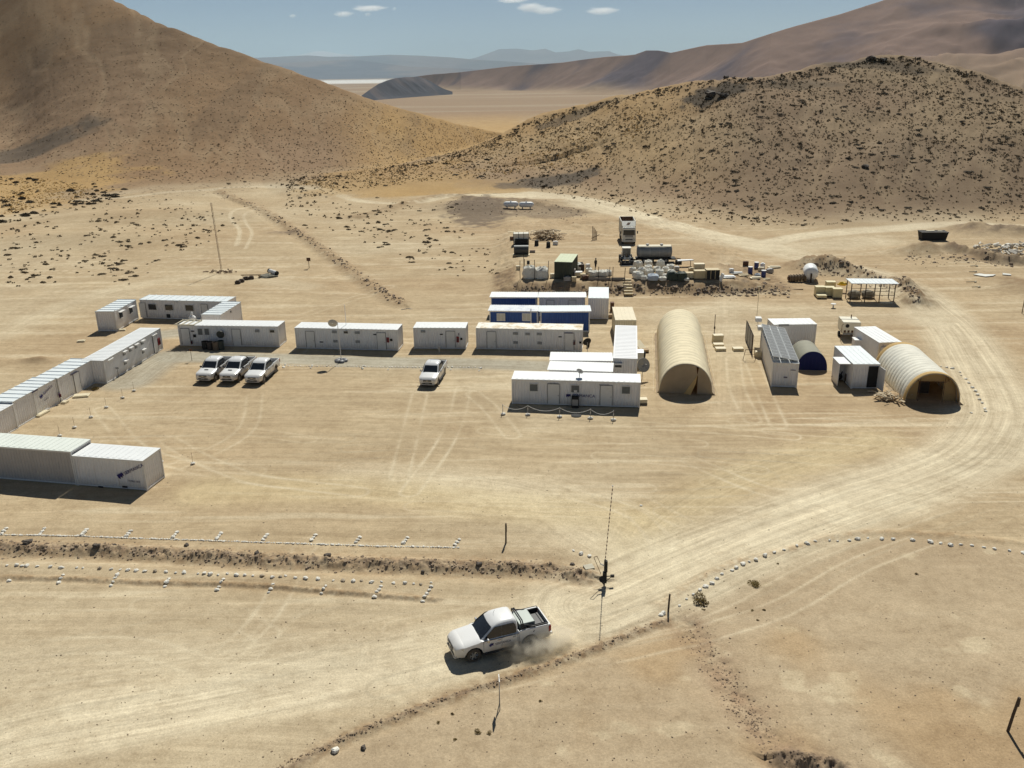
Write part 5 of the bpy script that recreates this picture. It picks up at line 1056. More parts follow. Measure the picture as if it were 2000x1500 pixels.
# tank seen end-on, coil, cream crates, shelter
p=on(1583,552); r=empty('round_tank',p,R(75),'white round-ended tank seen end-on beside the ribbed hose coil','tank'); q=MB(); n=20; rings=[]
for x,f in ((-1.9,.3),(-1.8,.65),(-1.55,.92),(-1.3,1),(1.3,1),(1.55,.92),(1.8,.65),(1.9,.3)): rings.append([(x+1.9,1.05*f*math.cos(2*math.pi*k/n),1.25+1.05*f*math.sin(2*math.pi*k/n)) for k in range(n)])
q.loft(rings); q.build('tank',WROOF,r,smooth=True); MB().box(-.12,.02,-.12,.12,0,1.4).build('ladder',DWOOD,r); MB().box(.5,3.2,-.5,.5,0,.35).build('cradle',GREY,r)
p=on(1560,552); r=empty('hose_coil',p,R(10),'brown ribbed horizontal coil left of the white round tank','coil'); q=MB(); n=14
for k in range(11): q.tube((-1.3+k*.24,.6,.6),(-1.3+k*.24+.15,.6,.6),.55 if k%2 else .48,None,n)
q.build('coil',mat('brown_hose',(.22,.16,.10),.8,0,.15,3),r); MB().tube((-1.45,.6,.6),(1.45,.6,.6),.3,.3,10).build('core',RUST,r)
YC=mat('pale_yellow_plastic',(.66,.58,.34),.5,0,.08,2)
for u,v,l,z in ((1602,579,'pale yellow crate, left end of the group beside the shelter',0),(1621,580,'pale yellow crate in the middle, a light on top',0),(1636,583,'pale yellow crate touching the shelter',0),(1623,569,'pale yellow crate in the back row beside the shelter',0),(1606,584,'low cream tray in front of the left yellow crate',0)):
    crate(u,v,1.25,1.0,.5 if v==584 else 1.35,YC,l,rz=R(-5),group='pale yellow crates',slats=False)
MB().blob((0,0,.3),.7,.35,.3,0,5,.3,10,6).build('plastic_sheet',mat('bright_yellow_plastic',(.75,.50,.03),.4),None,loc=at(1643,570)+np.array([0,0,.9]),label='bright yellow plastic thing on the crates by the shelter',cat='plastic')
MB().obox((0,0,.12),(4.6,.28,.16),0).build('plank',WOOD,None,loc=G(1537,567),rz=R(1),label='long pale plank lying alone below the bank',cat='plank')
p=G(1660,590); sh_=empty('shelter',(p[0],p[1],0),R(-6),'open shelter with a flat white roof on dark posts beside the bank','shelter')
q=MB(); q.box(-.2,6.0,-.4,2.6,2.62,2.7); 
for k in range(12): q.box(-.2+k*.55,-.16+k*.55,-.42,2.62,2.70,2.73)
q.build('roof',RIBROOF,sh_)
for x in (0,1.9,3.8,5.7):
    for y in (0,2.3): MB().box(x-.05,x+.05,y-.05,y+.05,0,2.618).build('post',DWOOD,sh_)
q=MB(); q.path([(0,0,1.0),(5.7,0,1.0)],.04,5); q.path([(0,2.3,1.0),(5.7,2.3,1.0)],.04,5); q.path([(0,0,1.9),(5.7,0,1.9)],.03,5); q.build('rail',DWOOD,sh_)
p=np.array([*(G(1685,585)[:2]),0]); 
for k,(dx,l) in enumerate(((0,'round grey bale in the left half of the open shelter'),(1.9,'round grey bale in the right half of the open shelter'))): MB().blob((0,0,.55),.9,.7,.6,0,k+40,.12,12,8).build('bale',mat('grey_bale',(.28,.25,.20),.9,0,.2,3),None,loc=(p[0]-.9+dx,p[1]+.9,0),label=l,cat='bale')
MB().obox((0,0,.06),(1.6,.7,.1),-.2).build('slab',CREAM,None,loc=G(1731,592),label='white slab on the ground at the right corner of the shelter',cat='slab')
MB().tube((0,0,0),(0,0,.55),.1,.1,8).tube((0,0,.55),(0,0,.62),.35,.35,10).build('stand',WHITE,None,loc=G(1627,602),label='small white stand in front of the yellow crates',cat='stand')
# far right mound bin, junk pile, liner
p=at(1822,468); r=empty('skip',(p[0],p[1]+.3,p[2]),R(-4),'black open skip behind the gravel mound','skip'); q=MB(); q.loft([[(-2.1,-.9,.0),(2.1,-.9,0),(2.1,.9,0),(-2.1,.9,0)],[(-2.4,-1.0,1.5),(2.4,-1.0,1.5),(2.4,1.0,1.5),(-2.4,1.0,1.5)]]); q.build('body',BLACK,r); q=MB(); q.box(-2.45,2.45,-1.05,-.98,1.45,1.56); q.box(-2.45,2.45,.98,1.05,1.45,1.56); q.build('rim',GREY,r); MB().obox((-.4,.3,1.56),(1.6,.5,.1),.2).obox((1.2,0,1.55),(.8,.4,.1),-.2).build('load',CREAM,r)
rnd=random.Random(9); q=MB()
for k in range(110): q.obox((rnd.uniform(-4.5,6),rnd.choice((-2.2,1.6))+rnd.gauss(0,.7),rnd.uniform(.05,1.0)),(rnd.uniform(.4,1.6),rnd.uniform(.1,.7),rnd.uniform(.04,.3)),rnd.uniform(0,3.1),0,rnd.uniform(-.6,.6),rnd.uniform(-.4,.4))
q.build('scrap_heap',mat('white_scrap',(.62,.58,.50),.7,0,.25,2),None,loc=at(1968,490),kind='stuff')
p=at(1950,538); r=empty('pit_liner',p,0,'white plastic liner edging a shallow brown pit','liner'); LIN=mat('white_liner',(.72,.72,.66),.4,0,.06,2)
for P in ([(-2.6,2.2),(-1.6,2.4),(-1.3,1.4),(-.3,.2),(-1.1,-.5),(-2.0,-.2),(-2.3,1.0)],[(2.7,1.6),(1.7,2.1),(1.4,1.3),(.9,.5),(.5,-.1),(1.2,-.5),(2.0,.1)]):
    z=[float(hgt(p[0]+a,p[1]+b))-p[2] for a,b in P]; vs=[(a,b,c+.06) for (a,b),c in zip(P,z)]+[(a,b,c+.16) for (a,b),c in zip(P,z)]; n=len(P); MB().add(vs,[tuple(range(n,2*n)),tuple(range(n-1,-1,-1))]+[(i,(i+1)%n,n+(i+1)%n,n+i) for i in range(n)]).build('liner_sheet',LIN,r)
for k,(u,v,l) in enumerate(((1902,521,'topmost short white stick in the line left of the pit liner'),(1900,532,'second short white stick in the line left of the pit liner'),(1899,552,'third short white stick, the longest, left of the pit liner'),(1906,562,'lowest short white stick in the line left of the pit liner'))):
    p=at(u,v); MB().path([(-.6-.3*(k==2),0,.12),(.3,0,.14)],.07,6).blob((.45,0,.1),.2,.2,.16,0,k).build('stick',CREAM,None,loc=p,label=l,cat='stick',group='sticks left of the pit liner')
p=at(1996,612); MB().path([(0,0,0),(0,0,1.8)],.05,6).build('thin_post',DWOOD,None,loc=p,label='thin dark post at the far right edge beside the track',cat='post')

rnd=random.Random(77); _n=['small grey box','low tan box','dark squat box','white tub','rust-brown case','pale crate']; _m=[GREY,PLY,BLACK,WHITE,RUST,CREAM]
for k,(u,v,w_) in enumerate(((1108,548,'in front of the green container'),(1121,549,'at the terrace edge right of the green container'),(1134,520,'behind the low cream crate with the tray'),(1148,523,'behind the left bay of the timber rack'),(1143,546,'just left of the first timber bed'),(1079,543,'between the stakes and the green container'),(1322,528,'behind the dark tarpaulins'),(1350,531,'left of the pale crate behind the plywood one'),(1382,536,'behind the black-sided crate'),(1428,534,'left of the plank heap'),(1456,520,'left of the short blue barrel'),(1486,530,'among the blue barrels'),(1503,534,'right of the blue barrels'),(1240,512,'between the loader and the tank trailer'),(1325,515,'right of the tank trailer drawbar'),(1085,478,'right of the scrap timber'),(1000,470,'left of the strapped white cube'),(1012,527,'left of the rack of white bags'))):
    i=k%6; p=on(u,v); q=MB().obox((0,0,.3),(rnd.uniform(.6,1.1),.6,.6),rnd.uniform(-.3,.3)).obox((.02,0,.63),(rnd.uniform(.5,.8),.5,.06),rnd.uniform(-.2,.2)); q.build('box',_m[i],None,loc=p,label=_n[i]+' '+w_,cat='box',bevel=.02)
# ================================================================ POSTS, MASTS, SMALL THINGS
# steel lattice mast left
p=at(433,531); r=empty('radio_mast',p,0,'very thin lattice radio mast with guy wires in the open left ground','radio mast'); q=MB(); H_=11.2
for a in range(3):
    t=a*2.094; q.path([(.12*math.cos(t),.12*math.sin(t),0),(.12*math.cos(t)-.3,.12*math.sin(t),H_)],.022,4)
for k in range(36): z=k*.31; t=(k%3)*2.094; t2=t+2.094; dx=-.3*z/H_; q.path([(.12*math.cos(t)+dx,.12*math.sin(t),z),(.12*math.cos(t2)+dx,.12*math.sin(t2),z+.31)],.014,4)
q.build('lattice',RUST,r); q=MB(); rnd=random.Random(2)
for k in range(26): a=rnd.uniform(0,6.28); d=rnd.uniform(.3,1.8); q.obox((math.cos(a)*d*1.5,math.sin(a)*d,.12),(rnd.uniform(.3,.8),.1,.1),rnd.uniform(0,3),0)
q.build('base_frame',RUST,r)
# signpost and scrap
p=at(604,524); r=empty('signpost',p,R(-5),'small rusty sign on a short post, alone in the open left ground','sign'); MB().path([(0,0,0),(0,0,1.3)],.05,6).build('post',DWOOD,r); MB().box(-.32,.32,-.03,.03,1.2,1.75).build('board',RUST,r)
for k,(u,v,l) in enumerate(((465,554,'lowest of the small dark blocks by the pale beam'),(472,551,'second small dark block by the pale beam'),(481,546,'third small dark block by the pale beam'),(491,545,'uppermost small dark block under the pale beam'))):
    MB().obox((0,0,.2),(.8,.6,.4),.1*k).obox((0,0,.45),(.5,.4,.1),.1*k).build('block',DWOOD,None,loc=at(u,v),label=l,cat='block',group='dark blocks by the pale beam')
MB().path([(-1.6,0,.5),(1.6,0,.5)],.09,6).path([(-1.3,0,0),(-1.3,0,.5)],.05,5).path([(1.3,0,0),(1.3,0,.5)],.05,5).build('beam',WOOD,None,loc=at(491,543),label='long pale beam on short legs in the open left ground',cat='beam')
p=at(534,538); r=empty('scrap_drum',p,R(-35),'white cylinder with dark ends tipped on its side, right of the beam','drum'); MB().tube((-.8,0,.65),(.8,0,.45),.34,.34,14).build('drum',WHITE,r); MB().tube((-.95,0,.67),(-.8,0,.65),.38,.38,12).tube((.8,0,.45),(.95,0,.43),.38,.38,12).build('end_ring',BLACK,r); MB().box(-.5,.5,-.5,.2,0,.25).build('cradle',RUST,r)
MB().blob((0,0,.1),1.3,.9,.35,0,8,.4,12,6,1).build('ash_heap',mat('grey_heap',(.20,.19,.15),.9,0,.3,4),None,loc=at(523,541),label='low grey heap between the beam and the tipped cylinder',cat='heap')
# tall antenna pole in the foreground
p=at(1180,1140); r=empty('antenna_pole',p,0,'tall thin banded mast with a dark cluster of equipment at its foot','antenna mast')
q=MB().tube((0,0,-.1),(.03,0,1.9),.05,.045,8); q.build('pole',mat('dark_pole',(.05,.045,.04),.6),r)
q=MB(); q.box(-.10,.14,-.12,.10,.25,1.0); q.box(-.02,.18,-.06,.16,1.0,1.75); q.tube((-.14,-.02,.55),(-.14,-.24,.62),.17,.22,10); q.build('equipment_box',BLACK,r)
q=MB().path([(-.62,0,.62),(.45,0,.70)],.03,5); q.path([(.08,0,.3),(.45,0,.66)],.025,5); q.path([(-.35,0,.55),(.0,0,.05)],.025,5); q.box(.38,.62,-.06,.06,.62,.78); q.build('cross_arm',BLACK,r)
q=MB().path([(-.22,0,.85),(-.68,0,2.05),(-.48,0,2.12),(-.25,0,1.55)],.02,4); q.build('wire_frame',RUST,r); MB().obox((-.12,0,1.5),(.40,.03,.08),0,0,0,R(30)).build('reflector',WHITE,r)
q=MB(); q.path([(.03,0,1.9),(.36,0,6.85)],.012,5); q.build('whip',mat('dull_whip',(.35,.28,.22),.6),r); q=MB()
for k in range(18): z=2.0+k*.27; x=.03+(z-1.9)*.33/4.95; q.tube((x,0,z),(x+.008,0,z+.11),.030,.030,6)
q.build('whip_band',mat('dark_red_band',(.08,.025,.02),.6),r); MB().blob((.36,0,6.9),.05,.05,.05,0,1,0,8,6).build('whip_tip',WHITE,r)
MB().obox((0,0,.06),(.62,.5,.12),.3,0,.05).build('slab',mat('grey_slab',(.50,.46,.36),.8),None,loc=at(1150,1110),label='pale square slab at the right end of the ditch',cat='slab')
def post(u,v,h,lean,label,board=None,r_=.06):
    p=at(u,v); t=R(lean); x,z=math.sin(t)*h,math.cos(t)*h; root=empty('wooden_post',p,0,label,'post','dark wooden posts beside the roads'); MB().tube((0,0,-.15),(x*.5,.01,z*.5),r_,r_*.95,7).tube((x*.5,.01,z*.5),(x,0,z),r_*.95,r_*.9,7).build('post',DWOOD,root)
    if board: MB().obox((x*board[2],-.05,z*board[3]),(board[0],.03,board[1]),board[4]).build('board',DWOOD,root)
    return root
post(988,1061,1.5,1,'dark post with a short peg, just above the right end of the ditch',(.12,.5,1,.75,0)); post(1305,1194,1.2,2,'bare dark post where the right stone line begins'); post(1968,1428,2.0,6,'leaning dark post with a board, lower right corner',(.10,.5,1.0,.88,.2),.075)
p=at(976,1382); r=empty('signpost',p,R(4),'thin signpost seen edge-on below the moving truck','sign'); MB().path([(0,-.22,0),(0,0,.9),(0,0,1.75)],.025,5).path([(0,.22,0),(0,0,.9)],.025,5).build('leg',GREY,r); MB().box(-.02,.02,-.3,.3,1.2,1.75).build('board',WHITE,r)
# chain fence in front of the office
pts=[(982,809,'chain post farthest left, on bright ground before the office'),(1031,811,'first white chain post from the left, before the office'),(1093,815,'second white chain post, before the office'),(1153,818,'third white chain post, right of the office door'),(1198,821,'last white chain post on the right, before the office')]
PP=[at(u,v) for u,v,_ in pts]; P0=PP0=None
for (u,v,l),p in zip(pts,PP):
    r=empty('chain_post',p,0,l,'chain post','white chain posts'); q=MB(); [q.tube((0,0,.25*k),(0,0,.25*k+.245),.03,.03,8,k%2) for k in range(4)]; q.build('post',[WHITE,GREY],r)
q=MB()
for a,b in zip(PP[:-1],PP[1:]):
    n=12; C=[]
    for k in range(n+1): t=k/n; z=.95-(1-(2*t-1)**2)*.42; C.append((a[0]+(b[0]-a[0])*t,a[1]+(b[1]-a[1])*t,z+a[2]*(1-t)+b[2]*t))
    q.path(C,.018,4)
q.build('chain',WHITE,None,label='white drooping chain hung between the posts before the office',cat='chain')
for k,(u,v,l) in enumerate(((983,810,'white bollard footing left of the office shadow'),(1031,811.5,'white footing below the first chain post'),(1093,815,'white footing below the second chain post'),(1153,818,'white footing below the third chain post'),(1198,821,'white footing below the last chain post'))):
    MB().blob((0,0,.08),.26,.2,.14,0,k,.15,9,6,1).build('footing_stone',STONE,None,loc=at(u,v),label=l,cat='stone',group='white footing stones before the office')
MB().tube((0,0,0),(0,0,.05),.48,.48,20).tube((0,0,.05),(0,0,.07),.36,.36,16).build('black_disc',BLACK,None,loc=at(1125.5,812)+np.array([0,0,.01]),label='flat black disc on the ground before the office door',cat='lid')
for s,l in ((0,'bench'),):
    p=OFF.loc(1124,783); r=empty('door_unit',(0,0,0),0,'dark heater unit standing against the office wall under the middle window','heater'); r.location=Matrix.Translation(OFF.root.location)@Matrix.Rotation(OFF.yaw,4,'Z')@Vector((p[0],-.45,0)); r.rotation_euler=(0,0,OFF.yaw); MB().box(-.35,.35,-.2,.3,.05,1.15).build('casing',BLACK,r,bevel=.03); MB().box(-.28,.28,-.22,-.2,.3,.9).build('grille',GREY,r)
# satellite dishes
def dish(loc,rad,rz,el,label,m_=GREY,h=.6):
    r=empty('satellite_dish',loc,rz,label,'satellite dish','satellite dishes'); q=MB(); n=20; T=Matrix.Translation((0,0,h))@Matrix.Rotation(R(el),4,'X'); rings=[]
    for f in (.05,.35,.65,.85,1.0): rings.append([tuple(T@Vector((rad*f*math.cos(2*math.pi*k/n),rad*f*math.sin(2*math.pi*k/n),.25*rad*f*f))) for k in range(n)])
    o=q.loft(rings,0,True,False).build('dish',m_,r,smooth=True); md=o.modifiers.new('s','SOLIDIFY'); md.thickness=.03
    MB().path([(0,0,0),(0,0,h)],.035,6).build('stand',GREY,r); a=T@Vector((0,rad*.8,.2*rad)); b=T@Vector((0,0,rad*.9)); MB().path([tuple(a),tuple(b)],.015,5).obox(tuple(b),(.1,.1,.1)).build('feed_arm',GREY,r)
x,y=OFF.loc(1131,742,'T'); P=Matrix.Translation(OFF.root.location)@Matrix.Rotation(OFF.yaw,4,'Z')
dish(P@Vector((x,.9,2.6)),.34,R(150),60,'small grey dish on the office cabin roof',h=.55)
dish((*G(1254,740)[:2],0),.75,R(25),70,'big grey dish on the ground behind the office cabin end',h=1.5)
dish((*G(1147,690)[:2],0),.5,R(200),70,'small dark dish on the ground at the right end of the stained-roof cabin',BLACK,h=1.3)
MB().path([(0,0,0),(0,0,2.4)],.03,5).build('roof_mast',WHITE,None,loc=(*G(676,634,2.6)[:2],2.6),label='thin white mast on the roof of the cabin with the dish',cat='mast')
p=G(667,706); r=empty('dish_pole',p,0,'tall white pole carrying a pale dish, rocks at its foot, beyond the parked pickups','dish pole'); MB().path([(0,0,0),(-.1,0,4.6)],.04,6).build('pole',WHITE,r); MB().loft([[(-.65+.52*f*math.cos(2*math.pi*k/20),.12*f*f-.10*f*math.sin(2*math.pi*k/20),4.4+.45*f*math.sin(2*math.pi*k/20)) for k in range(20)] for f in (.05,.5,.8,1)],0,True,False).build('dish',mat('dish_cream',(.50,.48,.42),.6),r,smooth=True); q=MB(); [q.blob((math.cos(k)*.45,math.sin(k)*.4,.12),.32,.28,.2,0,k) for k in range(6)]; q.build('foot_stone',GREY,r)
# barrels by the first cabin
for k,(u,v,h,m_,l) in enumerate(((401,683,1.0,BLACK,'black barrel, leftmost before the cabin with screened windows'),(411,684,1.0,mat('very_dark_drum',(.035,.03,.03),.6),'dark barrel, second from left before the cabin'),(422,685,1.05,mat('brown_drum',(.13,.10,.075),.7),'brown barrel between the dark ones before the cabin'),(432,684,1.1,mat('dark_green_drum',(.03,.04,.035),.6),'dark green barrel under the round lid'))):
    p=G(u,v); p[1]+=.1; r=empty('barrel',p,0,l,'barrel','barrels before the cabin'); MB().tube((0,0,0),(0,0,h),.34,.36,14).build('drum',m_,r); q=MB(); [q.tube((0,0,z),(0,0,z+.04),.38,.38,14) for z in (.3,.65,h-.04)]; q.build('hoop',m_,r)
MB().tube((0,-.05,0),(0,.05,0.02),.46,.46,18).tube((0,-.1,0),(0,-.05,.0),.15,.15,10).build('disc',mat('dark_disc',(.05,.055,.05),.6),None,loc=G(432,681)+np.array([0,.35,1.62]),label='round dark disc propped above the dark green barrel',cat='disc')
r=crate(387,675,1.6,.5,.45,GREY,'low grey bench left of the barrels',slats=False); MB().box(-.3,.3,-.25,.25,0,.8).tube((0,0,.8),(0,0,.95),.2,.2,8).build('canister',mat('dark_blue_canister',(.03,.045,.06),.6),None,loc=G(374,674),label='dark canister at the left end of the bench',cat='canister')
# roof frame and white bell on the first cabin
p=G(375,618,2.6); MB().blob((0,0,.35),.42,.42,.45,0,4,.2,10,7).blob((0,0,.95),.16,.16,.25,0,5,.1,8,6).build('roof_ventilator',WHITE,None,loc=(*p[:2],2.0),label='white bulb-shaped ventilator behind the cabin with screened windows',cat='ventilator')
q=MB(); [q.box(-1.5+k*.75,-1.42+k*.75,-1.0,1.1,.05,.12) for k in range(4)]; q.box(-1.6,.9,-1.05,-.97,0,.12); q.box(-1.6,.9,1.0,1.08,0,.12); q.build('roof_frame',CREAM,None,loc=(*G(373,631,2.6)[:2],2.6),rz=R(-8),label='cream slatted frame lying on the left end of a cabin roof',cat='frame')
# small signs and props
for u,v,h,l in ((375,705,1.3,'thin rusty stake with a tag at the gravel edge, left of the parked pickups'),(232,738,1.1,'small sign on a post against the left row cabin'),(978,681,1.0,'small sign stake before the stained-roof cabin, left'),(1082,682,1.0,'small sign stake before the stained-roof cabin, right'),(858,690,.6,'short pale stake in the shade behind the lone pickup')):
    p=G(u,v); r=empty('marker_sign',p,0,l,'marker','small marker signs'); MB().path([(0,0,0),(0,0,h)],.025,5).build('stake',DWOOD if h>.7 else WHITE,r); MB().box(-.16,.16,-.02,.02,h-.12,h+.12).build('tag',RUST if u==375 else GREY,r)
for u,v,sx,sy,l,m_ in ((160,775,1.5,.9,'pale step slab before the pale door of the left row',CREAM),(127,788,.6,.5,'small pale block at the foot of the left row wall',CREAM),(83,810,1.5,.6,'long pale slab along the foot of the left row',CREAM),(88,803,.6,.5,'small white block beside the long slab of the left row',WHITE),(236,646,1.2,.5,'flat pale slab before the left arm of the U-block',CREAM),(159,667,.9,.6,'flat pale stone slab by the rubble behind the left row',CREAM),(612,734,.5,.3,'x',WHITE)):
    if l=='x': continue
    MB().obox((0,0,.08),(sx,sy,.16),R(80 if u<130 else 10)).obox((.02,0,.18),(sx*.8,sy*.8,.04),R(80 if u<130 else 10)).build('slab',m_,None,loc=at(u,v),label=l,cat='slab')
# stakes with flags beside the left row
for k,(u,v) in enumerate(((262,765),(240,779),(208,797),(178,816),(146,836),(117,852),(377,907),(315,903))):
    p=at(u,v); l=['topmost','second','third','fourth','fifth','lowest'][k]+' pale stone footing in the slanting line beside the left row' if k<6 else ['pale footing stone alone in the yard right of the lettered container','pale footing stone close to the end of the lettered container'][k-6]
    fo=MB().blob((0,0,.08),.22,.17,.12,0,k+20,.15,9,6,1).build('footing_stone',STONE,None,loc=p,label=l,cat='stone',group='footing stones of the left line'); MB().path([(0,0,.1),(0,0,1.05)],.012,5).build('rod',RUST,fo)
# pallets right of long tent
for k,(u,v,h,l) in enumerate(((1401,668,1,'stack of tan blocks, tallest of those right of the cream tunnel tent'),(1403,676,.35,'flat tan block directly below the tall stack'),(1407,684,.35,'lowest flat tan block in the column below the stack'),(1441,684,.35,'flat tan block standing apart to the right'))):
    q=MB(); n=3 if h==1 else 1
    for j in range(n): q.obox((.02*j,0,.17+j*.3),(1.15,.8,.28),.03*j)
    q.box(-.5,.5,-.35,-.25,0,.03); q.box(-.5,.5,.25,.35,0,.03); q.build('block_pallet',CREAM,None,loc=G(u,v),label=l,cat='block',group='tan blocks right of the tent')
post(1395,648,2.2,0,'slender brown post right of the long cream tent',(.2,.3,1,.25,0),.045)
r=empty('light_mast',(*G(1478,620)[:2],0),0,'thin T-topped mast rising behind the screen fence','mast'); MB().path([(0,0,0),(0,0,4.0)],.035,5).build('pole',CREAM,r); MB().box(-.25,.25,-.05,.05,4.0,4.1).build('head',CREAM,r)
p=G(1480,712); q=MB(); q.path([(-.9,0,0),(-.7,0,1.2),(.3,.1,1.2),(.5,.1,0)],.03,5); q.path([(-.8,0,.6),(.4,.1,.6)],.02,5); q.path([(-.7,0,1.2),(-.3,.9,.9),(.3,.1,1.2)],.02,5); q.build('tube_frame',RUST,None,loc=(p[0]-.3,p[1]+1.6,0),label='light tubular frame leaning beside the solar cabin',cat='frame')
MB().box(-.35,.35,-.3,.3,0,.6).box(-.3,.3,-.25,.25,.6,.66).build('small_box',CREAM,None,loc=G(1480,697),label='small pale box at the foot of the screen fence',cat='box')
p=G(1634,742); q=MB(); q.path([(-.4,0,.1),(-.1,.1,1.2),(.2,.1,.2),(.5,0,.9)],.07,6); q.blob((.1,0,.35),.4,.35,.4,0,9,.3,9,6); q.path([(-.6,-.1,.4),(.3,.1,.9)],.05,5); q.build('scrap_bundle',BLACK,None,loc=p,label='tangled dark scrap leaning on the little open shed',cat='scrap')
MB().tube((0,0,0),(0,0,.9),.32,.32,14).tube((0,0,.9),(0,0,.93),.27,.27,12).build('drum',mat('brown_old_drum',(.10,.07,.05),.7),None,loc=G(1655,747),label='brown drum between the small shed and the open container',cat='drum')
rnd=random.Random(11); q=MB()
for k in range(46): q.obox((rnd.gauss(0,.65),rnd.gauss(0,.55),rnd.uniform(.03,.45)),(rnd.uniform(.2,.9),rnd.uniform(.06,.2),rnd.uniform(.04,.12)),rnd.uniform(0,3.1),0,rnd.uniform(-.6,.6),rnd.uniform(-.4,.4))
q.build('wood_offcuts',mat('pale_offcuts',(.52,.42,.28),.85,0,.25,4),None,loc=at(1737,778),kind='stuff')
for u,v,sx,sz,l,m_ in ((1196,608,.45,1.2,'brown upright cylinder rack beside the tall plain white cabin',RUST),(1194,622,1.0,.5,'tan box against the foot of the tall plain white cabin',WOOD),(1262,690,.6,.35,'small dark-edged box right of the bright white cabin',WOOD),(1254,790,1.0,.5,'cream sack-like box at the right end of the office cabin',CREAM)):
    crate(u,v,sx,.7,sz,m_,l,slats=False)
MB().obox((0,0,.5),(.9,1.6,.06),.5,0,.5).build('plywood_sheet',CREAM,None,loc=G(1250,682),label='tan panel leaning against the bright white cabin',cat='panel')
for u,v,l in ((1255,700,'dark tyre standing against the bright white cabin side'),(1146,678,'dark tyre at the right end of the stained-roof cabin')):
    q=MB(); n=16; 
    rings=[[(a*math.cos(2*math.pi*k/n),b_,.4+a*math.sin(2*math.pi*k/n)) for k in range(n)] for a,b_ in ((.24,-.11),(.36,-.12),(.40,-.06),(.40,.06),(.36,.12),(.24,.11),(.24,-.11))]; q.loft(rings,0,True,False).build('tyre',BLACK,None,smooth=True,loc=G(u,v)+np.array([.15,0,0]),rz=R(70),label=l,cat='tyre')
# fine wires and stray white pipe
MB().path([(-.9,-.5,.06),(0,.1,.06),(.9,-.5,.06)],.05,5).build('bent_pipe',WHITE,None,loc=at(797,602),label='short bent white pipe on the ground above the dish cabin',cat='pipe')
# ================================================================ STONES
def rockmesh(name,seed,mat_,n=9,k=6,amp=.22):
    m_=MB().blob((0,0,0),1,1,.75,0,seed,amp,n,k); o=m_.build(name,mat_); me=o.data; bpy.data.objects.remove(o); return me
WS=[rockmesh('stone_shape',s,STONE) for s in range(6)]; BS=[rockmesh('stone_shape',s+30,BSTONE) for s in range(5)]; DS=[rockmesh('rock_shape',s+50,DSTONE,8,5,.3) for s in range(5)]
def stones(pts,size,name,label,group,cat='stone',meshes=None,jit=.0,flat=.7,sv=.3):
    meshes=meshes or WS; pts=np.array(pts,float); P=at(pts[:,0],pts[:,1]) if len(pts)>1 else [at(*pts[0])]
    for p in P:
        o=bpy.data.objects.new(name,meshes[int(rng.integers(len(meshes)))]); s=size*(1+sv*rng.uniform(-1,1)); o.scale=(s*rng.uniform(.85,1.3),s*rng.uniform(.8,1.1),s*flat*rng.uniform(.8,1.2)); o.rotation_euler=(rng.uniform(-.2,.2),rng.uniform(-.2,.2),rng.uniform(0,6.28))
        o.location=(float(p[0]+rng.uniform(-jit,jit)),float(p[1]+rng.uniform(-jit,jit)),float(p[2])+s*.30); link(o,None,None,label,cat,group)
def resample(pts,n,n0=6):
    P=smoothline(pts,n0); d=np.r_[0,np.cumsum(np.hypot(*np.diff(P,axis=0).T))]; t=np.linspace(0,d[-1],n); return np.stack([np.interp(t,d,P[:,0]),np.interp(t,d,P[:,1])],1)
def arow(pts): return pts
L1='small whitewashed stone in the straight kerb row above the long ditch'
stones(resample([(0,1046),(150,1048),(300,1052),(500,1059),(700,1065),(895,1070)],185,4),.082,'kerb_stone',L1,'kerb row above the ditch',jit=.03)
tk_=[(8,1040),(83,1040),(165,1042),(251,1043),(342,1045),(428,1048),(518,1050),(612,1051),(699,1055),(792,1056),(893,1061)]
for k,(u,v) in enumerate(tk_):
    stones([(u-4,v+4),(u,v-1),(u+4,v-6)],.15,'kerb_stone','whitewashed stone of a short slanting tick rising from the kerb row','ticks of the kerb row',sv=.15)
low=[(14,1105),(33,1105),(44,1106),(53,1106),(73,1107),(99,1108),(120,1110),(150,1110),(162,1110),(195,1111),(217,1112),(235,1113),(250,1114),(266,1115),(283,1116),(303,1116),(324,1117),(343,1119),(360,1119),(387,1121),(399,1120),(411,1122),(426,1123),(444,1121),(462,1124),(478,1124),(494,1125),(512,1125),(532,1128),(548,1127),(558,1125),(577,1129),(597,1130),(621,1131),(651,1134),(670,1135),(690,1136),(706,1135),(726,1138),(745,1137),(769,1140),(791,1140),(808,1141),(822,1142),(842,1138)]
stones(low[0::2],.13,'edge_stone','rounded pale stone in the spaced row below the ditch','spaced stones below the ditch',flat=.8,sv=.35)
stones(low[1::2],.13,'edge_stone','rounded pale stone in the spaced row below the ditch','spaced stones below the ditch',meshes=WS+BS[:2],flat=.8,sv=.35)
for k,(u,v,n_) in enumerate([(20,1131,1),(121,1128,3),(225,1130,4),(328,1135,3),(432,1139,4),(531,1147,3),(634,1149,3),(740,1153,4),(836,1157,5)]):
    stones([(u+(j-n_/2)*4.2,v-(j-n_/2)*7) for j in range(n_)],.13,'tick_stone','elongated white stone in a short slanting line of the lower row','slanting ticks of the lower row',flat=.8,sv=.2)
rr_=[(1295,1198),(1327,1183),(1341,1170),(1354,1161),(1367,1152),(1378,1146),(1391,1140),(1400,1131),(1410,1122),(1430,1115),(1438,1110),(1451,1103),(1463,1098),(1476,1094),(1494,1086),(1512,1080),(1531,1075),(1556,1067),(1576,1063),(1592,1058),(1620,1056),(1636,1057),(1659,1056),(1675,1053),(1695,1051),(1722,1053),(1744,1054),(1782,1056),(1817,1060),(1837,1062),(1856,1066),(1876,1065),(1898,1067),(1921,1071),(1942,1074),(1971,1078),(1999,1083)]
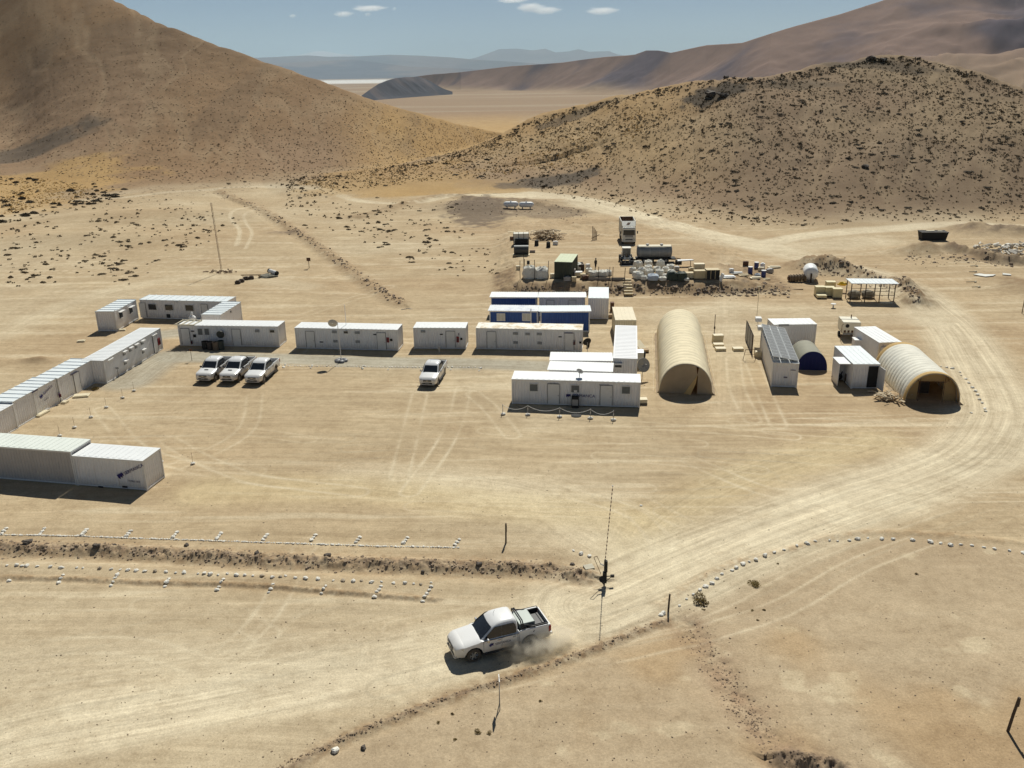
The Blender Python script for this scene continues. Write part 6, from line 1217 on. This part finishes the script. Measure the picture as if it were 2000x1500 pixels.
stones(rr_,.14,'verge_stone','whitewashed stone in the curved line along the right road verge','curved stone line on the right',flat=.75,sv=.35)
stones(resample([(540,714),(620,716),(700,716),(800,717),(940,718)],70,4),.09,'kerb_stone','tiny white stone in the row at the gravel edge behind the parked pickups','white stones at the gravel edge',jit=.05,cat='stone')
for u,v in ((556,715),(609,716),(710,717),(760,719),(882,719),(938,722)): stones([(u-2,v+3),(u+1,v-2)],.14,'kerb_stone','larger white stone ending a tick of the gravel-edge row','ticks of the gravel-edge row')
stones([(1838,716),(1849,718),(1860,720),(1875,727),(1877,733),(1886,740),(1892,748),(1899,757),(1905,764),(1909,771),(1913,780),(1918,787),(1923,798),(1897,806),(1925,803)],.16,'border_stone','small white stone in the curved line right of the tan tunnel tent','white stones right of the tan tent')
uniq=[((1120,1076),.1,'small white stone alone above the slab at the end of the ditch'),((1135,1083),.17,'white stone beside the antenna pole top, near the ditch end'),((1151,1087),.16,'white stone nearest the antenna frame'),((1252,989),.14,'lone pale stone in the yard right of the antenna whip'),((655,1467),.33,'broad pale stone on the lower road edge, nearest the bottom'),((710,1463),.2,'dark pointed stone beside the broad pale one on the lower road edge'),((1291,1201),.18,'pale stone left of the post where the stone line starts'),((813,1165),.2,'x')]
for (u,v),s,l in uniq:
    if l!='x': stones([(u,v)],s,'loose_stone',l,None,meshes=DS if 'dark' in l else WS)
# big dark rocks along the ditch, then rubble
BR=[((55,1066),.42,'large dark boulder at the left end of the ditch'),((190,1075),.34,'dark upright boulder in the ditch, second big one from the left'),((225,1068),.30,'dark boulder just right of the upright one'),((364,1066),.22,'dark boulder on the upper lip of the ditch, left half'),((502,1084),.3,'dark boulder on the ditch bank near its middle'),((640,1090),.3,'dark boulder on the ditch bank, right of the middle'),((826,1115),.24,'dark round boulder at the ditch foot, right part'),((936,1107),.3,'dark boulder at the right end of the ditch'),((608,1478),.25,'x'),((1118,1105),.2,'brown boulder by the ditch end')]
for (u,v),s,l in BR:
    if l!='x': stones([(u,v)],s*.7,'boulder',l,None,cat='boulder',meshes=DS,flat=.8)
def rubble(name,pts,sizes,meshes,mat_):
    """a spill of stones nobody could count, as one object"""
    P=at(pts[:,0],pts[:,1]); base=[]
    for me in meshes:
        v=np.empty(len(me.vertices)*3); me.vertices.foreach_get('co',v); f=[tuple(p.vertices) for p in me.polygons]; base.append((v.reshape(-1,3),f))
    V=[];Fq=[];o=0
    for i,p in enumerate(P):
        v,f=base[i%len(base)]; a=rng.uniform(0,6.28); c,s=math.cos(a),math.sin(a); sz=sizes[i]; q=v*np.array([sz*rng.uniform(.8,1.4),sz,sz*.8]); x=q[:,0]*c-q[:,1]*s; y=q[:,0]*s+q[:,1]*c
        V.append(np.stack([x+p[0],y+p[1],q[:,2]+p[2]+sz*.15],1)); Fq+=[tuple(o+k for k in ff) for ff in f]; o+=len(v)
    V=np.concatenate(V); me=bpy.data.meshes.new(name); me.from_pydata(V.tolist(),[],Fq); me.materials.append(mat_); ob=bpy.data.objects.new(name,me); return link(ob,kind='stuff')
def scatter_line(pts,n,spread,bias=0):
    P=resample(pts,400); k=rng.integers(0,400,n); q=P[k].copy(); q[:,0]+=rng.normal(0,4,n); q[:,1]+=rng.normal(bias,spread,n); return q
RB1=[rockmesh('r',s+70,DSTONE,6,4,.35) for s in range(4)]; RUBM=mat('ditch_rubble',(.26,.195,.135),.9,0,.45,1.5)
q=scatter_line([(0,1070),(150,1072),(300,1079),(500,1090),(640,1096),(800,1102),(1000,1108),(1140,1120)],1000,7,2); rubble('ditch_rubble',q,.035+.07*rng.random(len(q))**2.5,RB1,RUBM)
q=scatter_line([(540,1500),(620,1468),(700,1432),(860,1370),(1000,1325),(1150,1272),(1290,1215)],420,3.2); rubble('verge_rubble',q,.02+.05*rng.random(len(q))**2,RB1,mat('verge_rubble_mat',(.26,.19,.125),.9,0,.4,2))
q=np.concatenate([scatter_line([(1345,1222),(1400,1300),(1450,1380),(1500,1440)],520,22),scatter_line([(1530,1480),(1620,1492)],120,6)]); q[:,0]+=rng.normal(0,14,len(q)); rubble('gully_rubble',q,.018+.045*rng.random(len(q))**2.5,RB1,mat('gully_rubble_mat',(.27,.195,.13),.9,0,.4,2))
q=np.concatenate([scatter_line([(1000,568),(1150,570),(1250,565),(1400,570),(1540,568)],700,6),scatter_line([(1560,520),(1640,532),(1700,548),(1760,565),(1790,592)],380,9),scatter_line([(430,380),(500,405),(560,440),(620,478),(690,530),(740,565),(785,592)],420,4),scatter_line([(870,405),(930,400),(980,408),(1140,418)],200,10),scatter_line([(1770,500),(1830,510),(1880,505),(1980,512)],160,6)]); rubble('bank_rubble',q,.07+.2*rng.random(len(q))**3,RB1,mat('bank_rubble_mat',(.24,.18,.13),.9,0,.45,1))
q=np.stack([rng.uniform(0,2000,2600),600+900*rng.random(2600)**.7],1); rubble('loose_pebbles',q,.014+.035*rng.random(2600)**4,RB1,mat('pebble_mat',(.24,.18,.12),.9,0,.4,1))
# ================================================================ GUY ROPES OF THE TENTS AND CABIN CABLES
for tent,wd,Lt,hh in ((tz,wz,LZ,3.1),(ty,wy_,LY,3.05)):
    q=MB()
    for sd in (-1,1):
        n=7
        for k in range(n):
            y=.3+k*(Lt-.6)/(n-1); q.path([(sd*wd*.47,y,hh*.42),(sd*(wd/2+.55),y,.02)],.014,4)
    q.path([(-wd/2-.55,.3,.03),(-wd/2-.55,Lt-.3,.03)],.012,4); q.path([(wd/2+.55,.3,.03),(wd/2+.55,Lt-.3,.03)],.012,4); q.build('guy_rope',CREAM,tent)
    q=MB(); rnd=random.Random(3)
    for sd in (-1,1): q.loft([[(sd*(wd/2+.02),y,0),(sd*(wd/2+.30+rnd.uniform(-.08,.1)),y,0),(sd*(wd/2+.06),y,.16+rnd.uniform(-.04,.05))] for y in np.linspace(0,Lt,24)],0,True,True)
    q.build('earth_skirt',mat('heaped_earth',(.34,.26,.17),.95,0,.2,3),tent)
# ================================================================ SHRUBS
def shrubmesh(name,seed,m_,n=260,h=.7,w_=1.0,card=.12):
    q=random.Random(seed); vs=[];fs=[]
    lob=[(q.uniform(-.5,.5)*w_,q.uniform(-.5,.5)*w_,q.uniform(.35,.6)*w_) for _ in range(5)]
    for k in range(n):
        cx,cy,r_=lob[k%5]; t=q.uniform(0,6.283); ph=math.acos(q.uniform(0,1)); rr2=r_*q.uniform(.55,1.05); x=cx+rr2*math.sin(ph)*math.cos(t); y=cy+rr2*math.sin(ph)*math.sin(t); z=h*1.35*rr2*math.cos(ph)/w_*1.0
        a=Vector((q.gauss(0,1),q.gauss(0,1),q.gauss(0,1))).normalized(); b=a.orthogonal().normalized(); s=card*q.uniform(.6,1.5); o=len(vs); c=Vector((x,y,max(z,.03)))
        vs+=[tuple(c-a*s),tuple(c+b*s*.6),tuple(c+a*s),tuple(c-b*s*.6)]; fs.append((o,o+1,o+2,o+3))
    me=bpy.data.meshes.new(name); me.from_pydata(vs,[],fs); me.materials.append(m_); return me
SHM=mat('olive_brown_foliage',(.150,.112,.062),.9,0,.5,1.5); SHD=mat('dark_foliage',(.085,.067,.042),.9,0,.4,1.5); SHG=mat('golden_grass',(.62,.44,.17),.9,0,.3,1.5); SHO=mat('ochre_green_foliage',(.20,.14,.04),.9,0,.45,6)
S1=[shrubmesh('shrub_shape',s,SHM) for s in range(5)]; S2=[shrubmesh('shrub_shape',s+9,SHD) for s in range(3)]; S3=[shrubmesh('shrub_shape',s+19,SHO,600,.75,1.0,.07) for s in range(3)]
def shrub(u,v,s,label,group,meshes,name='shrub',cat='shrub'):
    p=at(u,v); o=bpy.data.objects.new(name,meshes[int(rng.integers(len(meshes)))]); o.location=[float(c) for c in p]; f=rng.uniform(.8,1.2); o.scale=(s*f,s,s*rng.uniform(.7,.95)); o.rotation_euler=(0,0,rng.uniform(0,6.28)); link(o,None,None,label,cat,group)
for u,v,s,l in ((1368,1172,.62,'large round olive shrub touching the curved stone line'),(1472,1140,.52,'round olive shrub standing free below the stone line'),(1790,1122,.16,'small tan shrub low in the right foreground'),(1492,1191,.15,'small tan tuft right of the round shrub'),(1469,1192,.12,'tiny tan tuft below the round shrub'),(1480,1211,.12,'tiny tuft lowest of those below the round shrub'),(933,1431,.22,'small olive shrub left of the edge-on signpost foot'),(956,1433,.18,'pale dry tuft touching the edge-on signpost foot'),(888,1446,.13,'tiny brown tuft left of the olive shrub near the bottom'),(884,1396,.14,'tiny reddish tuft below the lower road edge'),(1056,1372,.13,'tiny yellow tuft right of the edge-on signpost'),(856,1413,.15,'curled pale tuft under the lower road edge'),(1374,1190,.12,'tiny dry tuft just below the large olive shrub'),(185,762,.5,'dark green shrub at the joint of the left row'),(1437,1187,.1,'faint dry tuft between the two olive shrubs'),(1519,1100,.12,'small dark tuft just inside the curved stone line'),(1533,1100,.1,'x')):
    if l!='x': shrub(u,v,s,l,None,S3)
for u,v,s,l in ((195,560,1.2,'x'),(1212,564,.5,'round dark bush on the bank left of the steps'),(1248,561,.5,'round dark bush on the bank right of the steps'),(1395,178,5.5,'large black rocky outcrop high on the right hill'),):
    if l!='x' and 'bush' in l: shrub(u,v,s,l,None,S2)
# dark outcrops on the right hill
for u,v,s,l in ((1388,182,3.4,'broad dark rock outcrop high on the right hill'),(1412,186,2.6,'dark rock at the right end of the high outcrop'),(1465,155,1.6,'small dark rock on the right hill skyline'),(1700,118,2.4,'dark rock on the summit of the right hill'),(1725,120,2.0,'second dark rock on the summit, right of the first'),(1418,152,1.5,'pointed dark rock on the skyline above the outcrop'),(1690,330,1.5,'dark flat rock halfway up the right hill')):
    stones([(u,v)],s*.6,'outcrop',l,None,cat='rock',meshes=DS,flat=.6,sv=.05)
def pxdens(u,v):
    """shrub density over the photo, 0..1, judged by eye"""
    d=0.0
    return d
def hillside(n):
    out=[]
    sk=np.array(RH_sky,float); ft=np.array([(560,392),(700,372),(850,352),(970,350),(1050,372),(1150,395),(1250,420),(1400,440),(1600,440),(1800,432),(2000,432)],float)
    top=np.array([(560,348),(700,336),(850,308),(965,272),(1005,250),(1050,227),(1100,214)]+[tuple(p) for p in RH_sky if p[0]>1110],float)
    while len(out)<n:
        u=rng.uniform(560,2000); a=np.interp(u,top[:,0],top[:,1]); b=np.interp(u,ft[:,0],ft[:,1]); t=rng.random(); v=a+3+(b-a-3)*t**1.15
        w_=(.35+.65*(1-t))*min(1,(b-a)/150); 
        if rng.random()<w_*(.45+.55*(vnoise(np.array(u*.03),np.array(v*.06),4)>.35)): out.append((u,v))
    return np.array(out)
def region(n,poly,cl=.02,seed=3,thr=.45):
    P=np.array(poly,float); out=[]
    x0,y0=P.min(0); x1,y1=P.max(0)
    while len(out)<n:
        u,v=rng.uniform(x0,x1),rng.uniform(y0,y1); c=False; j=len(P)-1
        for i in range(len(P)):
            if (P[i,1]>v)!=(P[j,1]>v) and u<(P[j,0]-P[i,0])*(v-P[i,1])/(P[j,1]-P[i,1])+P[i,0]: c=not c
            j=i
        if c and vnoise(np.array(u*cl),np.array(v*cl*2),seed)>thr*rng.random()+.15: out.append((u,v))
    return np.array(out)
hs=hillside(4300); lf=region(330,[(60,430),(150,395),(330,385),(420,400),(470,430),(420,470),(330,500),(260,560),(0,560),(0,450)]); mid=region(200,[(480,420),(560,380),(760,380),(900,400),(860,470),(800,520),(700,470),(600,450)],.03,5); lg=region(120,[(0,345),(150,355),(260,372),(240,395),(100,420),(0,440)],.02,7,.3); nk=region(50,[(430,352),(560,345),(700,340),(900,300),(980,268),(900,330),(700,372),(560,375),(450,362)],.03,8,.2)
rt=region(60,[(800,430),(1000,470),(1000,540),(860,540)],.03,9)
allp=np.concatenate([lf,mid,lg,nk,rt,hs]); zone=np.concatenate([np.full(len(a),i) for i,a in enumerate((lf,mid,lg,nk,rt,hs))])
W3=at(allp[:,0],allp[:,1]); dist=np.linalg.norm(W3-np.array([0,0,HC]),axis=1)
size=np.where(zone==5,.26+.8*rng.random(len(dist))**5,np.where(zone==2,.5+1.3*rng.random(len(dist))**3,.28+.6*rng.random(len(dist))**3))*.85
app=size/dist; order=np.argsort(-app); big=order[:270]
def shrub_words(z_,u,v,sz):
    """kind, side and height on the slope tell the groups of look-alike shrubs apart"""
    if z_==5:
        t=np.interp(u,[p[0] for p in RH_sky],[p[1] for p in RH_sky]); f=(v-t)/(435-t); h=['near the crest','halfway up','near the foot'][int(min(2,f*3))]
        sd=['on the long left shoulder','on the left part','on the middle','on the right part'][int(np.searchsorted([1120,1400,1700],u))]
        return ('large ' if sz>.75 else 'dark ')+'shrub '+h+', '+sd+' of the right hill'
    sd={0:['at the picture edge','halfway across','close to the radio mast'][int(np.searchsorted([130,280],u))]+' on the rise at the left',1:('near the trench' if u<660 else 'towards the storage yard')+' on bare ground right of the trench',2:('upper' if v<385 else 'lower')+' part of the golden grass at the far left',3:('left' if u<700 else 'right')+' half of the pass between the two hills',4:('upper' if v<470 else 'lower')+' patch left of the storage yard'}[z_]
    return ('bushy clump ' if z_==2 else 'low brown shrub ')+('in the ' if z_>1 else '')+sd
for i in big:
    z_=int(zone[i]); me=(S2 if (z_==5 and rng.random()<.6) or z_==2 else S1); o=bpy.data.objects.new('shrub',me[int(rng.integers(len(me)))]); s=float(size[i]); o.location=[float(c) for c in W3[i]]; o.scale=(s*rng.uniform(.9,1.4),s*rng.uniform(.8,1.1),s*rng.uniform(.6,.9)); o.rotation_euler=(0,0,rng.uniform(-.4,.4)); lb_=shrub_words(z_,allp[i,0],allp[i,1],s); link(o,None,None,lb_,'shrub','shrubs: '+lb_)
def tuftfield(name,P,sizes,n,mats_,seed=0,hh=.7,card=.35,golden=0):
    N=len(P); c=np.repeat(P,n,0); s=np.repeat(sizes,n)[:,None]; g=np.random.default_rng(seed)
    d=g.normal(size=(N*n,3)); d/=np.linalg.norm(d,axis=1)[:,None]; d[:,2]=np.abs(d[:,2])*hh; ctr=c+d*s*g.uniform(.35,.95,(N*n,1))
    a=g.normal(size=(N*n,3)); a/=np.linalg.norm(a,axis=1)[:,None]; b=np.cross(a,g.normal(size=(N*n,3))); b/=np.linalg.norm(b,axis=1)[:,None]; k=s*card
    V=np.stack([ctr-a*k,ctr+b*k*.7,ctr+a*k,ctr-b*k*.7],1).reshape(-1,3); Q=np.arange(N*n*4).reshape(-1,4); o=npmesh(name,V,Q,mats_,None,False); return link(o,kind='stuff')
rest=order[270:]; tuftfield('scattered_shrubs',W3[rest],size[rest],14,[SHM],1)
# golden grass on the pass and left slope, fine speckle of tufts on both hills
g1=region(1500,[(560,350),(700,336),(850,306),(980,266),(1060,262),(1250,215),(1300,230),(1150,320),(980,345),(800,360),(620,370)],.03,12,.3); g2=region(800,[(0,345),(100,350),(170,365),(200,380),(100,400),(0,420)],.03,13,.2)
gp=np.concatenate([g1,g2]); GP=at(gp[:,0],gp[:,1]); tuftfield('golden_grass',GP,.16+.22*rng.random(len(GP)),6,[SHG],2,.6,.5)
h2=hillside(7000); HP=at(h2[:,0],h2[:,1]); tuftfield('pale_hillside_tufts',HP[::2]+.01,.2+.2*rng.random(len(HP[::2])),5,[mat('straw_tuft',(.36,.27,.15),.9,0,.3,1.5)],8,.6,.5); HP=HP[1::2]; tuftfield('hillside_tufts',HP,.18+.24*rng.random(len(HP)),5,[SHM],3,.6,.5)
sk=np.stack([rng.uniform(1000,2000,320)],1)[:,0]; SP=at(sk,np.interp(sk,[p[0] for p in RH_sky],[p[1] for p in RH_sky])+rng.uniform(3,14,320)); tuftfield('skyline_shrubs',SP,.3+.6*rng.random(320)**2,12,[SHD],4)
l2=[]
ls=np.array(LH_sky,float); lf_=np.array(LH_foot,float)
while len(l2)<5200:
    u=rng.uniform(0,980); a=max(0,np.interp(u,ls[:,0],ls[:,1])+3); b=np.interp(u,lf_[:,0],lf_[:,1])-2; v=a+(b-a)*rng.random()**.8; l2.append((u,v))
l2=np.array(l2); LP=at(l2[:,0],l2[:,1]); tuftfield('far_slope_tufts',LP,.22+.25*rng.random(len(LP)),4,[mat('sparse_brown_tuft',(.17,.125,.07),.9,0,.4,1.5)],5,.6,.45)
# ================================================================ CLOUDS
CM,nt,b=newmat('cloud_vapour'); nt.nodes.remove(b); pv=nt.nodes.new('ShaderNodeVolumePrincipled'); tc=nt.nodes.new('ShaderNodeTexCoord')
vm=nt.nodes.new('ShaderNodeVectorMath'); vm.operation='LENGTH'; nt.links.new(tc.outputs['Object'],vm.inputs[0]); n=noise_node(nt,1.9,6,.7,tc.outputs['Object']); a1=nt.nodes.new('ShaderNodeMath'); a1.operation='MULTIPLY_ADD'; a1.inputs[1].default_value=1.6; nt.links.new(n.outputs[0],a1.inputs[0]); a1.inputs[2].default_value=-.75
s1=nt.nodes.new('ShaderNodeMath'); s1.operation='SUBTRACT'; s1.inputs[0].default_value=.75; nt.links.new(vm.outputs['Value'],s1.inputs[1]); s2=nt.nodes.new('ShaderNodeMath'); s2.operation='ADD'; nt.links.new(s1.outputs[0],s2.inputs[0]); nt.links.new(a1.outputs[0],s2.inputs[1]); s3=nt.nodes.new('ShaderNodeMath'); s3.operation='MULTIPLY'; s3.use_clamp=False; s3.inputs[1].default_value=.006; mx_=nt.nodes.new('ShaderNodeMath'); mx_.operation='MAXIMUM'; mx_.inputs[1].default_value=0; nt.links.new(s2.outputs[0],mx_.inputs[0]); nt.links.new(mx_.outputs[0],s3.inputs[0]); nt.links.new(s3.outputs[0],pv.inputs['Density']); pv.inputs['Color'].default_value=(1,1,1,1); pv.inputs['Anisotropy'].default_value=.55
nt.links.new(pv.outputs[0],nt.nodes['Material Output'].inputs['Volume'])
for k,(u,v,wu,hv) in enumerate(((720,16,34,4),(670,27,20,4),(718,28,8,3),(770,17,5,2.5),(571,31,8,3),(1035,14,28,6),(1065,20,30,5),(1000,1,30,3),(1175,21,32,5))):
    d=ray(u,v); D=62000/d[1]; c=d*D; pxm=62000/F*1.0
    o=MB().blob((0,0,0),1,1,1,0,1,0,14,10).build('cloud',CM,None,kind='structure'); o.location=(float(c[0]),float(c[1]),float(c[2]+HC)); o.scale=(wu*pxm*1.15,wu*pxm*.7,hv*pxm*1.7)
    if o.location.z-o.scale.z<3450: pass
# ================================================================ AIR
hz=MB().box(-99000,99000,-20000,115000,ZB-1.5,3400); m,nt,b=newmat('air'); nt.nodes.remove(b)
pv=nt.nodes.new('ShaderNodeVolumePrincipled'); pv.inputs['Color'].default_value=(.62,.82,.96,1); pv.inputs['Density'].default_value=1.4e-5; pv.inputs['Anisotropy'].default_value=0
nt.links.new(pv.outputs[0],nt.nodes['Material Output'].inputs['Volume'])
hz.build('haze',m,kind='stuff')
